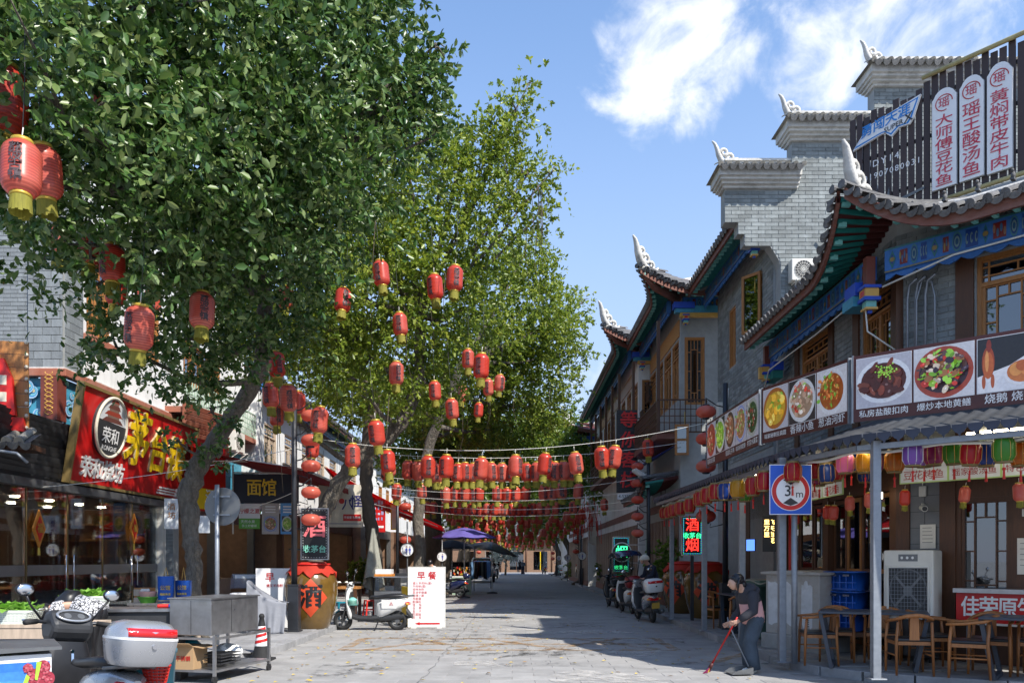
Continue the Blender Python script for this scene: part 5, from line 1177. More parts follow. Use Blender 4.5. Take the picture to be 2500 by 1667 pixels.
# ------------------------------------------------------------------ wine jars
def wine_jar(label,loc,rz,s=1.0):
    j=thing('wine_jar',label,'jar',loc,rz,'giant glazed wine jars');b=MB();b.lathe([(.36*s,0),(.4*s,.05*s),(.52*s,.4*s),(.575*s,.75*s),(.57*s,1.0*s),(.5*s,1.2*s),(.4*s,1.3*s),(.36*s,1.34*s)],36);b.out('body','glaze',j)
    c=MB();n=44
    def cl(u,v):
        a=2*PI*u;drp=.05*math.sin(9*a)+.03*math.sin(17*a+1);r=[0.02,.3,.42,.49,.535][int(v*4)]*s*(1.03+.015*math.sin(11*a));z=[1.45,1.43,1.32,1.235,1.17][int(v*4)]*s+(drp*s if v==1 else 0)+.012*math.sin(13*a)*v
        return(r*math.cos(a),r*math.sin(a),z)
    c.sheet(cl,n,4);c.out('cloth_cover','red_cloth',j)
    rp_=MB();rp_.tube([(.4*s*math.cos(2*PI*i/28),.4*s*math.sin(2*PI*i/28),1.385*s)for i in range(28)],.022*s,6,close=True);rp_.out('tie_cord','red',j)
    d=MB();m=.36*s
    def onj(x,z):
        t=z/s;r=np.interp(t,[0,.05,.4,.75,1.0,1.2],[.36,.4,.52,.575,.57,.5])*s+.006;a=-PI/2+x/(.56*s);return(r*math.cos(a),r*math.sin(a),z)
    k=10
    d.sheet(lambda u,v:onj((u-v)*m,.68*s+(u+v-1)*m*1.15),k,k);d.out('paper_diamond','red_paper',j)
    vs,fs_=text_mb('酒',1);tx=MB();sz=.5*s
    def push(p):q=Vector((p[0],p[1],0));q=q.normalized()*(q.length+.007);return(q.x,q.y,p[2])
    for kk,(ox,oz)in enumerate([(0,0),(.014,0),(-.014,0),(0,.014),(0,-.014),(.01,.01),(-.01,-.01),(.01,-.01),(-.01,.01)]):tx.add([(lambda q:(q[0]*(1+.0006*kk),q[1]*(1+.0006*kk),q[2]))(push(onj(v[0]*sz+ox*s,.68*s+(v[1]+.02)*sz*1.05+oz*s)))for v in vs],fs_)
    tx.out('lettering','black',j)
    return j
pm('red_paper',(.55,.06,.015),.6,var=.15)
wine_jar('huge brown wine jar beside the black lamp post on the left',(-4.36,17.3,.12),R(14),1.0)
wine_jar('huge brown wine jar with orange diamond behind the canopy posts',(4.95,20.3,.12),R(-12),1.0)
wine_jar('huge brown wine jar half hidden behind the helmeted man',(4.75,22.2,.12),R(-40),1.0)
# ------------------------------------------------------------------ LED shop signs
def led_sign(name,label,loc,rz,w,h,chars,lit,border=True):
    s=thing(name,label,'sign',loc,rz);b=MB();b.box(-w/2,w/2,0,.08,0,h);b.out('box','black',s);b=MB();t=.02
    for a in((-w/2-t,w/2+t,-t,0),(-w/2-t,w/2+t,h,h+t),(-w/2-t,-w/2,0,h),(w/2,w/2+t,0,h)):b.box(a[0],a[1],-.01,.09,a[2],a[3])
    b.out('frame','steel',s)
    for ch_,sz,z,m in chars:text(ch_,sz,m,s,0,-.002,z,bold=.012 if lit else .035,ext=.012)
    if border:
        b=MB();nx,nz=int(w/.03),int(h/.03)
        for i in range(nx):x=-w/2+.03+(w-.06)*i/(nx-1);b.m=i%2;[b.box(x-.006,x+.006,-.008,-.001,z-.006,z+.006)for z in(.03,h-.03)]
        for i in range(nz):z=.06+(h-.12)*i/(nz-1);b.m=i%2;[b.box(x-.006,x+.006,-.008,-.001,z-.006,z+.006)for x in(-w/2+.03,w/2-.03)]
        b.out('light_dots',['led_green','led_blue']if lit else['white','metal_sign_grey'],s,kind='stuff')
    return s
led_sign('led_sign','lit red and green vertical sign standing above the right wine jar',(4.38,19.4,1.72),R(-4),.48,.92,[('酒',.34,.71,'led_red'),('收茅台',.15,.46,'led_green'),('烟',.34,.22,'led_red')],True)
b=MB();b.box(-.04,.04,.02,.06,-1.6,0);b.out('post','dark_metal',[o for o in C.objects if o.name=='led_sign'][0])
led_sign('led_sign','unlit black vertical sign with pink and mint characters above the left wine jar',(-4.2,17.0,1.62),R(3),.55,1.06,[('酒',.5,.66,'led_pink_off'),('收茅台',.165,.2,'led_mint_off')],False)
b=MB();b.bar((-.3,.05,.9),(-.42,-.5,.9),.03);b.bar((-.3,.05,.2),(-.42,-.5,.2),.03);b.out('bracket','dark_metal',[o for o in C.objects if o.name.startswith('led_sign')][-1])
ls=led_sign('led_sign','lit green vertical sign partly hidden by a round sign',(3.62,26.5,1.2),R(-4),.52,1.15,[('收茅台',.15,.14,'led_green')],True)
b=MB();b.bar((.3,.05,.9),(.8,.05,.9),.03);b.bar((.3,.05,.3),(.8,.05,.3),.03);b.out('bracket','steel',ls)
rn=thing('round_led_sign','round dark sign with glowing green tobacco character','sign',(3.6,26.2,1.85),R(-4));b=MB();b.cyl((0,0,0),(0,.08,0),.31,n=40);b.out('disc','black',rn);b=MB();b.tube([(.31*math.cos(2*PI*i/40),-.003,.31*math.sin(2*PI*i/40))for i in range(40)],.018,6,close=True);b.out('rim','white',rn);text('烟',.42,'led_green',rn,0,-.002,-.01,bold=.02,ext=.012)

# ================================================================== LEFT CORNER BUILDING (liquor shop)
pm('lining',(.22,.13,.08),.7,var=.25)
glass('frost',(.62,.6,.58),.1,.5)
L1=thing('liquor_shop_building','grey brick and white plaster corner building with liquor shop on the left','building')
Tl=fr(-9.3,16.5,0,R(90));Tk=fr(-9.3,16.5,0,0);Tsf=fr(-9.0,12.5,0,R(90))
hl_=[(.95,2.0,6.55,8.25),(6.1,9.0,6.6,7.9),(3.6,4.6,6.7,8.2)]
w=MB(Tl);wall_holes(w,.7,11.2,5.55,10.2,0,.3,hl_);w.out('plaster_wall','plaster',L1)
w=MB(Tl);w.box(0,.7,-.06,.3,5.55,10.2);w.T=Tk;w.box(-.66,-.302,-.06,.3,5.55,10.2);w.box(-7,-.66,.0,.3,3.0,10.2);w.out('brick_wall','mortar',L1)
brick_face(L1,Tk,lambda z:(-.66,0.06),5.56,10.2,.36,.165,'brick_big',60,y=-.06,name='block')
brick_face(L1,Tl,lambda z:(0,.7),5.56,10.2,.36,.165,'brick_big',60,y=-.06,name='block')
brick_face(L1,Tk,lambda z:(-7,-.66),4.2,10.2,.3,.085,'brick_big',240)
for a,b_,c,d in hl_:lattice_win(L1,Tl,a,b_,c,d,.08,2 if b_-a<2 else 4,True,'wood','glass_pane')
b=MB(Tl);b.box(.8,2.2,-.16,-.001,6.35,6.52);b.out('window_sill','cornice_red',L1,bev=.02)
b=MB(Tl);b.box(-.14,11.2,-.16,.0,5.36,5.52);b.T=Tk;b.box(-7,-.0,-.16,0,5.36,5.52);b.out('red_cornice','cornice_red',L1,bev=.015);b=MB(Tl);b.box(-.1,11.2,-.1,.0,5.521,5.56);b.T=Tk;b.box(-7,-.0,-.1,0,5.521,5.56);b.out('cornice_cap','trim',L1)
b=MB(Tl);b.box(4.9,11,-.52,0,5.56,5.72);b.out('balcony_floor','cornice_red',L1)
b=MB(Tl);rail(b,5,10.9,-.5,5.72,6.55,.17,.02);b.T=Tl
for k in range(34):b.box(5.09+k*.172,5.09+k*.172+.016,-.512,-.49,5.9,6.4)
b.out('balcony_lattice','mint_pale',L1)if 'mint_pale' in M else(pm('mint_pale',(.34,.46,.36),.6,var=.15),b.out('balcony_lattice','mint_pale',L1))
# painted frieze and hanging corner post
def swirls(mb,x0,x1,z0,z1,y,n):
    for i in range(n):
        cx,cz=random.uniform(x0,x1),random.uniform(z0,z1);r0=random.uniform(.07,.17)
        for k in range(5):mb.c=[(.35,.5,.65),(.06,.26,.5),(.2,.5,.55),(.04,.2,.42),(.55,.5,.3)][k];mb.flat(ell2(cx+.01*k,cz+.006*k,r0*(1-.18*k),r0*(1-.18*k),14),y-.0008*(k+5*(i%40)))
b=MB(Tk);b.box(-7,-.3,-.02,.0,4.35,5.34);b.T=Tl;b.box(.06,11.2,-.02,0,4.35,5.34);b.box(.06,11.2,-.005,.25,3.0,4.345);b.out('frieze','cyan',L1)
b=MB(Tk);swirls(b,-2.2,-.42,4.5,5.2,-.022,26);b.T=Tl;swirls(b,.12,1.2,4.5,5.2,-.022,12);b.out('painted_scrolls','print',L1)
b=MB(Tk);b.box(-.3,.04,-.24,.1,4.45,5.34);b.box(-.24,-.02,-.2,.04,3.75,4.45);b.out('corner_post','maroon_post',L1)
b=MB(Tk)
for i in range(7):
    z=4.55+i*.12;b.tube([(-.13+.09*math.sin(i*1.1+t*5)*1.0,-.243,z+.16*t)for t in[0,.25,.5,.75,1]],.008,4);b.tube([(-.13-.09*math.sin(i*1.1+t*5)*1.0,-.243,z+.16*t)for t in[0,.25,.5,.75,1]],.008,4)
for x in(-.235,-.03):b.tube([(x,-.203,3.78),(x,-.203,4.43)],.01,4)
b.out('gilt_tracery','gold_paint',L1);b=MB(Tk);b.lathe([(.02,-.3),(.12,-.24),(.14,-.14),(.12,-.06),(.05,0)],8,(-.13,-.08,3.75));b.out('drop_knob','gold_dark',L1)
b=MB(Tk);b.m=0;b.box(-1.6,-.3,-.4,-.1,4.1,4.3);b.m=1;b.box(-1.4,-.3,-.36,-.1,3.9,4.1);b.T=Tl;b.m=0;b.box(.1,.9,-.36,-.1,4.1,4.3);b.out('bracket_set',['cyan','blue'],L1,kind='stuff')
# roller shutter box, lintel and glazed shopfront
b=MB(Tsf)
for i in range(11):z=3.2+i*.1;b.add([(0.3,-.02-.012*(i%2),z),(8,-.02-.012*(i%2),z),(8,-.06,z+.095),(.3,-.06,z+.095)],[(0,1,2,3)])
b.out('shutter_slats','charcoal',L1,kind='stuff');b=MB(Tsf);b.box(.3,8.0,.02,.3,3.1,4.35);b.out('shutter_box','charcoal',L1)
b=MB(Tsf);b.box(.2,8.0,-.16,.1,2.95,3.1);b.out('lintel','metal_sign_grey',L1);b=MB(Tsf);b.box(7.8,8.0,-.12,.2,.12,2.95);b.out('door_jamb','offwhite',L1);b=MB(Tsf);b.box(.0,8.2,-.5,.3,.12,.27);b.out('threshold','concrete',L1)
for i in range(5):
    x0=.9+i*1.38;x1=x0+1.36;b=MB(Tsf);b.box(x0,x1,0,.012,.3,2.94);o=b.out('glass_door','glass',L1)
    b=MB(Tsf);b.box(x0+.01,x0+.035,-.004,.016,.3,2.94);b.out('edge_strip','gold_dark',o);b=MB(Tsf);b.box(x0+.05,x1-.02,-.006,-.002,1.3,1.5);b.out('frosted_band','frost',o);b=MB(Tsf);b.tube([(x1-.12 if i%2 else x0+.14,-.06,1.0),(x1-.12 if i%2 else x0+.14,-.06,1.7)],.016,8);b.out('handle','chrome',o)
rm=MB(Tsf);rm.box(.2,8,3.2,3.3,.1,3.0);rm.box(.1,.2,0,3.3,.1,3.0);rm.box(7.9,8,.25,3.3,.1,3.0);rm.box(.2,7.9,.1,3.2,2.9,3.0);rm.box(.2,7.9,.05,3.2,.12,.26);rm.out('shop_lining','lining',L1)
for x,y in((2.4,1.0),(3.6,1.0),(4.8,1.0),(6.0,1.0),(7.0,1.0),(5.4,2.2),(6.8,2.2),(4,2.2)):
    cl=MB(Tsf);cl.cyl((x,y,2.86),(x,y,2.895),.07,n=14);cl.out('fill_downlight','fill_downlight',L1)  # extra ceiling discs, added to lift the dark interior
Tsh=fr(-12.2,20.36)
shv=thing('bottle_shelving','dark wooden wall of shelves inside the liquor shop','shelf');b=MB(Tsf)
b.T=Tsh
for z in(.9,1.3,1.7,2.1,2.5):b.box(0,3.1,-.36,0,z-.03,z)
for i in range(4):b.box(i*1.0,.05+i*1.0,-.34,0,.3,2.8)
b.box(0,3.1,-.02,-.001,.3,2.85)
b.out('shelves','wood',shv)
bm={}
for k,(m,m2)in enumerate([('plastic_white','red'),('gold','red'),('wood_dark','gold'),('navy','gold'),('glaze','red_cloth')]):
    b=MB();b.lathe([(.045,0),(.05,.02),(.05,.15),(.02,.19),(.018,.24)],8);c=MB();c.lathe([(.022,.24),(.022,.28)],8);bm[k]=(b.mesh('bottle',m),c.mesh('bottle_cap',m2))
nb=0
for r_,z in enumerate((.9,1.3,1.7,2.1,2.5)):
    x=.15;cb_=-1
    while x<3.0:
        if random.random()<.8:
            cb_+=1;k=random.choice([0,0,1,2,3,4]if r_ else[1,1,0]);o=link('liquor_bottle',None);o.matrix_world=Tsh@Matrix.Translation((x,-.2+random.uniform(-.05,.05),z))@Matrix.Scale(random.uniform(.95,1.2),4);tag(o,f'{ORD[min(23, cb_)]} liquor bottle from the left on the {["lowest", "second lowest", "middle", "second highest", "top"][r_]} shelf of the liquor shop','bottle',f'bottles on shelf row {r_+1}');link('glass_body',bm[k][0],o);link('cap',bm[k][1],o);nb+=1
        x+=random.choice([.13,.16,.2])
for i,(x,y,s)in enumerate([(4.0,.5,.62),(4.85,.62,.8),(5.7,.5,.66),(6.45,.5,.6),(7.2,.5,.64),(3.1,.55,.6)]):
    p=Tsf@Vector((x,y,.27));wine_jar(['wine jar with red cover inside the shop, left of the largest','largest wine jar inside the liquor shop','wine jar right of the largest inside the shop','wine jar by the chrome door handles inside the shop','wine jar at the right end of the shop window','wine jar at the left behind the crouching person'][i],p,R(60),s)
for i,(px,Y)in enumerate(((52,15.1),(315,18.9))):
    c_=at(px,1290,Y);c_.x=-8.93;kn=thing('festive_ornament',['gold and red diamond ornament on the left glass door','gold and red diamond ornament on the right glass door'][i],'ornament',c_,R(90),'diamond ornaments on glass');b=MB();b.prism([(0,-.36),(.2,0),(0,.36),(-.2,0)],0,.03);b.out('diamond','orange',kn);b=MB();b.prism([(0,-.24),(.13,0),(0,.24),(-.13,0)],-.012,-.001);b.out('centre','red',kn);text('福',.2,'gold',kn,0,-.013,0,bold=.02);b=MB();b.cyl((0,.015,-.36),(0,.015,-.5),.02,.03);b.out('tassel','gold',kn)
# big red shop sign, leaning out at the top
sg=thing('liquor_shop_sign','large red shop sign with huge yellow raised characters and round emblem','sign');SL=5.75
sg.matrix_world=fr(-8.86,15.95,3.2,R(90))@Matrix.Rotation(R(9),4,'X');SH=1.92
b=MB();b.box(0,SL,0,.08,0,SH);b.out('panel','red_print',sg);b=MB()
for a in((-.06,SL+.06,-.06,0),(-.06,SL+.06,SH,SH+.06),(-.06,0,0,SH),(SL,SL+.06,0,SH)):b.box(a[0],a[1],-.05,.1,a[2],a[3])
b.out('frame','gold_dark',sg)
pm('yellow_raised',(.85,.55,.01),.4);pm('cream_side',(.6,.5,.28),.5)
for chh,x,sz,z in(('茅',2.5,1.3,1.12),('台',3.62,1.15,1.0),('镇',4.68,1.15,.92)):text(chh,sz,'yellow_raised',sg,x,0,z,bold=.05,ext=.05,side='cream_side',sx=.92)
for i,chh in enumerate('荣和烧坊'):text(chh,.46,'white',sg,.55+i*.45,0,.3,bold=.035,ext=.03,side='offwhite')
b=MB();b.cyl((1.15,-.1,1.25),(1.15,-.001,1.25),.62,n=40);b.out('emblem_disc','charcoal',sg);b=MB();b.tube([(1.15+.63*math.cos(2*PI*i/40),-.1,1.25+.63*math.sin(2*PI*i/40))for i in range(40)],.035,6,close=True);b.out('emblem_rim','cream',sg)
b=MB()
for k,(w_,z)in enumerate([(.5,.0),(.42,.14),(.3,.28),(.2,.4)]):b.c=(.3,.05,.03)if k%2 else(.14,.05,.04);b.flat([(1.15-w_*.9,1.36+z),(1.15+w_*.9,1.36+z),(1.15+w_*.6,1.36+z+.09),(1.15-w_*.6,1.36+z+.09)],-.1012);b.c=(.2,.13,.1);b.flat([(1.15-w_*.5,1.36+z+.09),(1.15+w_*.5,1.36+z+.09),(1.15+w_*.5,1.36+z+.14),(1.15-w_*.5,1.36+z+.14)],-.1014)
b.c=(.62,.64,.66);b.flat([(1.15+.6*math.cos(R(a)),1.25+.6*math.sin(R(a)))for a in range(8,176,8)],-.1006);b.out('emblem_pagoda','print',sg)
text('荣和',.36,'white',sg,1.15,-.102,1.05,bold=.02);text('RONGHE',.15,'white',sg,1.15,-.102,.8,bold=.006)
for k in range(3):b=MB();b.box(3.9+.06*k,4.9,-.03,-.001,.06+k*.07,.1+k*.07);b.out('white_bar','white',sg)
text('品鉴馆',.24,'white',sg,5.3,0,.14,bold=.03,ext=.05)
# house-shaped red sign on planks with bulbs, little tiled hood and food panel at the far left
st=thing('house_shaped_sign','red house-shaped sign on planks edged with bulbs at the left edge','sign',(-9.95,14.2,3.9),R(12))
for k in range(7):b=MB();b.box(0,1.22,.0,.05,k*.235,k*.235+.225);b.out('plank','wood',st)
b=MB();b.prism([(-.2,.34),(1.06,.28),(1.0,.95),(.86,1.3),(.78,1.28),(.7,1.5),(.55,1.42),(.3,1.7),(-.2,1.7)],-.14,-.03);b.out('house_shape','red',st);b=MB();b.prism([(-.2,.1),(1.2,.0),(1.18,.25),(-.2,.28)],-.12,-.02);b.out('lower_stroke','red',st)
for i,(x,z)in enumerate([(.55,.55),(.8,.52),(.55,.85),(.8,.82),(.62,1.15)]):b=MB();b.box(x,x+.12,-.146,-.139,z,z+.17);b.out('window_cut','cream',st)
bu=MB();bu.ell((0,0,0),(.035,.035,.035),8,6);bum=bu.mesh('bulb','cream')
for i in range(8):link('bulb',bum,st,Matrix.Translation((1.2,-.02,.08+i*.22)))
for i in range(5):link('bulb',bum,st,Matrix.Translation((.1+i*.24,-.02,.02)))
hd=thing('tiled_hood','small hood of fat grey tiles under the house-shaped sign','roof',(-10.2,14.1,3.3),R(10))
for i in range(8):
    x=.12+i*.2;link('cover_tile',TS,hd,orient((x,-.38,.38),(0,1,.45))@Matrix.Scale(1.5,4));link('drip_tile',DS,hd,orient((x+.1,-.37,.36),(0,1,.45))@Matrix.Scale(1.2,4))
b=MB();b.box(0,1.7,-.3,.3,.25,.34);b.out('hood_board','wood_dark',hd);b=MB();b.tube([(0,-.45,.2),(1.0,-.45,.22),(1.5,-.42,.16),(1.66,-.38,.0)],.03,6);b.out('gutter','galv',hd)
fd=thing('food_panel','tilted framed noodle photograph at the left edge','sign',(-9.4,13.4,2.95),R(60));fd.rotation_euler=(R(10),0,R(60));b=MB();b.box(-1.2,.6,0,.04,0,.75);b.out('frame','charcoal',fd);b=MB();dish(b,-.3,.37,1.6,.62,DISH['veg'],-.004);b.out('photo','print_lit',fd)

# ================================================================== LEFT ROW FURTHER ALONG
L2=thing('left_row_house','white house with dark tiled eave behind the maroon awnings','building');T2=fr(-9.0,27.8,0,R(90))
h2=[(1.2+i*2.6,2.7+i*2.6,4.9,6.6)for i in range(8)]
w=MB(T2);wall_holes(w,0,22,3.4,8.2,0,.3,h2);w.T=fr(-9,27.8);w.box(-6,-.301,0,.3,0,8.2);w.out('wall','plaster',L2)
for h in h2:lattice_win(L2,T2,*h,.06,2,True,'wood_pale','glass_pane')
eave(L2,T2,0,22,.75,7.75,.4,l0=.3,e0=.3,sp=.26);b=MB(T2);b.box(-.3,22,1.5,1.8,8.6,9.0);b.out('roof_ridge','trim',L2)
b=MB(T2);b.box(-.4,.0,-.3,.6,4.6,7.4);b.out('pier','plaster',L2)
ac_unit('wall_unit','white air conditioner beside the lamp post above the maroon awning',fr(-8.9,25.2,5.0,R(90)),1.1)
L3=thing('left_far_house','pale far house of the left row behind the lantern rows','building');w=MB(fr(-8.6,50.5,0,R(90)));wall_holes(w,0,38,0,8,0,.3,[(1+i*3,2.4+i*3,4.8,6.4)for i in range(12)]);w.T=fr(-8.6,50.5);w.box(-6,-.301,0,.3,0,8);w.out('wall','plaster',L3)
for i in range(12):lattice_win(L3,fr(-8.6,50.5,0,R(90)),1+i*3,2.4+i*3,4.8,6.4,.06,2,False,'wood','glass_pane')
b=MB();b.add([(-7.8,50,7.9),(-7.8,89,7.9),(-11.5,89,9.6),(-11.5,50,9.6)],[(0,1,2,3)]);b.out('roof_slope','tile',L3,solid=.15)
# ground floor shops: dark open fronts with posts, shelves and counters
def shop_bay(label,y0,y1,x=-8.9,dep=3.0,h=3.2,wall='wood_dark',seed=0):
    s=thing('shop_front',label,'shop');T=fr(x,y0,0,R(90));L=y1-y0;rnd=random.Random(seed)
    b=MB(T);b.box(0,.18,-.02,.2,.12,h);b.box(L-.18,L,-.02,.2,.12,h);b.box(.18,L-.18,-.01,.2,h-.45,h);b.out('frame','metal_sign_grey' if seed%2 else wall,s)
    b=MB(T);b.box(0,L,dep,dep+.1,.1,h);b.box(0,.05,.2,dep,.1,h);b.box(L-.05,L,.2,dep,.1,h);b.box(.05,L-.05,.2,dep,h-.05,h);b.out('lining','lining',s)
    b=MB(T)
    for z in(.9,1.35,1.8,2.25):b.box(.3,L-.3,dep-.4,dep-.01,z-.03,z)
    b.out('shelves','wood_pale' if seed%3==0 else 'wood',s);b=MB(T)
    for z in(.9,1.35,1.8,2.25):
        x_=.35
        while x_<L-.4:q=rnd.uniform(.08,.22);hh=rnd.uniform(.12,.32);b.m=rnd.randrange(5);b.box(x_,x_+q,dep-.35,dep-.1,z,z+hh);x_+=q+rnd.uniform(.01,.12)
    b.out('goods',['red','gold','cream','teal_plastic','orange'],s,kind='stuff')
    b=MB(T);b.box(L*.3,L*.7,dep*.45,dep*.45+.1,h-.12,h-.08);b.out('ceiling_fill_tube','shop_fill_tube',s)  # added glowing tube, fills the dark bay with light
    b=MB(T);b.box(.5,L-.9,.5,1.1,.12,1.0);b.out('counter','wood_pale' if seed%2 else 'steel',s)
    return s
shop_bay('open noodle shop with shelves behind the round sign pole',20.9,24.0,seed=1);shop_bay('dark open shop behind the black lamp post',24.0,27.6,seed=3)
shop_bay('dark shop behind the white scooter and stools',27.8,32.5,-8.0,seed=2,wall='wood_dark');shop_bay('dark shop behind the folded umbrella',32.5,38,-7.6,seed=4);shop_bay('dark shop behind the purple umbrella',38,46,-7,seed=5);shop_bay('far dark shop beyond the purple umbrella',46,60,-6.6,seed=6)
b=MB();b.box(-9.3,-8.7,20.52,20.85,.12,3.0);o=b.out('pier','mortar',L1);brick_face(L1,fr(-9.3,20.52),lambda z:(0,.6),.3,3.0,.3,.09,'brick_big',60)
# awnings
def awning(label,x0,z0,x1,z1,ya,yb,mat,arms=True):
    a=thing('awning',label,'awning');b=MB();n=14
    b.sheet(lambda u,v:(x0+(x1-x0)*v,ya+(yb-ya)*u,z0+(z1-z0)*v-.1*math.sin(PI*v)-.02*math.sin(u*9)*v),n,8);b.out('fabric',mat,a,solid=.012)
    b=MB();b.sheet(lambda u,v:(x1+.01*v,ya+(yb-ya)*u,z1-.22*v+.03*abs(math.sin(u*26))*v),40,2);b.out('valance',mat,a,solid=.008)
    b=MB();b.tube([(x1,ya,z1),(x1,yb,z1)],.035,8);b.out('front_bar','offwhite',a);b=MB();b.tube([(x0,ya,z0+.05),(x0,yb,z0+.05)],.06,8);b.out('roller','wood_pale',a)
    if arms:
        for y in(ya+.1,yb-.1):b=MB();b.tube([(x0,y,z0-.5),((x0+x1)/2+.3,y+.2,(z0+z1)/2-.12),(x1,y,z1-.02)],.022,6);b.out('arm','offwhite',a)
    return a
awning('long maroon awning over the noodle shop',-8.7,4.65,-5.4,3.95,20.6,27.6,'awning');aw=thing('awning','bright red awning sloping far over the street','awning');q00,q10,q01,q11=Vector((-7,30,5.08)),Vector((-2.57,30,2.82)),Vector((-7.4,36,4.53)),Vector((-3.05,36,2.87))
b=MB();b.sheet(lambda u,v:q00.lerp(q10,v).lerp(q01.lerp(q11,v),u)+Vector((0,0,-.08*math.sin(PI*v)-.03*math.sin(9*u)*v)),14,10);b.out('fabric','awning_bright',aw,solid=.012);b=MB();b.sheet(lambda u,v:q10.lerp(q11,u)+Vector((.01,0,-.16*v+.03*abs(math.sin(26*u))*v)),40,2);b.out('valance','awning_bright',aw,solid=.008)
b=MB();b.tube([q10,q11],.035,8);b.out('front_bar','offwhite',aw);b=MB();b.tube([q00,q01],.06,8);b.out('roller','wood_pale',aw)
for y in(30.2,35.8):b=MB();b.tube([(-7.2,y,4.2),(-4.6,y,3.55),(-2.8,y,2.86)],.022,6);b.out('arm','offwhite',aw)
awning('dark maroon awning rolled above the cream board',-8,4.9,-5.5,4.15,28,32,'awning')
# noodle shop sign cluster
ns=thing('noodle_shop_sign','dark sign with two yellow raised characters under the maroon awning','sign',(-8.0,23.2,3.35),R(10));b=MB();b.box(-.1,1.75,.0,.06,-.1,.75);b.out('panel','navy_panel',ns)if 'navy_panel' in M else(pm('navy_panel',(.012,.016,.035),.5),b.out('panel','navy_panel',ns))
for i,chh in enumerate('面馆'):text(chh,.52,'yellow_raised',ns,.5+.42*i,0,.32,bold=.03,ext=.08,side='gold_dark',sx=.85)
b=MB();b.bar((-.1,0,-1.0),(-.1,0,1.0),.04);b.bar((-.1,0,.78),(1.8,0,.78),.04);b.bar((-.1,0,-.14),(1.8,0,-.14),.04);b.out('white_frame','offwhite',ns)
lp_=thing('fruit_tea_sign','white and green drink sign hung below the noodle shop characters','sign',(-7.9,23.1,2.5),R(10));b=MB();b.box(0,.58,0,.08,.3,.72);b.out('upper_panel','white',lp_);b=MB();b.box(0,.58,0,.08,0,.3);b.out('lower_panel','green_panel',lp_)if 'green_panel' in M else(pm('green_panel',(.12,.4,.05),.5),b.out('lower_panel','green_panel',lp_));text('柠檬之夏',.15,'red_print',lp_,.29,-.001,.5,bold=.02);text('天然水果',.1,'white',lp_,.25,-.001,.2,bold=.015);text('手工柠檬茶',.085,'white',lp_,.29,-.001,.08,bold=.015)
for i,(lab,x,w_,col,kd)in enumerate([('snack poster with brown photograph next to the green drink sign',.62,.48,(.45,.4,.36),'gut'),('blue poster beside the lamp post under the awning',1.16,.38,(.08,.3,.62),'veg')]):
    q=thing('hanging_poster',lab,'poster',(-7.9+x,23.25,2.35),R(10),'posters under the awning');b=MB();b.c=col;b.box(0,w_,0,.03,0,.9);b.out('sheet','print',q);b=MB();dish(b,w_*.5,.3,w_*.8,.45,DISH[kd],-.004);b.out('food_photo','print',q)
    for k in range(3):b=MB();b.box(w_*.2,w_*.8,-.004,-.001,.62+k*.08,.66+k*.08);b.out('text_bar','white',q)
cbd=thing('cream_signboard','cream signboard with dark blue brush characters behind the leaning trunk','sign',(-6.35,26.2,2.68),R(6));b=MB();b.box(0,1.45,0,.12,0,1.4);b.out('board','cream',cbd)
pm('ink_blue',(.02,.02,.16),.5);text('筋',.52,'ink_blue',cbd,.35,-.001,.78,bold=.02,shear=.1);text('八',.4,'ink_blue',cbd,.95,-.001,.72,bold=.03);text('怪',.42,'ink_blue',cbd,1.22,-.001,.82,bold=.03)
b=MB();b.box(.8,1.38,-.006,-.001,.2,.42);b.out('red_strip','red',cbd);text('手搓薯 乳扇烤',.085,'white',cbd,1.09,-.007,.31,bold=.015);b=MB();b.box(.08,1.38,-.004,-.001,.1,.12);b.out('rule_line','ink_blue',cbd);b=MB();b.flat(ell2(.75,.85,.09,.09,16)[::-1],-.003);b.out('red_dot','red',cbd)
rb=thing('red_signboard','red signboard with pale blue figures and white arrow beyond the cream board','sign',(-5.5,30.2,2.65),R(5));b=MB();b.box(0,.7,0,.1,0,1.25);b.out('board','red_print',rb);b=MB()
for i in range(5):
    for j in range(4):b.c=random.choice([(.45,.5,.65),(.5,.55,.7),(.3,.3,.5)]);b.box(.05+i*.125,.05+i*.125+random.uniform(.04,.1),-.006,-.001,.45+j*.2,.45+j*.2+random.uniform(.05,.15))
b.out('figures','print',rb,kind='stuff');b=MB();b.prism([(.2,.2),(.3,.12),(.3,.16),(.64,.16),(.64,.24),(.3,.24),(.3,.28)],-.006,-.001);b.out('arrow','white',rb)
ys=thing('yellow_frame_sign','narrow yellow framed light box beyond the red signboard','sign',(-4.65,30.6,2.75),R(5));b=MB();b.box(0,.3,0,.1,0,1.1);b.out('frame','yellow',ys);b=MB();b.box(.04,.26,-.005,-.001,.05,1.05);b.out('face','cream',ys)
b2=thing('orange_shop_sign','red and yellow shop sign partly hidden behind the near tree trunk','sign',(-8.3,20.8,2.9),R(80));b=MB();b.box(0,1.6,0,.08,0,1.9);b.out('panel','red_print',b2);b=MB();b.box(.05,1.55,-.006,-.001,.05,.6);b.out('yellow_field','yellow',b2);text('酒',.5,'white',b2,.8,-.007,.33,bold=.03)
lk=thing('louvre_panel','pale pink louvred metal panel above the near trunk','panel',(-8.7,21.3,4.6),R(80));b=MB();b.box(0,2.2,.04,.1,0,1.2);b.out('back','cornice_red',lk)
for k in range(8):b=MB();b.bar((0,0,.08+k*.15),(2.2,0,.08+k*.15),.03,.12,up=(0,-.5,1));b.out('louvre','cornice_red',lk)
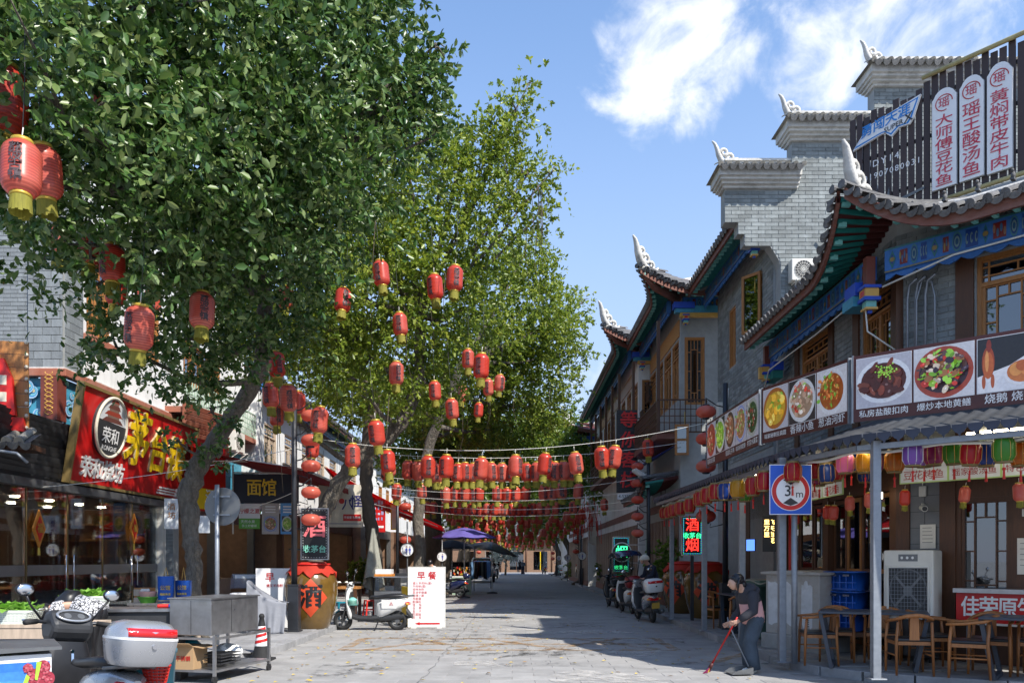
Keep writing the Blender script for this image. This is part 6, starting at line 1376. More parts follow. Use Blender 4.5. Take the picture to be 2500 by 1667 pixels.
for i,px in enumerate((415,470)):
    q=thing('hanging_shop_sign',['small white shop sign left of the near trunk','small white shop sign right of the near trunk'][i],'sign',at(px-14,1290 if i==0 else 1300,18.5),R(12),'small white shop signs');b=MB();b.box(0,.3+.2*i,0,.06,0,.7-.3*i);b.out('panel','paper_white',q);
    for k in range(2):text('酒坊'[k],.18,'wood' if i==0 else 'ink_blue',q,.16,-.001,.5-.3*i-.2*k,bold=.02)
b=MB();b.box(-9.2,-8.75,18.0,18.6,1.2,1.21)

# ================================================================== STREET FURNITURE
def lamp_post(label,x,y,h,side,zs,grp,labs,s=1.0,base=True,arm=.32):
    p=thing('lamp_post',label,'lamp post',(x,y,.12));
    if base:b=MB();b.box(-.11,.11,-.11,.11,0,.95);b.box(-.14,.14,-.14,.14,0,.04);b.box(-.12,.12,-.12,.12,.95,.98);b.out('base_box','dark_metal',p,bev=.01)
    b=MB();b.tube([(0,0,.9 if base else 0),(0,0,h)],[.062,.055],10);b.out('shaft','dark_metal',p)
    for i,z in enumerate(zs):
        zz=z-.12;b=MB();pts=[(side*(.05+(arm-.05)*math.sin(t*PI/2)),0,zz+.05+.32*math.cos(t*PI/2)*1.0)for t in[0,.25,.5,.75,1]]
        b.tube([(0,0,zz+.1),(side*arm*.45,0,zz+.14),(side*arm*.8,0,zz+.24),(side*arm,0,zz+.3),(side*arm*1.0,0,zz+.19)],.014,6);b.tube([(0,0,zz-.16),(side*arm*.4,0,zz-.2),(side*arm*.8,0,zz-.24),(side*arm*.75,0,zz-.15)],.01,6);b.out('scroll_bracket','dark_metal',p)
        oval((x+side*arm,y,z),labs[i],grp,s)
    return p
lamp_post('black lamp post with square base beside the left wine jar',-4.47,16.4,5.0,1,[4.55,4.05,3.52,2.98,2.42],'oval lanterns on the left lamp post',[f'oval red lantern on the black lamp post, {ORD[i]} from the top' for i in range(5)],arm=.34)
lamp_post('dark lamp post rising behind the dish banner on the right',4.62,17.3,5.3,-1,[4.8,4.22,3.62,2.54],'oval lanterns on the right lamp post',[f'large oval red lantern left of the dish banner, {ORD[i]} from the top' for i in range(3)]+['large oval red lantern hanging under the canopy by the silk lanterns'],1.08,arm=.42)
lamp_post('navy lamp post topped by a red lantern beside the inn sign',4.1,24.0,4.6,-1,[4.4,3.9,3.4,2.9,2.4],'oval lanterns beside the inn sign',[f'oval red lantern beside the inn sign, {ORD[i]} from the top' for i in range(5)],.95,arm=.33)
lamp_post('lamp post with oval lanterns past the red awning',-4.3,30,4.2,1,[3.6,2.35,1.9],'oval lanterns past the red awning',[f'oval red lantern past the red awning, {ORD[i]} from the top' for i in range(3)],1.1,arm=.3)
lamp_post('thin lamp post with oval lanterns left of the purple umbrella',-4.15,38.5,4.0,1,[2.75,2.05],'oval lanterns by the purple umbrella',['upper oval lantern left of the purple umbrella','lower oval lantern left of the purple umbrella'],1.05,arm=.3)
lamp_post('far lamp post on the right with oval lanterns',4.15,48,4.0,-1,[3.3,2.7,2.1],'far oval lanterns on the right',[f'far oval lantern on the right lamp post, {ORD[i]} from the top' for i in range(3)],1.0)
lamp_post('far lamp post on the left near the parked car',-2.9,62,4.0,1,[2.9,2.2],'far oval lanterns by the car',['upper far oval lantern above the parked car','lower far oval lantern above the parked car'],1.0)
lamp_post('farthest lamp post on the right before the cross street',4.0,72,4.0,-1,[3.0,2.2,1.7],'farthest oval lanterns',[f'farthest oval lantern on the right, {ORD[i]} from the top' for i in range(3)],1.0)
def round_sign(label,x,y,z,r,art):
    s=thing('round_figure_sign',label,'sign',(x,y,0),0,'round white figure signs on poles');b=MB();b.tube([(0,.06,.1),(0,.06,z+.9)],.025,8);b.out('pole','metal_sign_grey',s);b=MB();b.cyl((0,0,z),(0,.05,z),r,n=32);b.out('disc','white',s);b=MB();b.tube([(r*math.cos(2*PI*i/32),0,z+r*math.sin(2*PI*i/32))for i in range(32)],.014,5,close=True);b.out('rim','charcoal',s)
    b=MB();k=0
    for fx in art:
        for(cx,cz,rx,rz,c)in[(0,.42,.13,.15,(.05,.04,.06)),(0,.37,.09,.1,(.6,.45,.36)),(0,.02,.18,.26,(.08,.1,.4)),(0,-.3,.14,.2,(.16,.18,.5)),(-.05,-.62,.05,.14,(.05,.05,.1)),(.06,-.62,.05,.14,(.05,.05,.1))]:b.c=c;b.flat(ell2((fx+cx)*r,z+cz*r,rx*r,rz*r,12)[::-1],-.002-.0004*k);k+=1
    for q in range(3):b.c=(.05,.05,.1);b.flat([(-.72*r,z+(.35-.22*q)*r),(-.72*r,z+(.2-.22*q)*r),(-.6*r,z+(.2-.22*q)*r),(-.6*r,z+(.35-.22*q)*r)],-.002)
    b.out('painted_figures','print',s)
round_sign('round white sign with two painted figures on a thin pole',-3.35,25.5,1.92,.21,(-.1,.42));round_sign('round white sign with one blue dancing figure',-2.85,32.5,1.73,.2,(.1,));round_sign('small far round sign above the parked car',-2.15,64,1.6,.2,(0,));round_sign('far round sign on the right, leftmost of three',4.0,68,1.75,.21,(-.2,.3));round_sign('far round sign on the right, middle of three',3.9,56,1.75,.22,(0,));round_sign('round blue figured sign on the right beside the dark trunk',3.95,45,1.82,.23,(0.1,))
# round traffic sign seen from the back
ts=thing('traffic_sign','grey back of a round traffic sign on a galvanised pole','sign',(-4.8,13.0,.12),R(-8));b=MB();b.tube([(0,0,0),(0,0,2.7)],.036,10);b.out('pole','galv',ts);b=MB();b.cyl((.06,.06,2.35),(.06,.075,2.35),.31,n=40);b.out('disc','metal_sign_grey',ts)
for z in(2.2,2.5):b=MB();b.box(-.09,.2,.036,.058,z,z+.025);b.out('clamp','galv',ts)
# breakfast menu board
mbd=thing('menu_board','white standing breakfast menu board with red characters and arrow','sign',(-2.0,18.7,0),R(2));mbd.rotation_euler=(R(-3),0,R(2));b=MB();b.box(-.42,.42,0,.03,.04,1.42);b.out('panel','white',mbd);b=MB()
for a in((-.44,.44,.02,.04),(-.44,.44,1.42,1.44),(-.44,-.42,.04,1.42),(.42,.44,.04,1.42)):b.box(a[0],a[1],-.008,.035,a[2],a[3])
b.out('frame','offwhite',mbd);text('早 餐',.2,'red_print',mbd,0,-.001,1.22,bold=.025)
for i,t_ in enumerate(['遵义羊肉粉(面)','牛肉粉(面)','桂林米粉','荔波手擀面','香辣小面','炸酱面','酸辣粉','馄    饨','白    粥','包    子','豆腐脑','豆    浆']):text(t_,.068,'red_print',mbd,-.33,-.001,1.05-i*.073,bold=.006,align='LEFT')
b=MB();b.prism([(-.28,.11),(-.16,.07),(-.16,.09),(.31,.09),(.31,.13),(-.16,.13),(-.16,.15)],-.004,-.001);b.out('arrow','red_print',mbd)
for x in(-.3,.3):b=MB();b.bar((x,.03,1.3),(x,.4,0),.03);b.out('prop_leg','offwhite',mbd);b=MB();b.box(x-.06,x+.06,-.05,.1,0.0,.04);b.out('foot','offwhite',mbd)
mb2=thing('menu_board','second breakfast board half hidden behind the grey cloth and lamp post','sign',(-5.05,17.0,.12),R(2));b=MB();b.box(-.4,.4,0,.03,.04,1.3);b.out('panel','white',mb2);text('早',.2,'red_print',mb2,-.1,-.001,1.1,bold=.025);text('遵义羊肉粉',.07,'red_print',mb2,0,-.001,.93,bold=.012);b=MB();b.box(-.4,.4,.03,.3,.02,.06);b.out('foot','offwhite',mb2)
# cloth-covered stand
cc=thing('covered_stand','grey cloth draped over a stand left of the black lamp post','stand',(-4.95,16.1,.12),R(5));b=MB();b.box(-.25,.3,-.1,.3,0,.6);b.out('stand','metal_sign_grey',cc)
def drp(u,v):
    x=-.36+.78*u;top=1.05-.42*u-.12*math.sin(PI*u);f=.05*math.sin(14*u+2*v)*v+.02*math.sin(31*u)*v;return(x+.03*v*math.sin(5*u),-.13-.12*v+f,top*(1-v)+.01*v)
b=MB();b.sheet(drp,40,14);b.sheet(lambda u,v:(-.36+.78*u,-.13+.42*v,1.05-.42*u-.12*math.sin(PI*u)+.02*math.sin(9*u+4*v)),30,6);b.out('cloth','cloth_grey',cc,solid=.01)
# stainless steel cart
ct=thing('steel_cart','stainless steel cabinet on a wheeled frame at the kerb','cart',(-3.88,10.3,0),R(-14));
for nm,z0,z1 in(('cabinet',.62,1.09),):b=MB();b.box(-.62,0,0,1.1,z0,z1);b.out(nm,'steel',ct,bev=.008)
b=MB();b.box(-.64,.02,-.02,1.12,1.09,1.105);b.out('top_sheet','steel',ct);b=MB();b.box(-.3,-.296,-.004,0,.64,1.07);b.box(.001,.004,.45,.455,.64,1.07);b.out('door_seam','charcoal',ct)
b=MB()
for z in(.58,.16):
    b.bar((-.62,0,z),(.06,0,z),.03);b.bar((-.62,1.3,z),(.06,1.3,z),.03);b.bar((.05,0,z),(.05,1.3,z),.03);b.bar((-.62,0,z),(-.62,1.3,z),.03)
b.out('frame_rails','steel',ct)
for x in(-.62,.05):
    for y in(0,1.3):b=MB();b.box(x-.018,x+.018,y-.018,y+.018,.1,.62);b.out('leg','steel',ct);b=MB();b.cyl((x-.015,y,.05),(x+.015,y,.05),.05);b.box(x-.022,x+.022,y-.02,y+.02,.05,.1);b.out('castor','rubber',ct)
b=MB();b.box(-.6,.04,.02,1.28,.165,.18);b.out('lower_shelf','steel',ct)
cbx=thing('cardboard_box','open cardboard box with red print under the steel cart','box',(-4.28,10.35,.18),R(-10));b=MB();b.box(-.26,.16,0,.34,0,.3);b.out('carton','cardboard',cbx);b=MB();b.add([(-.26,0,.3),(.16,0,.3),(.18,-.12,.35),(-.28,-.12,.35)],[(0,1,2,3)]);b.add([(.16,0,.3),(.16,.34,.3),(.3,.36,.28),(.3,0,.28)],[(0,1,2,3)]);b.out('flap','cardboard',cbx,solid=.006);text('精制不锈钢',.07,'red_print',cbx,-.05,-.001,.14,bold=.02)
pbg=thing('plastic_bag','crumpled white plastic bag on the cart shelf','bag',(-3.98,11.1,.3));b=MB();b.sheet(lambda u,v:(.2*math.sin(PI*v)*math.cos(2*PI*u)*(1+.25*math.sin(7*u*PI)),.16*math.sin(PI*v)*math.sin(2*PI*u)*(1+.2*math.sin(9*v)),.12*math.cos(PI*v)+.03*math.sin(9*u*PI)),24,12);b.out('film','plastic_white',pbg)
gr=thing('grill_racks','stack of black grill racks on the cart shelf','racks',(-3.93,10.8,.2),R(-14))
for k in range(4):
    b=MB()
    for i in range(12):b.bar((-.2,-.25+i*.04,.03+k*.04),(.16,-.25+i*.04,.03+k*.04),.008)
    b.bar((-.2,-.25,.03+k*.04),(-.2,.2,.03+k*.04),.012);b.bar((.16,-.25,.03+k*.04),(.16,.2,.03+k*.04),.012);b.out('rack','charcoal',gr)
tb_=thing('teal_water_jug','teal plastic water jug under the steel cart','jug',(-4.42,10.95,.18));b=MB();b.lathe([(.13,0),(.16,.02),(.16,.1),(.15,.12),(.16,.14),(.16,.26),(.08,.34),(.05,.36),(.05,.4)],18);b.out('body','teal_plastic',tb_);b=MB();b.lathe([(.055,.4),(.055,.44)],12);b.out('cap','blue',tb_)
# traffic cone
cn=thing('traffic_cone','tall black traffic cone with red and white sleeve at the kerb','cone',(-3.98,12.7,0));b=MB();b.prism([(-.18,0),(.18,0),(.17,.04),(-.17,.04)],-.18,.18);b.lathe([(.15,.04),(.11,.22),(.05,.6),(.035,.68),(.045,.69),(.04,.73),(.015,.75)],20);b.out('body','rubber',cn);b=MB();b.lathe([(.109,.24),(.06,.55)],20,caps=False);b.out('sleeve','white',cn)
for k in range(3):
    b=MB();b.sheet(lambda u,v:((lambda z,a:((.11-.163*(z-.24)+.002)*math.cos(a),(.11-.163*(z-.24)+.002)*math.sin(a),z))(.27+.09*k+.045*v+.05*u,-PI/2-1.2+2.6*u)),10,2);b.out('red_stripe','red',cn)
# blue gift bags, basket, freezer with yellow cloth
for i,(x,y,rz)in enumerate([(-6.15,14.2,10),(-5.9,14.35,-5)]):
    g_=thing('gift_bag',['tall blue paper gift bag, left of the pair','tall blue paper gift bag, right of the pair'][i],'bag',(x,y,.85),R(rz),'blue gift bags');b=MB();b.loft([[(sx*w,sy*d,z)for sx,sy in((-1,-1),(1,-1),(1,1),(-1,1))]for w,d,z in((.12,.05,0),(.13,.06,.46-.08*i))]);b.out('bag_body','blue_crate',g_)
    b=MB();b.flat([(-.12,.02),(.12,.02),(.12,.035),(-.12,.035)],-.062);b.out('gold_line','gold',g_);text('公馆',.09,'gold',g_,0,-.062,.25,bold=.02);text('招商美酒',.045,'yellow',g_,0,-.062,.14,bold=.02);b=MB();b.tube([(-.04,0,.44-.08*i),(0,.0,.62),(.04,0,.44-.08*i)],.008,5);b.out('cord_handle','gold_paint',g_)
ftb=thing('low_goods_table','low table behind the steel cart carrying bags and basket','table',(-6.15,14.3,.12));b=MB();b.box(-.6,.5,-.3,.3,.68,.72);b.out('top','wood_pale',ftb)
for x in(-.55,.45):
    for y in(-.25,.25):b=MB();b.box(x-.02,x+.02,y-.02,y+.02,0,.68);b.out('leg','wood_pale',ftb)
gb_=thing('green_basin','green plastic basin with a pink basket of goods','basin',(-6.45,14.15,.84));b=MB();b.lathe([(.12,0),(.17,.1),(.18,.1),(.18,.11)],18);b.out('basin','green_panel',gb_);b=MB();b.lathe([(.12,.11),(.15,.2)],14);b.out('basket','pink',gb_);b=MB();[b.ell((random.uniform(-.08,.08),random.uniform(-.06,.06),.22),(.04,.04,.03),8,6)for _ in range(6)];b.out('goods','paper',gb_,kind='stuff')
fz=thing('display_freezer','white display freezer with curved glass and yellow cloth','freezer',(-6.1,17.5,.12),R(10));b=MB();b.box(-.1,1.0,0,.6,0,.75);b.out('cabinet','white',fz,bev=.03);b=MB();b.sheet(lambda u,v:(-.08+1.06*u,.02+.56*v,.75+.42*math.sin(PI*(.08+.84*v))),12,10);b.out('curved_glass','glass',fz);b=MB();b.sheet(lambda u,v:(.45+.5*u+.06*v,-.06-.05*math.sin(9*u)*v+.35*(1-v)*(1-v),1.2-.95*v*v-.05*u),20,14);b.out('cloth','yellow',fz,solid=.012);b=MB();b.tube([(1.0,.0,.6),(1.02,.0,.95),(.98,.25,1.15),(1,.55,1.1)],.025,6);b.out('rim','offwhite',fz)
wc=thing('wooden_crate','narrow orange wooden crate by the shop jamb','crate',(-7.0,15.2,.12));b=MB();b.box(-.12,.15,-.15,.15,0,.95)
b.out('box','wood',wc);
for k in range(6):b=MB();b.box(-.125,.155,-.162,-.152,.03+k*.155,.15+k*.155);b.out('slat','wood_pale',wc)
# vegetable table, baskets, tray
vt=thing('vegetable_table','rough plank table with vegetable baskets at the lower left','table',(-5.3,9.0,0),R(3));
for k in range(4):b=MB();b.box(-1.3,.62,-.3+k*.16,-.3+k*.16+.152,.86,.9);b.out('plank','wood_pale',vt)
b=MB();b.box(-1.25,.55,-.29,-.25,.74,.86);b.out('apron','wood_pale',vt)
for x in(-1.1,.4):
    for y in(-.25,.28):b=MB();b.box(x-.03,x+.03,y-.03,y+.03,0,.86);b.out('leg','black',vt)
def veg_basket(label,loc,rz,s=1.0):
    v=thing('vegetable_basket',label,'basket',loc,rz,'white baskets of green lettuce');b=MB();w,d,h=.25*s,.17*s,.13*s
    for k in range(7):z=h*k/6;f=.82+.18*k/6;b.tube([(-w*f,-d*f,z),(w*f,-d*f,z),(w*f,d*f,z),(-w*f,d*f,z)],.008 if k<6 else .014,5,close=True)
    for i in range(13):t=-1+2*i/12;[b.bar((t*w*.82,sy*d*.82,0),(t*w,sy*d,h),.009)for sy in(-1,1)]
    for i in range(9):t=-1+2*i/8;[b.bar((sx*w*.82,t*d*.82,0),(sx*w,t*d,h),.009)for sx in(-1,1)]
    b.out('basket','basket_white',v)if 'basket_white' in M else(pm('basket_white',(.62,.66,.6),.5),b.out('basket','basket_white',v))
    b=MB();b.box(-w*.85,w*.85,-d*.85,d*.85,.0,.02);b.loft([[(sx*w*f,sy*d*f,z)for sx,sy in((-1,-1),(1,-1),(1,1),(-1,1))]for f,z in((.8,.02),(.93,h*.85))]);b.out('lining','basket_white',v)
    b=MB()
    for k in range(110):
        p=Vector((random.gauss(0,.4)*w,random.gauss(0,.4)*d,h*.8+random.random()*.1*s*(1-.3*random.random())));a=random.uniform(0,6.3);l=random.uniform(.06,.11)*s;tl=random.uniform(-.2,.9);u=Vector((math.cos(a),math.sin(a),tl)).normalized()*l;n_=Vector((-math.sin(a),math.cos(a),0))*l*.5;h_=Vector((0,0,.02))
        b.s=True;b.add([p,p+u*.5+n_+h_,p+u*.55,p+u*.5-n_+h_,p+u+n_*.5-h_,p+u-n_*.5+h_],[(0,2,1),(0,3,2),(1,2,4),(2,3,5),(2,5,4)]);b.s=False
    b.out('lettuce','lettuce',v,kind='stuff')
veg_basket('white basket heaped with lettuce at the left picture edge',(-5.55,8.85,.9),R(5),1.05);veg_basket('white basket of lettuce in front of the liquor shop jars',(-5.62,10.6,.98),R(15),1.0)
st2=thing('side_counter','steel topped side counter behind the near scooter','counter',(-5.1,10.7,0),R(8));b=MB();b.box(-1.1,.75,-.28,.3,.92,.96);b.out('top','steel',st2);b=MB();b.box(-1.05,.7,-.24,.28,.55,.92);b.out('body','charcoal',st2)
for x in(-1,.65):b=MB();b.box(x-.03,x+.03,-.2,.2,0,.55);b.out('leg','charcoal',st2)
pk=thing('red_packet','red and blue snack packet lying on the side counter','packet',(-4.62,10.75,.965),R(20));b=MB();b.box(-.14,.0,-.08,.08,0,.04);b.out('red_half','red',pk,bev=.01);b=MB();b.box(.0,.12,-.08,.08,0,.04);b.out('blue_half','blue',pk,bev=.01)
rb_=thing('red_basket','red plastic carrying basket hanging beside the near scooter','basket',(-2.83,6.35,.63));b=MB()
for k in range(6):z=.13*k/5;f=.72+.28*k/5;b.tube([(.11*f*math.cos(2*PI*i/16),.08*f*math.sin(2*PI*i/16),z)for i in range(16)],.006 if k<5 else .01,5,close=True)
for i in range(16):a=2*PI*i/16;b.bar((.08*math.cos(a),.058*math.sin(a),0),(.11*math.cos(a),.08*math.sin(a),.13),.008)
b.out('basket','red_plastic',rb_);b=MB();b.tube([(-.11,0,.13),(-.13,.0,.25),(-.06,0,.3),(.05,0,.24),(.11,0,.13)],.008,6);b.out('handle','red_plastic',rb_)
tbn=thing('teal_bin','teal plastic tub behind the red basket','tub',(-3.0,6.7,0));b=MB();b.lathe([(.12,0),(.17,.82),(.18,.82),(.18,.85)],18);b.out('body','teal_plastic',tbn)
# ice cream freezer with raspberry print, lower left corner
ic=thing('ice_chest','ice chest with blue raspberry advertisement at the lower left corner','freezer',(-3.2,5.55,0),R(34));b=MB();b.box(-1.3,0,0,.6,.05,.95);b.out('chest','white',ic);b=MB();b.prism([(-1.3,.95),(.06,.98),(.06,1.0),(-1.3,1.02)],-.05,.62);b.out('lid','metal_sign_grey',ic)
b=MB();b.c=(.06,.22,.62)
for k in range(8):t=k/7;b.c=(.03+.12*t,.16+.3*t,.6+.1*t);b.flat([(-1.28,.9-.06*k-.06),(-.01,.9-.06*k-.06),(-.01,.9-.06*k),(-1.28,.9-.06*k)],-.004)
k=0
for cx,cz,r_ in[(-.05,.86,.045),(-.1,.8,.05),(-.03,.78,.05),(-.07,.72,.05),(-.14,.86,.03)]:
    b.c=(.3,.03,.05);b.flat(ell2(cx,cz,r_,r_*1.1,18),-.006-.0008*k);k+=1
    for i in range(22):b.c=random.choice([(.4,.06,.09),(.35,.04,.06),(.45,.12,.14)]);a,q=random.uniform(0,6.3),random.random()*.85*r_;b.flat(ell2(cx+q*math.cos(a),cz+q*math.sin(a)*1.1,.008,.008,7),-.0105-.00005*i-.0008*k)
b.c=(.35,.6,.05);b.flat([(-.1,.78),(-.085,.775),(-.06,.9),(-.09,.9)],-.018);b.flat([(-.17,.76),(-.15,.74),(-.13,.8),(-.15,.82)],-.018)
b.c=(.35,.02,.2);b.flat([(-.4,.7),(-.2,.73),(-.19,.69),(-.28,.68),(-.3,.55),(-.36,.55),(-.34,.67),(-.39,.66)],-.008);b.c=(.75,.78,.82);b.flat([(-.41,.7),(-.38,.74),(-.33,.72),(-.26,.76),(-.19,.75),(-.18,.71),(-.25,.725),(-.33,.7)],-.009)
b.out('advert_print','print',ic)
# folded umbrella, small tables, stools, cart near the white scooter
fu=thing('folded_umbrella','tall folded grey market umbrella beside the menu board','umbrella',(-3.75,21.6,.1));b=MB();b.tube([(0,0,0),(0,0,2.3)],.025,8);b.out('pole','charcoal',fu);b=MB();b.sheet(lambda u,v:((.05+.2*v*(1+.35*math.sin(5*2*PI*u)))*math.cos(2*PI*u),(.05+.16*v*(1+.35*math.sin(5*2*PI*u)))*math.sin(2*PI*u),2.35-1.5*v-.2*math.sin(2*PI*u)*v),40,10);b.out('fabric','cloth_olive',fu)
def stool(label,loc,mat):
    s=thing('plastic_stool',label,'stool',loc,random.uniform(0,1),'plastic stools by the scooter');b=MB();b.box(-.14,.14,-.14,.14,.42,.45);b.out('seat',mat,s,bev=.01)
    for x in(-1,1):
        for y in(-1,1):b=MB();b.bar((x*.16,y*.16,0),(x*.12,y*.12,.42),.035);b.out('leg',mat,s)
    b=MB();[b.bar((x*.145,-.145,.2),(x*.145,.145,.2),.02)for x in(-1,1)];[b.bar((-.145,y*.145,.2),(.145,y*.145,.2),.02)for y in(-1,1)];b.out('brace',mat,s)
stool('red plastic stool behind the white scooter seat',(-3.65,20.6,.12),'red_plastic');stool('teal plastic stool framed by the white scooter',(-4.25,19.6,.12),'teal_plastic');stool('second teal stool farther left behind the scooter',(-4.9,19.9,.12),'teal_plastic')
wt_=thing('work_table','wooden work table with bowls behind the white scooter','table',(-4.6,21.2,.12));b=MB();b.box(-.6,.6,-.35,.35,.72,.78);b.out('top','wood',wt_)
for x in(-.5,.5):
    for y in(-.3,.3):b=MB();b.box(x-.04,x+.04,y-.04,y+.04,0,.72);b.out('leg','wood_dark',wt_)
for i,(x,m)in enumerate([(-.3,'white'),(0,'charcoal'),(.3,'steel')]):
    bw=thing('mixing_bowl',f'{["white", "black", "steel"][i]} bowl on the work table behind the scooter','bowl',(-4.6+x,21.1,.9));b=MB();b.lathe([(.07,0),(.15,.1),(.155,.1)],16);b.out('bowl',m,bw);b=MB();[b.ell((random.uniform(-.07,.07),random.uniform(-.07,.07),.1),(.05,.05,.04),8,6)for _ in range(5)];b.out('food','paper',bw,kind='stuff')
gc=thing('glass_food_cart','glass food cart with trays behind the menu board','cart',(-3.1,20.6,0));b=MB();b.box(-.4,.7,-.3,.3,.1,.8);b.out('base','steel',gc);b=MB();b.box(-.38,.68,-.28,.28,.8,1.15);b.out('glass_case','glass',gc);b=MB();b.box(-.42,.72,-.32,.32,1.15,1.18);b.out('top','steel',gc);b=MB();b.box(-.4,.05,-.28,.2,1.18,1.24);b.out('tray','orange',gc);b=MB();b.box(-.38,.02,-.26,.18,1.24,1.36);b.out('box','white',gc);b=MB();b.box(.2,.5,-.2,.15,1.18,1.26);b.out('pan','charcoal',gc)
for x in(-.35,.6):b=MB();b.cyl((x,-.28,.08),(x,-.24,.08),.08);b.out('wheel','rubber',gc)
yb=thing('yellow_standee','narrow yellow sign stand beside the menu board','sign',(-2.62,19.4,0),R(-70));b=MB();b.box(-.3,.3,0,.04,.05,.95);b.out('panel','yellow',yb);b=MB();b.box(-.3,.3,-.1,.2,0,.05);b.out('foot','charcoal',yb)
# purple umbrella and black umbrella
def parasol(label,x,y,z,r,mat,tilt=0):
    u_=thing('market_umbrella',label,'umbrella',(x,y,0));n=8
    def f(u,v):a=2*PI*u;k=(1-.09*(abs(math.sin(4*a)))*v);return(r*v*k*math.cos(a),r*v*k*math.sin(a),z-.42*v**1.4+tilt*r*v*math.cos(a)-.04*abs(math.sin(4*a))*v)
    b=MB();b.sheet(f,48,8);b.out('canopy',mat,u_,solid=.008);b=MB();b.tube([(0,0,.05),(0,0,z)],.022,8);b.out('pole','offwhite',u_);b=MB();b.lathe([(.25,0),(.25,.06),(.05,.1)],16);b.out('foot','charcoal',u_)
    for i in range(8):a=2*PI*i/8;b=MB();b.bar((0,0,z-.04),(r*.98*math.cos(a),r*.98*math.sin(a),z-.46+tilt*r*math.cos(a)),.012);b.out('rib','dark_metal',u_)
parasol('purple market umbrella over the left stalls',-2.0,33.5,2.95,1.35,'purple');parasol('black market umbrella tilted behind the purple one',-.95,38,2.45,1.2,'black',-.22);parasol('dark blue umbrella deeper behind the purple one',-3.0,40,2.6,1.3,'jacket_navy')
# clothes racks and stall
for i,(x,y)in enumerate([(-2.5,41),(-1.75,45)]):
    cr_=thing('clothes_rack',['dark clothes rack under the purple umbrella','clothes rack with pale blue dress near the parked car'][i],'rack',(x,y,0),R(-20),'clothes racks');b=MB();b.tube([(-.6,0,0),(-.6,0,1.55),(.6,0,1.55),(.6,0,0)],.02,6);b.out('frame','dark_metal',cr_)
    for k in range(11):
        b=MB();xx=-.52+k*.105;b.sheet(lambda u,v:(xx+.03*math.sin(6*u+k)*v,-.2+.4*u,1.5-(.9+.1*math.sin(k))*v),6,5);b.out('garment',['black','charcoal','wood_dark','navy','maroon','black','cloth_olive','hoodie','black','denim','clear_blue'][k]if i==0 or k<9 else 'clear_blue',cr_)
sl_=thing('trinket_stall','pale green stall table with trinkets before the clothes racks','stall',(-2.35,37,0));b=MB();b.box(-.4,.45,-.3,.3,.8,.85);b.out('top','white',sl_);b=MB();b.box(-.4,.45,-.3,.3,.0,.8);b.out('skirt','mint_pale',sl_);b=MB()
for k in range(40):b.m=k%4;p=(random.uniform(-.35,.4),random.uniform(-.25,.25),.9+random.random()*.35);b.cb(p,(.05,.05,.1))
b.bar((-.38,.1,1.25),(.42,.1,1.25),.02);b.out('trinkets',['orange','red','gold','cream'],sl_,kind='stuff')
# far right: banner stand, white table board, metal chairs, thatched parasol, pennants
rbn=thing('inn_banner_stand','narrow red standing banner with white characters on the far right pavement','sign',(5.25,48.5,.12));b=MB();b.box(-.17,.17,0,.03,.1,1.75);b.out('panel','red_print',rbn);[text(c,.36,'white',rbn,0,-.001,1.5-.45*i,bold=.03)for i,c in enumerate('有客栈')];b=MB();b.bar((-.3,0,.03),(.3,0,.03),.04);b.bar((0,.02,0),(0,.3,1.2),.03);b.out('stand','dark_metal',rbn)
wbd=thing('white_notice_board','white printed board beside the far red banner','sign',(5.95,47.5,.12));b=MB();b.box(-.5,.5,0,.04,.1,1.35);b.out('panel','paper_white',wbd);b=MB()
for k in range(8):b.c=(.25,.3,.45);b.box(-.4,.1+.3*random.random(),-.005,-.001,.3+k*.12,.34+k*.12)
b.out('print_lines','print',wbd,kind='stuff')
b=MB();b.box(-.5,.5,-.05,.2,.0,.1);b.out('foot','metal_sign_grey',wbd)
for i,(x,y)in enumerate([(4.9,50.5),(4.75,55.5)]):
    mc=thing('metal_chair',['pale metal chair beside the far red banner','pale metal chair beyond the far red banner'][i],'chair',(x,y,.12),R(30),'pale metal chairs');b=MB();b.box(-.22,.22,-.22,.22,.44,.47);b.out('seat','galv',mc);b=MB();b.tube([(-.22,.2,.47),(-.22,.26,.85),(.22,.26,.85),(.22,.2,.47)],.02,6);b.out('backrest','galv',mc)
    for sx in(-1,1):
        for sy in(-1,1):b=MB();b.tube([(sx*.2,sy*.2,.45),(sx*.22,sy*.22,0)],.015,6);b.out('leg','galv',mc)
wine_jar('dark jar with red cover at the foot of the far right tree',(4.75,53,.12),0,.95)
thp=thing('thatched_parasol','thatched parasol on the far right pavement','parasol',(5.7,47,.12));b=MB();b.tube([(0,0,0),(0,0,2.6)],.04,8);b.out('pole','wood_dark',thp);b=MB();b.sheet(lambda u,v:(1.3*v*(1+.06*math.sin(60*u))*math.cos(2*PI*u),1.3*v*(1+.06*math.sin(60*u))*math.sin(2*PI*u),2.75-.55*v+.05*math.sin(43*u)*v),60,6);b.out('thatch','thatch',thp)
for i,(x,y)in enumerate([(4.6,44),(5.05,43.2)]):
    pn=thing('hanging_cloth',['white scalloped cloth hanging over the far right pavement','pink scalloped cloth hanging over the far right pavement'][i],'cloth',(x,y,2.5),R(10),'hanging cloths');b=MB();b.sheet(lambda u,v:(-.42+.84*u,.05*math.sin(8*u),.95-(.85+.2*math.sin(PI*u))*v),14,6);b.out('fabric',['paper','pink'][i],pn,solid=.01);b=MB();b.bar((-.46,0,.95),(.46,0,.95),.03);b.out('rod','wood_dark',pn)

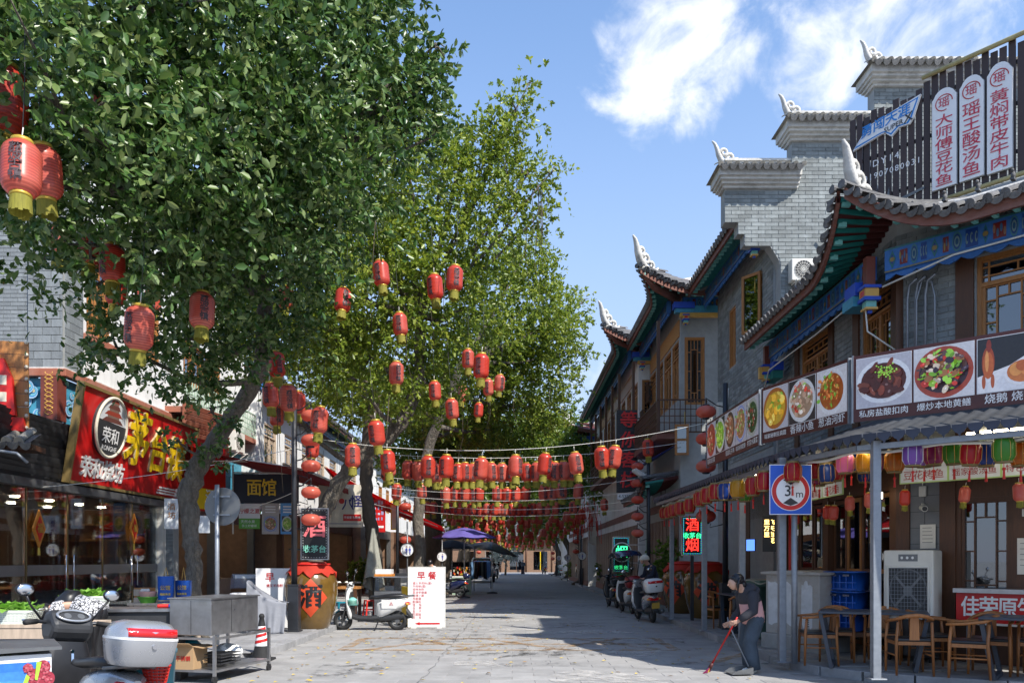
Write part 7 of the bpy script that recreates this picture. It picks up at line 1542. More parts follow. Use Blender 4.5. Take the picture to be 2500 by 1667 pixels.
# ================================================================== VEHICLES
def shell(mb,secs,n=16,p=2.8,axis='x'):
    rings=[]
    for s in secs:
        x,zc,w,h=s[:4];yc=s[4]if len(s)>4 else 0;r=[]
        for j in range(n):
            t=2*PI*j/n;c,q=math.cos(t),math.sin(t);y=yc+w*math.copysign(abs(c)**(2/p),c);z=zc+h*math.copysign(abs(q)**(2/p),q)
            r.append((x,y,z)if axis=='x' else(z,y,x))
        rings.append(r)
    mb.loft(rings)
def wheel(par,x,r,w=.05,name='wheel',spokes=True):
    b=MB();n=26;b.tube([(x+(r-w)*math.cos(2*PI*i/n),0,r+(r-w)*math.sin(2*PI*i/n))for i in range(n)],w,8,close=True);o=b.out(name,'rubber',par)
    b=MB();b.tube([(x+(r-w*1.7)*math.cos(2*PI*i/n),0,r+(r-w*1.7)*math.sin(2*PI*i/n))for i in range(n)],w*.45,6,close=True)
    for k in range(5):a=2*PI*k/5;b.bar((x,0,r),(x+(r-w*1.6)*math.cos(a),0,r+(r-w*1.6)*math.sin(a)),.03,.03,up=(0,1,0))
    b.cyl((x,-.05,r),(x,.05,r),.05,n=14);b.out('rim','metal_sign_grey',o)
def scooter(name,label,loc,rz,body='plastic_white',dark='charcoal',plate=None,topbox=None,box_red=True,windshield=False,mirrors=True,side_panel=None,tail=True,group='parked scooters',lean=0,basket=False):
    s=thing(name,label,'scooter',loc,rz,group);s.rotation_euler=(lean,0,rz);sp=side_panel or body
    wheel(s,-.6,.225);wheel(s,.66,.225)
    b=MB();shell(b,[(-.92,.66,.03,.02),(-.86,.66,.1,.06),(-.7,.63,.155,.12),(-.48,.57,.17,.17),(-.28,.5,.16,.2),(-.16,.46,.12,.2),(-.13,.45,.06,.16)]);b.out('rear_body',sp,s)
    b=MB();shell(b,[(-.8,.78,.06,.03),(-.7,.795,.13,.045),(-.45,.79,.15,.05),(-.15,.755,.15,.045),(0,.75,.11,.04),(.04,.74,.05,.02)]);b.out('seat','black',s)
    b=MB();shell(b,[(-.2,.3,.12,.06),(0,.28,.15,.045),(.3,.28,.15,.045),(.42,.32,.12,.06)],p=4);shell(b,[(-.75,.33,.06,.06),(-.4,.3,.1,.09),(-.15,.28,.1,.08)]);b.out('floorboard',dark,s)
    b=MB();shell(b,[(.27,.46,.1,.05),(.4,.47,.19,.06),(.6,.5,.2,.05),(.78,.52,.17,.055),(.92,.5,.14,.07),(1.0,.49,.1,.06)],axis='z');b.out('front_shield',body,s)
    b=MB();shell(b,[(.3,.4,.1,.03),(.5,.425,.16,.03),(.75,.455,.14,.03),(.88,.45,.1,.03)],axis='z');b.out('inner_apron',dark,s)
    b=MB();rings=[]
    for i in range(9):
        a=R(20+i*16.5);q=.255;rings.append([(.66+q*math.cos(a)+.0,-.075,.225+q*math.sin(a)),(.66+(q+.025)*math.cos(a),-.05,.225+(q+.025)*math.sin(a)),(.66+(q+.025)*math.cos(a),.05,.225+(q+.025)*math.sin(a)),(.66+q*math.cos(a),.075,.225+q*math.sin(a))])
    b.loft(rings);b.out('front_fender',body,s)
    for sy in(-1,1):b=MB();b.tube([(.66,sy*.085,.225),(.58,sy*.08,.5),(.53,sy*.06,.75)],.022,8);b.out('fork','metal_sign_grey',s)
    b=MB();shell(b,[(.96,.47,.09,.06),(1.02,.47,.13,.075),(1.07,.46,.12,.065),(1.1,.45,.07,.03)],axis='z');b.out('handlebar_cowl',body if windshield is False else dark,s)
    b=MB();b.tube([(.33,-.36,1.05),(.42,-.24,1.06),(.46,0,1.05),(.42,.24,1.06),(.33,.36,1.05)],.016,8);b.out('handlebar','dark_metal',s)
    for sy in(-1,1):
        b=MB();b.tube([(.42,sy*.25,1.06),(.33,sy*.37,1.05)],.024,8);b.out('grip','rubber',s);b=MB();b.tube([(.46,sy*.24,1.07),(.42,sy*.36,1.065)],.008,6);b.out('brake_lever','chrome',s)
        if mirrors:
            b=MB();b.tube([(.44,sy*.2,1.07),(.46,sy*.3,1.2),(.44,sy*.34,1.27)],.01,6);o=b.out('mirror','black',s);b=MB();b.ell((.44,sy*.36,1.32),(.025,.075,.055),14,8);b.out('mirror_head','black',o);b=MB();b.ell((.424,sy*.36,1.32),(.012,.066,.046),14,8);b.out('mirror_glass','chrome',o)
    b=MB();b.ell((.56,0,.8),(.04,.09,.06),14,8);b.out('headlight','chrome',s)
    b=MB();b.box(.36,.4,-.1,.1,1.085,1.1);b.out('instrument_panel','glass_dark',s)
    if tail:
        b=MB();shell(b,[(-.905,.62,.1,.035),(-.87,.625,.14,.05),(-.82,.63,.15,.05)]);b.out('tail_light','red_lens',s)
        for sy in(-1,1):b=MB();b.ell((-.86,sy*.15,.62),(.04,.04,.03),10,6);b.out('indicator','amber',s)
    b=MB();shell(b,[(-.95,.3,.07,.03),(-.9,.36,.08,.06),(-.82,.45,.08,.08)]);b.out('rear_fender',dark,s)
    if plate:b=MB();b.cb((-.945,0,.46),(.008,.2,.15),(0,R(-12),0));b.out('number_plate',plate,s)
    b=MB();b.tube([(-.5,-.15,.26),(-.7,-.17,.27),(-.92,-.18,.32)],[.03,.055,.05],10);b.out('exhaust','metal_sign_grey' if plate else dark,s)
    b=MB();b.bar((-.2,.14,.24),(-.12,.24,.01),.02);b.bar((-.12,.24,.01),(-.17,.27,.008),.025);b.out('side_stand','dark_metal',s)
    b=MB();b.tube([(-.6,.12,.75),(-.92,.12,.79),(-.98,.06,.8),(-.98,-.06,.8),(-.92,-.12,.79),(-.6,-.12,.75)],.016,8);b.out('grab_rail','metal_sign_grey',s)
    if topbox:
        b=MB();shell(b,[(.8,-.9,.19,.17),(.84,-.9,.215,.2),(.98,-.9,.235,.22),(1.0,-.9,.235,.22)],axis='z',p=4);b.out('top_box_base',topbox,s)
        b=MB();shell(b,[(1.012,-.9,.235,.22),(1.06,-.9,.23,.215),(1.12,-.89,.19,.17),(1.14,-.89,.12,.11)],axis='z',p=3.6);b.out('top_box_lid',topbox,s)
        b=MB();shell(b,[(.997,-.9,.238,.222),(1.014,-.9,.238,.222)],axis='z',p=4);b.out('lid_seam','plastic_white',s)
        if box_red:b=MB();rings=[]
        if box_red:
            for y in(-.19,-.14,-.07,0,.07,.14,.19):e=-.9-.219*(1-(abs(y)/.234)**3.8)**(1/3.8);rings.append([(e-.004,y,1.022),(e+.012,y,1.085),(e+.05,y,1.085),(e+.05,y,1.022)])
            b.loft(rings);b.out('reflector','red_lens',s)
        b=MB();b.cyl((-1.118,0,.95),(-1.13,0,.95),.018,n=14);b.out('lock','chrome',s)
    if windshield:
        b=MB();b.sheet(lambda u,v:(.6-.35*v,-.36+.72*u,1.0+.75*v),8,8);b.out('windscreen','visor',s,solid=.006)
        b=MB();[b.tube([(.58,y,1.0),(.25,y,1.75),(-.2,y*.9,1.85),(-.75,y*.8,1.75)],.012,6)for y in(-.36,.36)];b.tube([(-.8,.12,.8),(-.75,.3,1.75)],.012,6);b.tube([(-.8,-.12,.8),(-.75,-.3,1.75)],.012,6);b.out('canopy_frame','dark_metal',s)
        b=MB();b.sheet(lambda u,v:(.42-1.25*v,-.4+.8*u,1.74+.16*math.sin(PI*min(1,v*1.1))-.06*(2*u-1)**2),8,10);b.out('canopy_cloth','navy',s,solid=.012)
    return s
near_sc=scooter('scooter','dark grey scooter with silver top box in the near left foreground',(-3.62,6.62,0),math.atan2(.72,-.9),'metal_sign_grey','black',None,'silver',lean=R(6),side_panel='silver')
b=MB();b.prism([(.33,.9),(.27,.98),(.26,1.05),(.38,1.17),(.5,1.15),(.56,1.02),(.5,.9)],-.17,.17);b.out('instrument_cowl','charcoal',near_sc,bev=.04);Tq=Matrix.Translation((.31,0,1.118))@Matrix.Rotation(R(-45),4,'Y')
b=MB(Tq);b.tube([(.062*math.sin(a),.135*math.cos(a),.008)for a in[2*PI*i/24 for i in range(24)]],.012,6,close=True);b.out('gauge_bezel','silver',near_sc);b=MB(Tq);b.ell((0,0,.0),(.058,.13,.006),20,6);b.out('gauge_face','charcoal',near_sc)
for y in(-.06,.05):b=MB(Tq);b.cyl((0,y,.004),(0,y,.0075),.03,n=18);b.out('gauge_dial','metal_sign_grey',near_sc)
b=MB();shell(b,[(.3,.36,.12,.07),(.5,.36,.2,.09),(.72,.38,.21,.09),(.9,.4,.16,.07)],axis='z',p=4);b.out('leg_shield','black',near_sc)
k_=MB();k_.bar((.3,-.02,.8),(.28,-.02,.72),.02,.006);k_.cyl((.33,-.02,.82),(.3,-.02,.82),.014);k_.out('ignition_key','chrome',near_sc)
wsct=scooter('scooter','white electric scooter parked side-on before the wine jar',(-3.2,18.2,0),R(176),'plastic_white','charcoal',None,None,lean=R(-4),group='parked scooters',tail=True)
b=MB();b.cb((-.45,.172,.62),(.34,.006,.2));b.out('side_panel','plastic_white',wsct);b=MB()
for k in range(3):a=PI/2+k*2*PI/3;b.prism([(-.5+.05*math.cos(a),.62+.05*math.sin(a)),(-.5+.022*math.cos(a+.9),.62+.022*math.sin(a+.9)),(-.5+.022*math.cos(a-.9),.62+.022*math.sin(a-.9))],.176,.179)
b.out('badge','red_print',wsct)
hm=thing('mint_helmet','mint green helmet hanging inside the white scooter','helmet',(-3.62,18.1,.62));b=MB();b.sheet(lambda u,v:(.13*math.cos(2*PI*u)*math.sin(PI*.62*v),.12*math.sin(2*PI*u)*math.sin(PI*.62*v),.13*math.cos(PI*.62*v)),24,10);b.out('dome','mint',hm,solid=.012);b=MB();b.sheet(lambda u,v:(.14*math.cos(PI*.8*u+.3),-.13*math.sin(PI*.8*u+.3),-.02+.1*v),12,3);b.out('visor','visor',hm)
scooter('scooter','silver scooter with grey top box and yellow plate, nearest of three on the right',(3.5,20.9,0),R(98),'silver','charcoal','plate','plastic_white',lean=R(-5),side_panel='silver')
scooter('scooter','white scooter with roof canopy and white plate, middle of three on the right',(3.5,24.2,0),R(96),'plastic_white','charcoal','white','red_cap',windshield=True,box_red=False,lean=R(-4))if 'red_cap' in M else(pm('red_cap',(.2,.01,.012),.3),scooter('scooter','white scooter with roof canopy and white plate, middle of three on the right',(3.5,24.2,0),R(96),'plastic_white','charcoal','white','red_cap',windshield=True,box_red=False,lean=R(-4)))
scooter('scooter','black scooter with black top box and yellow plate, farthest of three on the right',(3.42,27.0,0),R(95),'car_black','black','plate','car_black',box_red=True,lean=R(-4))
nv=scooter('scooter','navy scooter with helmet on its tail near the purple umbrella',(-2.75,33.6,0),R(165),'navy','charcoal',None,None,lean=R(4));b=MB();b.ell((-.85,0,.93),(.15,.13,.13),16,10);b.out('helmet','navy',nv)
scooter('scooter','orange-lit scooter at the far end of the street',(3.6,90,0),R(100),'black','black','plate',None);scooter('scooter','pale scooter parked far down the right kerb',(4.6*.98,76,0),R(95),'mint','charcoal','white','plastic_white',box_red=False);scooter('scooter','white scooter beside the parked car on the left',(-1.35,66,0),R(80),'plastic_white','charcoal',None,None)
# parked car
car=thing('parked_car','black sport utility car parked under the lanterns on the left','car',(-2.2,58,0),R(-88))
b=MB();shell(b,[(-2.2,.75,.7,.3),(-2.15,.78,.86,.4),(-1.2,.8,.9,.42),(.6,.78,.9,.4),(1.6,.72,.88,.36),(2.15,.66,.82,.3),(2.25,.62,.7,.22)],20,4.5);b.out('body','car_black',car)
b=MB();shell(b,[(-2.1,1.2,.7,.1),(-1.8,1.38,.72,.3),(-1.0,1.42,.74,.34),(-.1,1.4,.73,.32),(.4,1.28,.72,.2),(.85,1.12,.72,.06)],20,5);b.out('cabin','glass_dark',car)
b=MB();shell(b,[(-1.9,1.68,.64,.03),(-1.0,1.75,.68,.03),(-.1,1.71,.66,.03),(.1,1.66,.64,.02)],16,4);b.out('roof','car_black',car)
for x in(-1.35,1.4):
    for y in(-.85,.85):
        b=MB();b.tube([(x+.27*math.cos(2*PI*i/20),y,.36+.27*math.sin(2*PI*i/20))for i in range(20)],.09,8,close=True);o=b.out('wheel','rubber',car);b=MB();b.cyl((x,y-.06,.36),(x,y+.06,.36),.2,n=18);b.out('rim','metal_sign_grey',o)
for y in(-.62,.62):b=MB();b.ell((2.13,y,.82),(.08,.18,.07),12,8);b.out('headlight','chrome',car);b=MB();b.ell((.55,y*1.55,1.1),(.08,.1,.07),10,6);b.out('wing_mirror','car_black',car)
b=MB();b.box(2.2,2.27,-.4,.4,.5,.68);b.out('grille','dark_metal',car);b=MB();b.box(2.275,2.285,-.22,.22,.42,.54);b.out('number_plate','blue_sign',car);b=MB();[b.tube([(-1.7,y,1.75),(-.2,y,1.77)],.02,6)for y in(-.58,.58)];b.out('roof_rails','chrome',car,kind='stuff')

# ================================================================== PEOPLE
def skin_body(par,verts,edges,rad,mat='skin'):
    me=bpy.data.meshes.new('body');me.from_pydata(verts,edges,[]);me.materials.append(M[mat]);o=link('body',me,par)
    md=o.modifiers.new('skin','SKIN');md.use_smooth_shade=True
    sv=me.skin_vertices[0].data if me.skin_vertices else None
    if sv is None:
        bm=bmesh.new();bm.from_mesh(me);bm.verts.layers.skin.verify();bm.to_mesh(me);bm.free();sv=me.skin_vertices[0].data
    for i,r in enumerate(rad):sv[i].radius=(r,r)if not isinstance(r,tuple)else r
    sv[0].use_root=True
    sb_=o.modifiers.new('sub','SUBSURF');sb_.levels=1;sb_.render_levels=2
    return o
def person(label,loc,rz,J,cl,group=None):
    """J: joints in the body's own frame (x forward). cl: clothing materials"""
    p=thing('person',label,'person',loc,rz,group);V=[];E=[];Rd=[]
    def v(pt,r,prev=None):
        V.append(tuple(pt));Rd.append(r);i=len(V)-1
        if prev is not None:E.append((prev,i))
        return i
    pel=v(J['pelvis'],(.13,.11));sp=v(J['spine'],(.13,.1),pel);chs=v(J['chest'],(.15,.11),sp);nk=v(J['neck'],.05,chs);h1=v(J['head1'],.075,nk);h2=v(J['head2'],.092,h1);v(J['head3'],.06,h2)
    for s in('r','l'):
        a=v(J['sh_'+s],.06,chs);e=v(J['el_'+s],.04,a);w=v(J['wr_'+s],.028,e);hd_=Vector(J['ha_'+s]);wv=Vector(J['wr_'+s]);d=(hd_-wv).normalized();pm_=v(wv+d*.055,(.022,.036),w);side=d.cross(Vector((0,1,0))).normalized();lat=d.cross(side).normalized()
        for k,(o_,L)in enumerate([(-.028,.06),(-.01,.07),(.01,.068),(.027,.055)]):f=v(wv+d*.1+side*o_*1.0,.0095,pm_);f2=v(wv+d*(.1+L*.55)+side*o_+lat*.012,.0085,f);v(wv+d*(.1+L*.8)+side*o_+lat*.03,.0075,f2)
        t=v(wv+d*.06-side*.045+lat*.01,.011,pm_);v(wv+d*.095-side*.055+lat*.025,.0085,t)
        k1=v(J['hip_'+s],.085,pel);kn=v(J['kn_'+s],.058,k1);an=v(J['an_'+s],.036,kn);v(J['to_'+s],.03,an)
    skin_body(p,V,E,Rd)
    j={k:Vector(q)for k,q in J.items()}
    b=MB();top=j['chest'].lerp(j['neck'],.75)
    mid=j['spine'].lerp(j['chest'],.4);b.tube([j['pelvis']-(j['spine']-j['pelvis']).normalized()*.09,j['pelvis'],mid],[.185,.195,.19],16,.78,up=(1,0,0));b.out('lower_top',cl['top2'],p)
    b=MB();b.tube([mid,j['chest'],top,j['neck']],[.191,.19,.12,.07],16,.76,up=(1,0,0));b.out('upper_top',cl['top'],p)
    for s in('r','l'):b=MB();b.tube([j['chest'].lerp(j['sh_'+s],.6),j['sh_'+s],j['sh_'+s].lerp(j['el_'+s],.5),j['el_'+s],j['el_'+s].lerp(j['wr_'+s],.6),j['wr_'+s]],[.08,.088,.076,.07,.062,.045],12);b.out('sleeve',cl['sleeve'],p)
    b=MB()
    for s in('r','l'):b.tube([j['pelvis'].lerp(j['hip_'+s],.5)+Vector((0,0,.06)),j['hip_'+s],j['hip_'+s].lerp(j['kn_'+s],.5),j['kn_'+s],j['kn_'+s].lerp(j['an_'+s],.6),j['an_'+s]+Vector((0,0,-.03))],[.12,.118,.108,.1,.1,.105],14)
    b.out('trousers',cl['trousers'],p)
    for s in('r','l'):b=MB();a,t=j['an_'+s],j['to_'+s];d=(t-a);d.z=0;d=d.normalized();c=Vector((a.x,a.y,.045))+d*.06;b.ell(c,(.13,.05,.05),12,8,(0,0,math.atan2(d.y,d.x)));b.out('shoe',cl['shoe'],p)
    return p,j
J1=dict(pelvis=(0,0,.8),spine=(.02,0,.94),chest=(.07,0,1.09),neck=(.15,0,1.18),head1=(.21,0,1.22),head2=(.26,0,1.29),head3=(.27,0,1.36),
          sh_r=(.09,-.17,1.1),el_r=(.05,-.23,.88),wr_r=(.22,-.2,.72),ha_r=(.3,-.18,.68),sh_l=(.09,.17,1.1),el_l=(.11,.22,.89),wr_l=(.29,.16,.76),ha_l=(.37,.13,.72),
          hip_r=(.0,-.09,.76),kn_r=(.05,-.1,.43),an_r=(-.02,-.1,.09),to_r=(.1,-.12,.04),hip_l=(0,.09,.76),kn_l=(.1,.1,.43),an_l=(.05,.1,.09),to_l=(.18,.11,.04))
SW,j=person('woman in grey and pink hoodie bending to sweep the road',(3.42,11.35,0),R(192),J1,dict(top='hoodie',top2='pink',sleeve='hoodie',trousers='denim',shoe='offwhite'))
b=MB();b.ell((.18,0,1.16),(.12,.16,.08),16,10,(0,R(35),0));b.ell((.1,0,1.13),(.1,.13,.07),14,8,(0,R(40),0));b.out('hood','hoodie',SW)
b=MB();b.ell((.335,0,1.295),(.098,.09,.1),18,12,(0,R(25),0));b.ell((.265,0,1.235),(.06,.07,.085),14,10,(0,R(30),0));[b.tube([(.34,sy*.08,1.32),(.375,sy*.088,1.24),(.37,sy*.08,1.14)],[.028,.024,.008],8)for sy in(-1,1)];b.ell((.41,0,1.315),(.04,.07,.03),12,8,(0,R(35),0));b.out('hair','hair',SW)
b=MB();b.ell((.41,0,1.235),(.058,.068,.082),14,10,(0,R(25),0));b.ell((.474,0,1.225),(.016,.012,.016),8,6);b.out('face','skin',SW);b=MB();[b.ell((.452,sy*.028,1.25),(.008,.012,.006),8,5)for sy in(-1,1)];b.ell((.452,0,1.19),(.006,.02,.005),8,5);b.out('eyes_and_mouth','maroon',SW);b=MB();b.cb((.4,-.108,1.27),(.05,.008,.015),(0,R(50),0));b.out('hair_clip','white',SW)
b=MB();b.tube([(.0,-.2,1.0),(.04,-.215,.9),(-.1,-.19,.84),(-.2,0,.86)],.012,6);b.out('waist_cord','charcoal',SW)
Tsw=fr(3.42,11.35,0,R(192))
h1_,h2_=Tsw@Vector((.28,-.185,.69)),Tsw@Vector((.35,.135,.73))
for c in SW.children:
    if c.name.split('.')[0]in('hood','hair','face','eyes_and_mouth','hair_clip'):c.location=(-.1,0,.02)
br=thing('broom','red handled broom with purple and yellow bristles','broom',(0,0,0));hb=Vector((2.83,11.32,.12));b=MB();b.tube([h2_+(h2_-hb)*.12,h2_,hb],.012,8);b.out('handle','red_print',br);dv=(hb-h2_).normalized();b=MB();b.tube([hb-dv*.02,hb+dv*.06],[.02,.03],8);b.out('socket','maroon',br)
b=MB();sd=Vector((-dv.y,dv.x,0)).normalized()
for k in range(34):q=random.uniform(-1,1);a=hb+dv*.05+sd*q*.04;e=hb+Vector((-.07+random.gauss(0,.015),random.gauss(0,.01),-.115))+sd*q*.13;b.m=0 if abs(q)>.35 else 1;b.bar(a,Vector((e.x,e.y,max(.008,e.z))),.007)
b.out('bristles',['purple_bristle','yellow'],br,kind='stuff')if 'purple_bristle' in M else(pm('purple_bristle',(.16,.01,.06),.7),b.out('bristles',['purple_bristle','yellow'],br,kind='stuff'))
dp=thing('dustpan','grey long handled dustpan on the road at the sweeper feet','dustpan',(3.18,11.12,.03),R(185));b=MB();b.add([(-.13,-.14,.0),(.17,-.16,.0),(.17,.16,0),(-.13,.14,0),(-.13,-.14,.09),(.1,-.16,.05),(.1,.16,.05),(-.13,.14,.09)],[(0,1,2,3),(0,3,7,4),(0,4,5,1),(3,2,6,7)]);b.out('pan','metal_sign_grey',dp,solid=.006);b=MB();inv=fr(3.18,11.12,.03,R(185)).inverted();b.tube([(-.12,0,.08),inv@h1_,inv@(h1_+Vector((-.01,0,.09)))],.009,8);b.out('handle','galv',dp)
J2={k:tuple(q)for k,q in J1.items()};J2.update(pelvis=(0,0,.88),spine=(.04,0,1.05),chest=(.1,0,1.22),neck=(.2,0,1.36),head1=(.26,0,1.41),head2=(.31,0,1.47),head3=(.33,0,1.54),sh_r=(.12,-.18,1.25),el_r=(.18,-.24,1.02),wr_r=(.36,-.16,.95),ha_r=(.44,-.13,.93),sh_l=(.12,.18,1.25),el_l=(.2,.24,1.02),wr_l=(.38,.14,.95),ha_l=(.46,.12,.93),hip_r=(0,-.09,.85),hip_l=(0,.09,.85),kn_r=(.03,-.1,.47),kn_l=(.05,.1,.47))
MN,j=person('man in dark jacket and cream helmet standing behind the parked scooters',(4.12,23.2,.12),R(200),J2,dict(top='jacket_navy',top2='jacket_navy',sleeve='jacket_navy',trousers='jacket_navy',shoe='black'))
b=MB();b.sheet(lambda u,v:(.3+.135*math.cos(2*PI*u)*math.sin(PI*.58*v)+.03*v*(math.cos(2*PI*u)>.6),.12*math.sin(2*PI*u)*math.sin(PI*.58*v),1.5+.13*math.cos(PI*.58*v)),24,9);b.out('helmet','cream',MN,solid=.012);b=MB();b.ell((.385,0,1.43),(.04,.055,.07),12,8);b.ell((.43,0,1.425),(.014,.011,.016),8,5);b.out('face','skin',MN);b=MB();b.cyl((.3,-.122,1.5),(.3,-.13,1.5),.025);b.out('helmet_badge','black',MN)
pmn=pm('pattern_cloth',(.6,.6,.62),.85);t=pmn.node_tree;vo=t.nodes.new('ShaderNodeTexVoronoi');vo.inputs['Scale'].default_value=26;vo.feature='DISTANCE_TO_EDGE';cr_=t.nodes.new('ShaderNodeValToRGB');cr_.color_ramp.elements[0].position=.05;cr_.color_ramp.elements[0].color=(.01,.01,.012,1);cr_.color_ramp.elements[1].position=.12;cr_.color_ramp.elements[1].color=(.6,.6,.62,1);tcx=t.nodes.new('ShaderNodeTexCoord');t.links.new(tcx.outputs['Object'],vo.inputs['Vector']);t.links.new(vo.outputs['Distance'],cr_.inputs[0]);t.links.new(cr_.outputs[0],t.nodes['Principled BSDF'].inputs['Base Color'])
J3={k:tuple(q)for k,q in J1.items()};J3.update(pelvis=(0,0,.95),spine=(.15,0,1.02),chest=(.32,0,1.04),neck=(.47,0,1.0),head1=(.54,0,.97),head2=(.61,0,.93),head3=(.65,0,.89),sh_r=(.36,-.18,1.02),el_r=(.42,-.22,.82),wr_r=(.5,-.16,.64),ha_r=(.52,-.14,.56),sh_l=(.36,.18,1.02),el_l=(.42,.24,.82),wr_l=(.5,.2,.64),ha_l=(.52,.18,.56),hip_r=(0,-.09,.9),hip_l=(0,.09,.9),kn_r=(.03,-.1,.5),kn_l=(.05,.1,.5))
CP,j=person('person in black bending behind the vegetable baskets, patterned sleeves',(-5.25,10.05,0),R(185),J3,dict(top='black',top2='pattern_cloth',sleeve='pattern_cloth',trousers='black',shoe='black'));b=MB();b.ell((.6,0,.95),(.11,.1,.12),16,10,(0,R(60),0));b.out('hair','hair',CP)
J4={k:tuple(q)for k,q in J2.items()}
SP_,j=person('person in pale shirt and blue apron bending behind the menu board',(-2.75,29.3,0),R(215),J4,dict(top='white',top2='clear_blue',sleeve='white',trousers='denim',shoe='black'));b=MB();b.ell((.3,0,1.5),(.11,.1,.11),16,10);b.out('hair','hair',SP_)
J5={k:tuple(q)for k,q in J2.items()}
WK,j=person('far person walking at the end of the street',(1.2,88,0),R(90),J5,dict(top='charcoal',top2='charcoal',sleeve='charcoal',trousers='jacket_navy',shoe='black'));b=MB();b.ell((.3,0,1.5),(.11,.1,.11),12,8);b.out('hair','hair',WK)

# ================================================================== TREES
def crown_arrays(blobs,n_clusters,per,leaf,seed,tw=.3,csz=.38,droop=.15):
    rg=np.random.default_rng(seed);B=np.array([b[:6]for b in blobs],float);wt=np.array([(b[3]*b[4]*b[5])**(.72)*(b[6]if len(b)>6 else 1)for b in blobs]);wt/=wt.sum()
    k=rg.choice(len(B),n_clusters,p=wt);d=rg.normal(size=(n_clusters,3));d/=np.linalg.norm(d,axis=1,keepdims=True)
    rr=(1-.62*rg.random(n_clusters)**1.9)*(1+.13*rg.normal(size=n_clusters));ctr=B[k,:3]+d*B[k,3:6]*rr[:,None]
    N=n_clusters*per;ci=np.repeat(np.arange(n_clusters),per)
    lg=np.where(rg.random(n_clusters)<.3,2.6,1.0);nt_=max(2,per//8);tdir=d[:,None,:]*.55+rg.normal(size=(n_clusters,nt_,3))*.62;tdir[...,2]-=droop;tdir/=np.linalg.norm(tdir,axis=2,keepdims=True)
    sz=csz*(.6+.8*rg.random(n_clusters))/lg**.5;tpos=ctr[:,None,:]+rg.normal(size=(n_clusters,nt_,3))*sz[:,None,None]*.45
    ti=rg.integers(0,nt_,N);td=tdir[ci,ti];tp=tpos[ci,ti];t=np.where(lg[ci]>1,rg.random(N)**.8,1-.45*rg.random(N)**1.6)
    base=tp+td*(t*tw*lg[ci])[:,None];base[:,2]-=.12*(t*lg[ci])**2*tw
    ax=td*.55+rg.normal(size=(N,3))*.62;ax/=np.linalg.norm(ax,axis=1,keepdims=True)
    nr=rg.normal(size=(N,3))*.6+np.array([0,0,.4])+d[ci]*.7;nr-=ax*(nr*ax).sum(1,keepdims=True);nr/=np.linalg.norm(nr,axis=1,keepdims=True)
    sd=np.cross(ax,nr);L=leaf*(.5+.85*rg.random(N));W=L*(.21+.07*rg.random(N));up=nr*(W*.32)[:,None]
    return base,ax,sd,nr,L,W,up
def crown_mesh(name,arr,mat):
    base,ax,sd,nr,L,W,up=arr;N=len(base);V=np.empty((N,6,3));Lc,Wc=L[:,None],W[:,None]
    V[:,0]=base;V[:,1]=base+ax*Lc*.36-sd*Wc+up;V[:,2]=base+ax*Lc*.74-sd*Wc*.8+up*.8;V[:,3]=base+ax*Lc-nr*Lc*.06;V[:,4]=base+ax*Lc*.74+sd*Wc*.8+up*.8;V[:,5]=base+ax*Lc*.36+sd*Wc+up
    me=bpy.data.meshes.new(name);me.vertices.add(N*6);me.vertices.foreach_set('co',V.reshape(-1).astype(np.float32))
    idx=(np.arange(N)[:,None]*6+np.array([0,1,2,3,0,3,4,5])[None]).reshape(-1);me.loops.add(N*8);me.loops.foreach_set('vertex_index',idx.astype(np.int32));me.polygons.add(N*2);me.polygons.foreach_set('loop_start',np.arange(0,N*8,4,dtype=np.int32))
    me.polygons.foreach_set('loop_total',np.full(N*2,4,np.int32))if False else None
    me.materials.append(M[mat]);me.update(calc_edges=True);return me
TLN=[(48,385,125),(106,400,112),(132,556,66),(203,568,76),(258,606,82),(264,668,66),(317,755,95),(463,712,82),(400,540,62),(352,690,52),(878,628,56),(785,687,55),(655,683,50),(1001,660,54),(1043,640,56),(921,745,50),(638,838,56),(910,858,50),(623,908,54),(664,915,58),(684,926,50),(636,955,46),(731,965,58),(716,1028,46),(868,995,55),(810,1047,52),(1000,898,42),(1040,940,45),(1075,825,42),(1104,842,54),(1122,890,36),(1146,880,36),(1098,942,32),(893,1060,50),(8,235,150),(150,425,70),(300,690,60),(245,180,120),(180,500,62),(700,700,40),(963,775,34),(1060,905,36)]   # the last eight hang deep in the leaves
TLP=[]
for k,(x,y,h)in enumerate(TLN):
    Y=min(.5*FPX/(h*1.063),20.5)*(.93 if k<len(TLN)-8 else 1.3);TLP.append((at(x*1.063,y*1.063,Y),h*1.063*Y/FPX/.5))
def clear(P):                                          # gaps in the foliage where the lanterns hang
    k=np.ones(len(P),bool)
    for c,s_ in TLP[:-8]:
        v=np.array([-c.x,-c.y,1.6-c.z]);v/=np.linalg.norm(v);d=P-np.array(c);t=d@v;q=np.linalg.norm((d-t[:,None]*v)*np.array([1,1,.72]),axis=1);k&=~((q<.24*s_)&(t>-.25)&(t<1.7))
    return k
def wob(pts,k=5,a=.05):
    P=[Vector(p)for p in pts];out=[]
    for i in range(len(P)-1):
        p0,p1,p2,p3=P[max(i-1,0)],P[i],P[i+1],P[min(i+2,len(P)-1)]
        for j in range(k):
            t=j/k;q=.5*((2*p1)+(-p0+p2)*t+(2*p0-5*p1+4*p2-p3)*t*t+(-p0+3*p1-3*p2+p3)*t**3);out.append(q+Vector((random.gauss(0,a),random.gauss(0,a),0))*.35)
    return out+[P[-1]]
def rint(rs,n):return[float(np.interp(i/(n-1),np.linspace(0,1,len(rs)),rs))for i in range(n)]
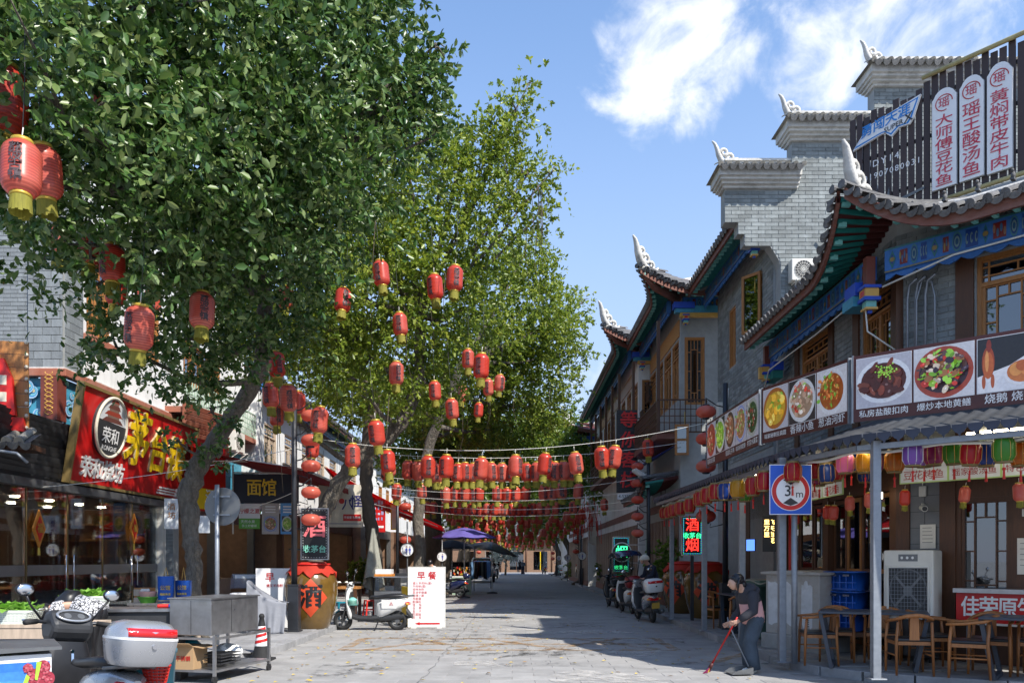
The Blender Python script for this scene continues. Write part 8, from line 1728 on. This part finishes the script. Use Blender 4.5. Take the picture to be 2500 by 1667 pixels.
def tree(label,trunk,radii,blobs,n,per,leaf,mat,seed,bark='bark',limbs=(),roots=0,nleaf=0,tw=.3,csz=.38,droop=.15):
    b0=Vector(trunk[0]);t=thing('street_tree',label,'tree',(b0.x,b0.y,0));off=Matrix.Translation((-b0.x,-b0.y,0));random.seed(seed)
    b=MB(off);pts=wob(trunk);b.tube(pts,[r*random.uniform(.93,1.08)for r in rint(radii,len(pts))],14);fl=MB(off)
    for k in range(6):a=k*1.05+.3;b.tube([b0+Vector((math.cos(a)*radii[0]*2.0,math.sin(a)*radii[0]*2.0,-.06)),b0+Vector((math.cos(a)*radii[0]*.95,math.sin(a)*radii[0]*.95,.08)),b0+Vector((math.cos(a)*radii[0]*.5,math.sin(a)*radii[0]*.5,.45))],[radii[0]*.15,radii[0]*.35,radii[0]*.3],6)
    b.out('trunk',bark,t)
    lm=[(list(l),.9)for l in limbs]
    for bl in blobs:
        c=Vector(bl[:3]);st=min([Vector(p)for p in pts[len(pts)//2:]],key=lambda p:(p-c).length);lm.append(([st,st.lerp(c,.5)+Vector((0,0,-.25)),c,c+(c-st).normalized()*bl[3]*.45],min(.9,bl[3]*.6)))
    for l,br_ in lm:
        q=wob(l,4,.06);L=sum((x-y).length for x,y in zip(q,q[1:]));m=MB(off);m.tube(q,[r_*min(1,.35+br_)for r_ in rint([min(.13,radii[-1]*.85),.06,.035,.008],len(q))],8)
        for s in range(5):i=random.randrange(len(q)//3,len(q));e=q[i]+Vector((random.gauss(0,.6),random.gauss(0,.6),random.gauss(.2,.5)))*br_;m.tube([q[i],q[i].lerp(e,.5)+Vector((0,0,.06)),e],[.025,.016,.006],5)
        m.out('limb',bark,t)
    arr=crown_arrays(blobs,n,per,leaf,seed,tw,csz,droop);kp=clear(arr[0]);arr=tuple(q[kp]for q in arr);arr=(arr[0]-np.array([b0.x,b0.y,0]),)+arr[1:]
    if nleaf:                                         # the leaves nearest the viewer, each on its own
        dd=np.linalg.norm(arr[0]+np.array([b0.x,b0.y,-1.6]),axis=1);o_=np.argsort(dd)[:nleaf];msk=np.ones(len(dd),bool);msk[o_]=False
        lf=MB();lf.add([(0,0,0),(-.24,.36,.07),(-.2,.74,.06),(0,1,-.05),(.2,.74,.06),(.24,.36,.07)],[(0,1,2,3),(0,3,4,5)]);lme=lf.mesh('leaf',mat)
        for i in o_:
            x,y,z=-arr[2][i],arr[1][i],arr[3][i];L=arr[4][i];p=arr[0][i];link('leaf',lme,t,Matrix(((x[0]*L,y[0]*L,z[0]*L,p[0]),(x[1]*L,y[1]*L,z[1]*L,p[1]),(x[2]*L,y[2]*L,z[2]*L,p[2]),(0,0,0,1))))
        arr=tuple(a[msk]for a in arr)
    o=link('crown',crown_mesh('crown',arr,mat),t);o['kind']='stuff'
    if roots:
        m=MB(off)
        for k in range(roots):bl=random.choice(blobs);p=Vector(bl[:3])+Vector((random.gauss(0,bl[3]*.4),random.gauss(0,bl[4]*.4),-bl[5]*.4));L=random.uniform(.8,2.6);m.tube([p,p+Vector((random.gauss(0,.05),0,-L*.5)),p+Vector((random.gauss(0,.12),0,-L))],[.01,.007,.004],4)
        m.out('aerial_roots','bark_dark',t,kind='stuff')
    return t
def bl(px,py,Y,rx,ry=None,rz=None,w=1):p=at(px,py,Y);return(p.x,p.y,p.z,rx,ry or rx,rz or rx,w)
def tp(L):return[at(*q)for q in L]
tree('near ficus tree with pale bent trunk and dense crown over the left pavement',[Vector((-6.0,15,.1))]+tp([(472,1400,15),(466,1310,15),(462,1210,15),(478,1150,15),(525,1075,15),(575,1000,15),(622,930,14.8),(640,850,14.5),(640,700,14),(600,500,13)]),[.19,.15,.15,.18,.185,.165,.15,.145,.14,.13,.1],
     [bl(230,330,8.3,1.25,1.5,1.1),bl(60,130,8.5,1.7,1.6,1.2),bl(420,120,9.5,1.6,1.6,1.2),bl(560,320,10,1.5,1.5,1.4),bl(330,480,9.8,1.3,1.4,.9),bl(520,520,11,1.4,1.4,1.1),bl(720,200,11,1.5,1.5,1.5),bl(840,90,12,1.05,1.2,1.2),bl(900,50,12,.45,.7,.9),bl(970,180,12,.55,.6,.45),bl(930,270,12.5,.7,.8,.5),bl(1000,320,12.5,.4,.5,.35),bl(1040,130,12,.32,.4,.2,1.4),bl(1040,195,12,.28,.4,.18,1.4),bl(1045,335,12.5,.24,.3,.15,1.4),bl(700,430,12,1.4,1.5,1.2),bl(160,600,10.5,.55,.7,.35,.7),bl(260,680,11.5,.7,.8,.6,.8),bl(380,690,12,1.0,1.1,.9),bl(330,860,13,.75,.8,.42,.7),bl(480,830,13.3,1.0,1.0,.75),bl(600,700,13.3,1.2,1.3,1.1),bl(50,420,8.6,.5,.7,.5),bl(545,1090,14.6,.26,.3,.5,.7),bl(520,1010,14.5,.3,.35,.4,.7),bl(440,1080,14.6,.18,.2,.3,.6),bl(250,-150,9,2.2,2,1),bl(600,-100,11,2.2,2,1.2)],
     1420,60,.112,'leaf_near',11,nleaf=300,csz=.25,limbs=[tp([(600,500,13),(480,380,11),(300,250,9.5),(100,150,8.5)]),tp([(620,700,14),(450,640,12.5),(300,640,11.5),(150,620,10.8)])])
tree('second ficus leaning over the road behind the wine jar',[Vector((-5.1,21,.1))]+tp([(772,1400,21),(775,1310,21),(800,1230,21),(832,1170,21),(885,1110,21),(955,1060,21),(1005,985,21),(1025,890,21),(1020,760,20.5)]),[.24,.21,.2,.2,.19,.18,.18,.17,.15,.12],
     [bl(700,640,16.5,1.6,1.6,1.4),bl(860,500,18,1.7,1.6,1.5),bl(1000,430,19,1.5,1.5,1.2),bl(1120,420,20,1.1,1.1,.8),bl(1190,370,20,.6,.6,.7,1.3),bl(1250,290,20,.32,.35,.8,1.6),bl(1270,450,20,.65,.7,.5),bl(1200,540,20,1.0,1.2,.8),bl(880,720,19,1.7,1.6,1.3),bl(1040,640,20,1.7,1.7,1.3),bl(740,830,18.5,1.2,1.2,.9),bl(620,780,17,1.1,1.1,.8),bl(920,880,20,1.4,1.4,1.0),bl(1120,760,21,1.5,1.5,1.1),bl(1060,920,22,1.4,1.4,.9),bl(680,960,19,.9,.9,.5,.7),bl(880,940,19,.9,.9,.45,.7),bl(830,350,17,1.2,1.2,1.1),bl(1330,440,20,.42,.5,.28,1.4),bl(1280,225,20,.18,.2,.5,1.8),bl(1320,520,20.5,.35,.4,.3,1.3),bl(1090,330,19.5,.5,.6,.5,1.2),bl(1225,330,20,.3,.35,.45,1.5)],
     1600,46,.112,'leaf_mid',22,roots=60,csz=.36,droop=.0)
tree('third tree with grey trunk beyond the red awning',[Vector((-3.7,30,.1))]+tp([(1026,1380,30),(1022,1280,30),(1028,1180,30),(1050,1080,30),(1090,980,29.5),(1130,880,29)]),[.26,.22,.21,.2,.19,.17,.14],
     [bl(1250,780,31.2,2.28,2.4,1.92),bl(1340,790,32.4,1.32,1.56,1.08),bl(1410,745,33,0.66,0.72,0.42,0.7),bl(1380,860,33.6,0.84,0.96,0.6),bl(1270,640,30,1.08,1.2,1.08),bl(1150,900,32.4,2.28,2.4,1.8),bl(1290,930,33.6,1.92,2.16,1.44),bl(1000,960,31.2,1.8,1.92,1.08),bl(1120,1030,34.8,2.16,2.4,1.08),bl(1330,990,36,1.32,1.56,0.84),bl(1230,1040,37.2,1.8,2.16,0.96)],
     1450,40,.145,'leaf_mid',33,roots=30,csz=.42,droop=.0)
tree('dark trunked tree behind the cream signboard',[Vector((-4.3,25.5,.1))]+tp([(915,1350,25.5),(900,1250,25.5),(895,1150,25.5),(900,1050,25.5),(920,960,25.5)]),[.26,.22,.2,.2,.18,.14],[bl(860,940,26,1.3,1.4,.8),bl(820,820,26,1.2,1.3,.9)],420,30,.13,'leaf_mid',44,'bark_dark',roots=25,csz=.5)
tree('big dark banyan farther down the left kerb',[Vector((-3.6,37,.1))]+tp([(1062,1350,37),(1058,1230,37),(1062,1120,37),(1080,1020,37)]),[.45,.4,.38,.34,.25],[bl(1010,1060,37,2.2,2.4,1.3),bl(1130,1060,38,2.2,2.4,1.2),bl(1240,1080,40,2.2,2.4,1.2),bl(1060,1150,40,1.8,2,.9),bl(1330,1060,42,1.7,2,1.0)],1300,28,.17,'leaf_far',55,'bark_dark',roots=80,csz=.65)
tree('dark tree with leaning limbs on the far right pavement',[Vector((4.75,51,.1))]+tp([(1428,1380,51),(1420,1300,51),(1412,1230,51),(1400,1160,50),(1390,1100,50)]),[.5,.36,.33,.3,.26,.18],[bl(1380,1070,48,2.2,2.4,1.5),bl(1430,1110,46,1.7,2,1.2),bl(1460,1160,44,1.2,1.4,.9),bl(1490,1185,41,.7,.8,.5),bl(1400,1180,52,2,2.4,1.0),bl(1350,1150,54,2,2.4,1.2),bl(1480,1100,47,.9,1.2,1.0)],1000,26,.19,'leaf_far',66,'bark_dark',csz=.7,limbs=[tp([(1412,1250,51),(1380,1235,49),(1350,1215,47)]),tp([(1425,1280,51),(1470,1250,46),(1510,1240,43)])])
for i,(x,y,lab)in enumerate([(-4.4,52,'far tree on the left past the clothes racks'),(-4.4,66,'farther tree on the left near the street end'),(4.6,64,'farther tree on the right near the street end'),(4.6,80,'last tree on the right before the cross street'),(-4.8,82,'last tree on the left before the cross street')]):
    random.seed(70+i);tree(lab,[Vector((x,y,.1)),Vector((x+.2,y,1.8)),Vector((x*.9,y,3.4)),Vector((x*.7,y,5))],[.35,.28,.24,.16],[(x*.9+random.gauss(0,.8),y+random.gauss(0,1.2),5.8+random.gauss(0,.5),2.2,2.2,1.4,1),(x*.4,y+1,6.4,2.2,2.4,1.4,1),(x*.55,y-2,6.0,1.9,2,1.2,1),(x*.1,y,6.9,2,2.2,1.2,1)],420,22,.26,'leaf_far',80+i,'bark_dark',csz=.9)
wo=MB();arr=crown_arrays([(-40+i*7+random.gauss(0,1.5),122+random.gauss(0,4),4+random.random()*2,5,4,4.5,1)for i in range(13)],900,20,.7,99,.9,1.6);o=link('distant_trees',crown_mesh('distant_trees',arr,'leaf_far'));o['kind']='stuff';tag(o,'mass of distant green trees closing the end of the street','trees')
# silver blossom tree near the street end
stt=thing('silver_tree','small tree with silvery white leaves at the street end','tree',(-.7,84,0));b=MB();b.tube([(0,0,0),(.05,0,.9),(.1,0,1.7)],[.12,.1,.07],8);b.out('trunk','bark',stt);pm('silver_leaf',(.45,.52,.5),.6);arr=crown_arrays([(0,0,2.1,1.0,.9,.6,1),(.7,0,2.4,.7,.7,.5,1),(-.7,0,1.9,.7,.6,.4,1)],120,20,.2,5,.3,.3);o=link('crown',crown_mesh('crown',arr,'silver_leaf'),stt);o['kind']='stuff'
# potted green plants beside the far tree
for i,(x,y,s)in enumerate([(5.2,42,.5),(5.6,44.5,.6),(4.7,58,.6),(4.9,24.6,.4),(-6.6,35,.5)]):
    p_=thing('potted_plant',['potted green plant below the hanging cloths','potted green plant beside the white printed board','potted green plant beyond the dark jar','green plant above the wine jars by the lit sign','potted plant beside the dark shop on the left'][i],'plant',(x,y,.12),0,'potted plants');b=MB();b.lathe([(.16,0),(.22,.4),(.24,.4),(.24,.44)],14);b.out('pot','fascia',p_);z=1.0 if i!=3 else 1.5
    b=MB();b.tube([(0,0,.4),(.03,0,z)],[.03,.015],6);b.out('stem','bark',p_);o=link('foliage',crown_mesh('foliage',crown_arrays([(0,0,z,s,s,s*.8,1)],60,16,.16,200+i,.25,.2),'leaf_far'),p_);o['kind']='stuff'

# ================================================================== RED LANTERNS IN THE TREES
cdm=MB();cdm.tube([(0,0,.6),(.01,0,1.1),(0,0,1.7)],.005,4);cord_me=cdm.mesh('cord','charcoal')
rows={'high':[],'middle':[],'low':[]}
for t_,p_ in zip(TLN,TLP):rows['high' if t_[1]<620 else 'middle' if t_[1]<800 else 'low'].append((t_[0],p_))
for k,L in rows.items():
    for i,(x,(p_,s_))in enumerate(sorted(L,key=lambda q:q[0])):link('cord',cord_me,lantern(p_,f'red ribbed lantern hanging in the trees, {ORD[i]} from the left among the {k} ones','lanterns hung in the trees',s_,True,rz=random.uniform(-.6,.6)))
# ================================================================== LANTERN STRINGS ACROSS THE STREET
def zx(a):return 850+a*.3189
def wire(name,label,p,q,sag,r=.008,grp='wires across the street'):
    w_=MB();pts=[]
    for i in range(25):t=i/24;v=Vector(p).lerp(Vector(q),t);v.z-=sag*4*t*(1-t);pts.append(v)
    w_.tube(pts,r,5);o=w_.out(name,'offwhite');tag(o,label,'wire',grp);return lambda x:float(np.interp(x,[v.x for v in pts],[v.z for v in pts]))
RW=[(19.5,4.62,4.98,.52,[315,612,748,1008,1282,1493,1757,1945,2022],'front'),(22.8,4.78,4.95,.36,[290,455,540,668,700,835,895,950,1045,1100,1178,1262,1373,1440,1520,1578,1650,1705],'second'),(28.5,4.6,4.75,.3,[370,568,748,820,890,963,1000,1138,1210,1283,1356,1498,1560,1624,1640,1760],'third'),(35.5,4.5,4.6,.3,[605,655,738,780,820,858,915,955,1005,1058,1115,1160,1190,1253,1305,1358,1417,1472,1520,1590,1720,1962],'fourth')]
for Y,za,zb,sag,xs,nm in RW:
    f=wire('lantern_wire',f'white wire carrying the {nm} row of lanterns across the street',(-5.2,Y,za),(4.9,Y,zb),sag,.008)
    for i,a in enumerate(xs):
        x=(zx(a)-1250)/FPX*Y;z=f(x)-.44+random.gauss(0,.02);lantern((x,Y+random.gauss(0,.06),z),f'red lantern with yellow fringe, {ORD[i]} from the left on the {nm} row across the street',f'{nm} row of street lanterns',1.05+random.gauss(0,.02),True)
for r_,Y in enumerate([40.5,44,48,52,56,60,65,70,76,82]):
    random.seed(300+r_);n=14 if r_<6 else 12;drop=.06*r_;f=wire('lantern_wire',f'thin wire of the {ORD[r_]} dense far lantern row',(-4.8,Y,4.45-drop),(4.9,Y,4.5-drop),.4,.009)
    for i in range(n):
        x=-3.5+7.4*(i+random.uniform(.2,.8))/n;lantern((x,Y+random.gauss(0,.4),f(x)-.44-(.25*random.random()if r_>2 else 0)),'small red lantern in the dense far rows above the street end','far lanterns massed over the street end',1.05,False)
# plain wires
for i,(p,q,s)in enumerate([((-9,15.0,2.95),(-4.4,16.4,3.9),.1),((-4.5,26,4.0),(4.1,24,4.1),.35),((-4.5,26.3,3.8),(4.1,24,3.7),.3),((-4.4,31,3.9),(4.1,24.1,3.45),.35),((-4.4,31,3.6),(4.1,24.1,3.2),.3),((-4.5,16.5,3.0),(-8.5,23,3.0),.12)]):
    wire('overhead_wire',['thin wire from the liquor shop sign to the black lamp post','upper plain wire running to the navy lamp post','second plain wire running to the navy lamp post','third plain wire running to the navy lamp post','lowest plain wire running to the navy lamp post','thin wire from the lamp post to the noodle shop'][i],p,q,s,.007)
lantern((4.1,24.0,4.95),'red lantern standing on top of the navy lamp post','lanterns on the right lamp post',1.0,True)
# red prayer ribbons on the right-hand tree
rbm=MB()
for k in range(120):
    x,y=random.uniform(3.3,5.4),random.uniform(38,46);z=random.uniform(3.3,4.7);L=random.uniform(.4,1.1);a=random.uniform(0,PI);w_=.018;d=Vector((math.cos(a),math.sin(a),0))*w_;sw=Vector((random.gauss(0,.1),0,0));p=Vector((x,y,z));rbm.add([p-d,p+d,p+d+sw*.5-Vector((0,0,L*.5)),p-d+sw*.5-Vector((0,0,L*.5)),p+d+sw-Vector((0,0,L)),p-d+sw-Vector((0,0,L))],[(0,1,2,3),(3,2,4,5)])
o=rbm.out('prayer_ribbons','red_cloth');o['kind']='stuff';tag(o,'red prayer ribbons hanging from the tree on the right','ribbons')

# ================================================================== END OF THE STREET
FE=thing('end_building','low pale shop building closing the far end of the street','building',(0,104,0));b=MB();wall_holes(b,-24,24,0,5.2,0,.3,[(-22+i*3.1,-20.2+i*3.1,.3,2.7)for i in range(14)]);b.out('wall','lining',FE)
for i in range(14):b=MB();b.box(-22+i*3.1,-20.2+i*3.1,.1,.16,.3,2.7);o=b.out('shop_window','glass_dark',FE);b=MB();b.box(-21.15+i*3.1,-21.05+i*3.1,.04,.1,.3,2.7);b.out('mullion','yellow' if i==8 else 'wood_dark',o);b=MB();b.box(-22.2+i*3.1,-20+i*3.1,.8,.9,0,2.9);b.out('interior','wood_dark',o)
b=MB();b.add([(-25,-1.2,4.6),(25,-1.2,4.6),(25,4,6.8),(-25,4,6.8)],[(0,1,2,3)]);b.out('roof_slope','tile',FE,solid=.2)
for i in range(12):
    b=MB();b.tube([(-18+i*3.3,-1.0,0),(-18+i*3.3,-1.0,4.5)],.12,8);b.out('post','wood_dark',FE)
B6=thing('last_right_house','pale house near the far end of the right row','building');T6=fr(4.9,61,0,R(-90));w=MB(T6);wall_holes(w,-27,0,0,8,0,.3,[(-26+i*3,-24.6+i*3,4.8,6.4)for i in range(9)]);w.T=fr(4.9,61);w.box(0.301,6,0,.3,0,8);w.out('wall','plaster',B6)
for i in range(9):lattice_win(B6,T6,-26+i*3,-24.6+i*3,4.8,6.4,.06,2,False)
b=MB();b.add([(4.1,61,7.9),(4.1,88.5,7.9),(8,88.5,9.8),(8,61,9.8)],[(3,2,1,0)]);b.out('roof_slope','tile',B6,solid=.15)
for i,y in enumerate((46.5,50)):pass
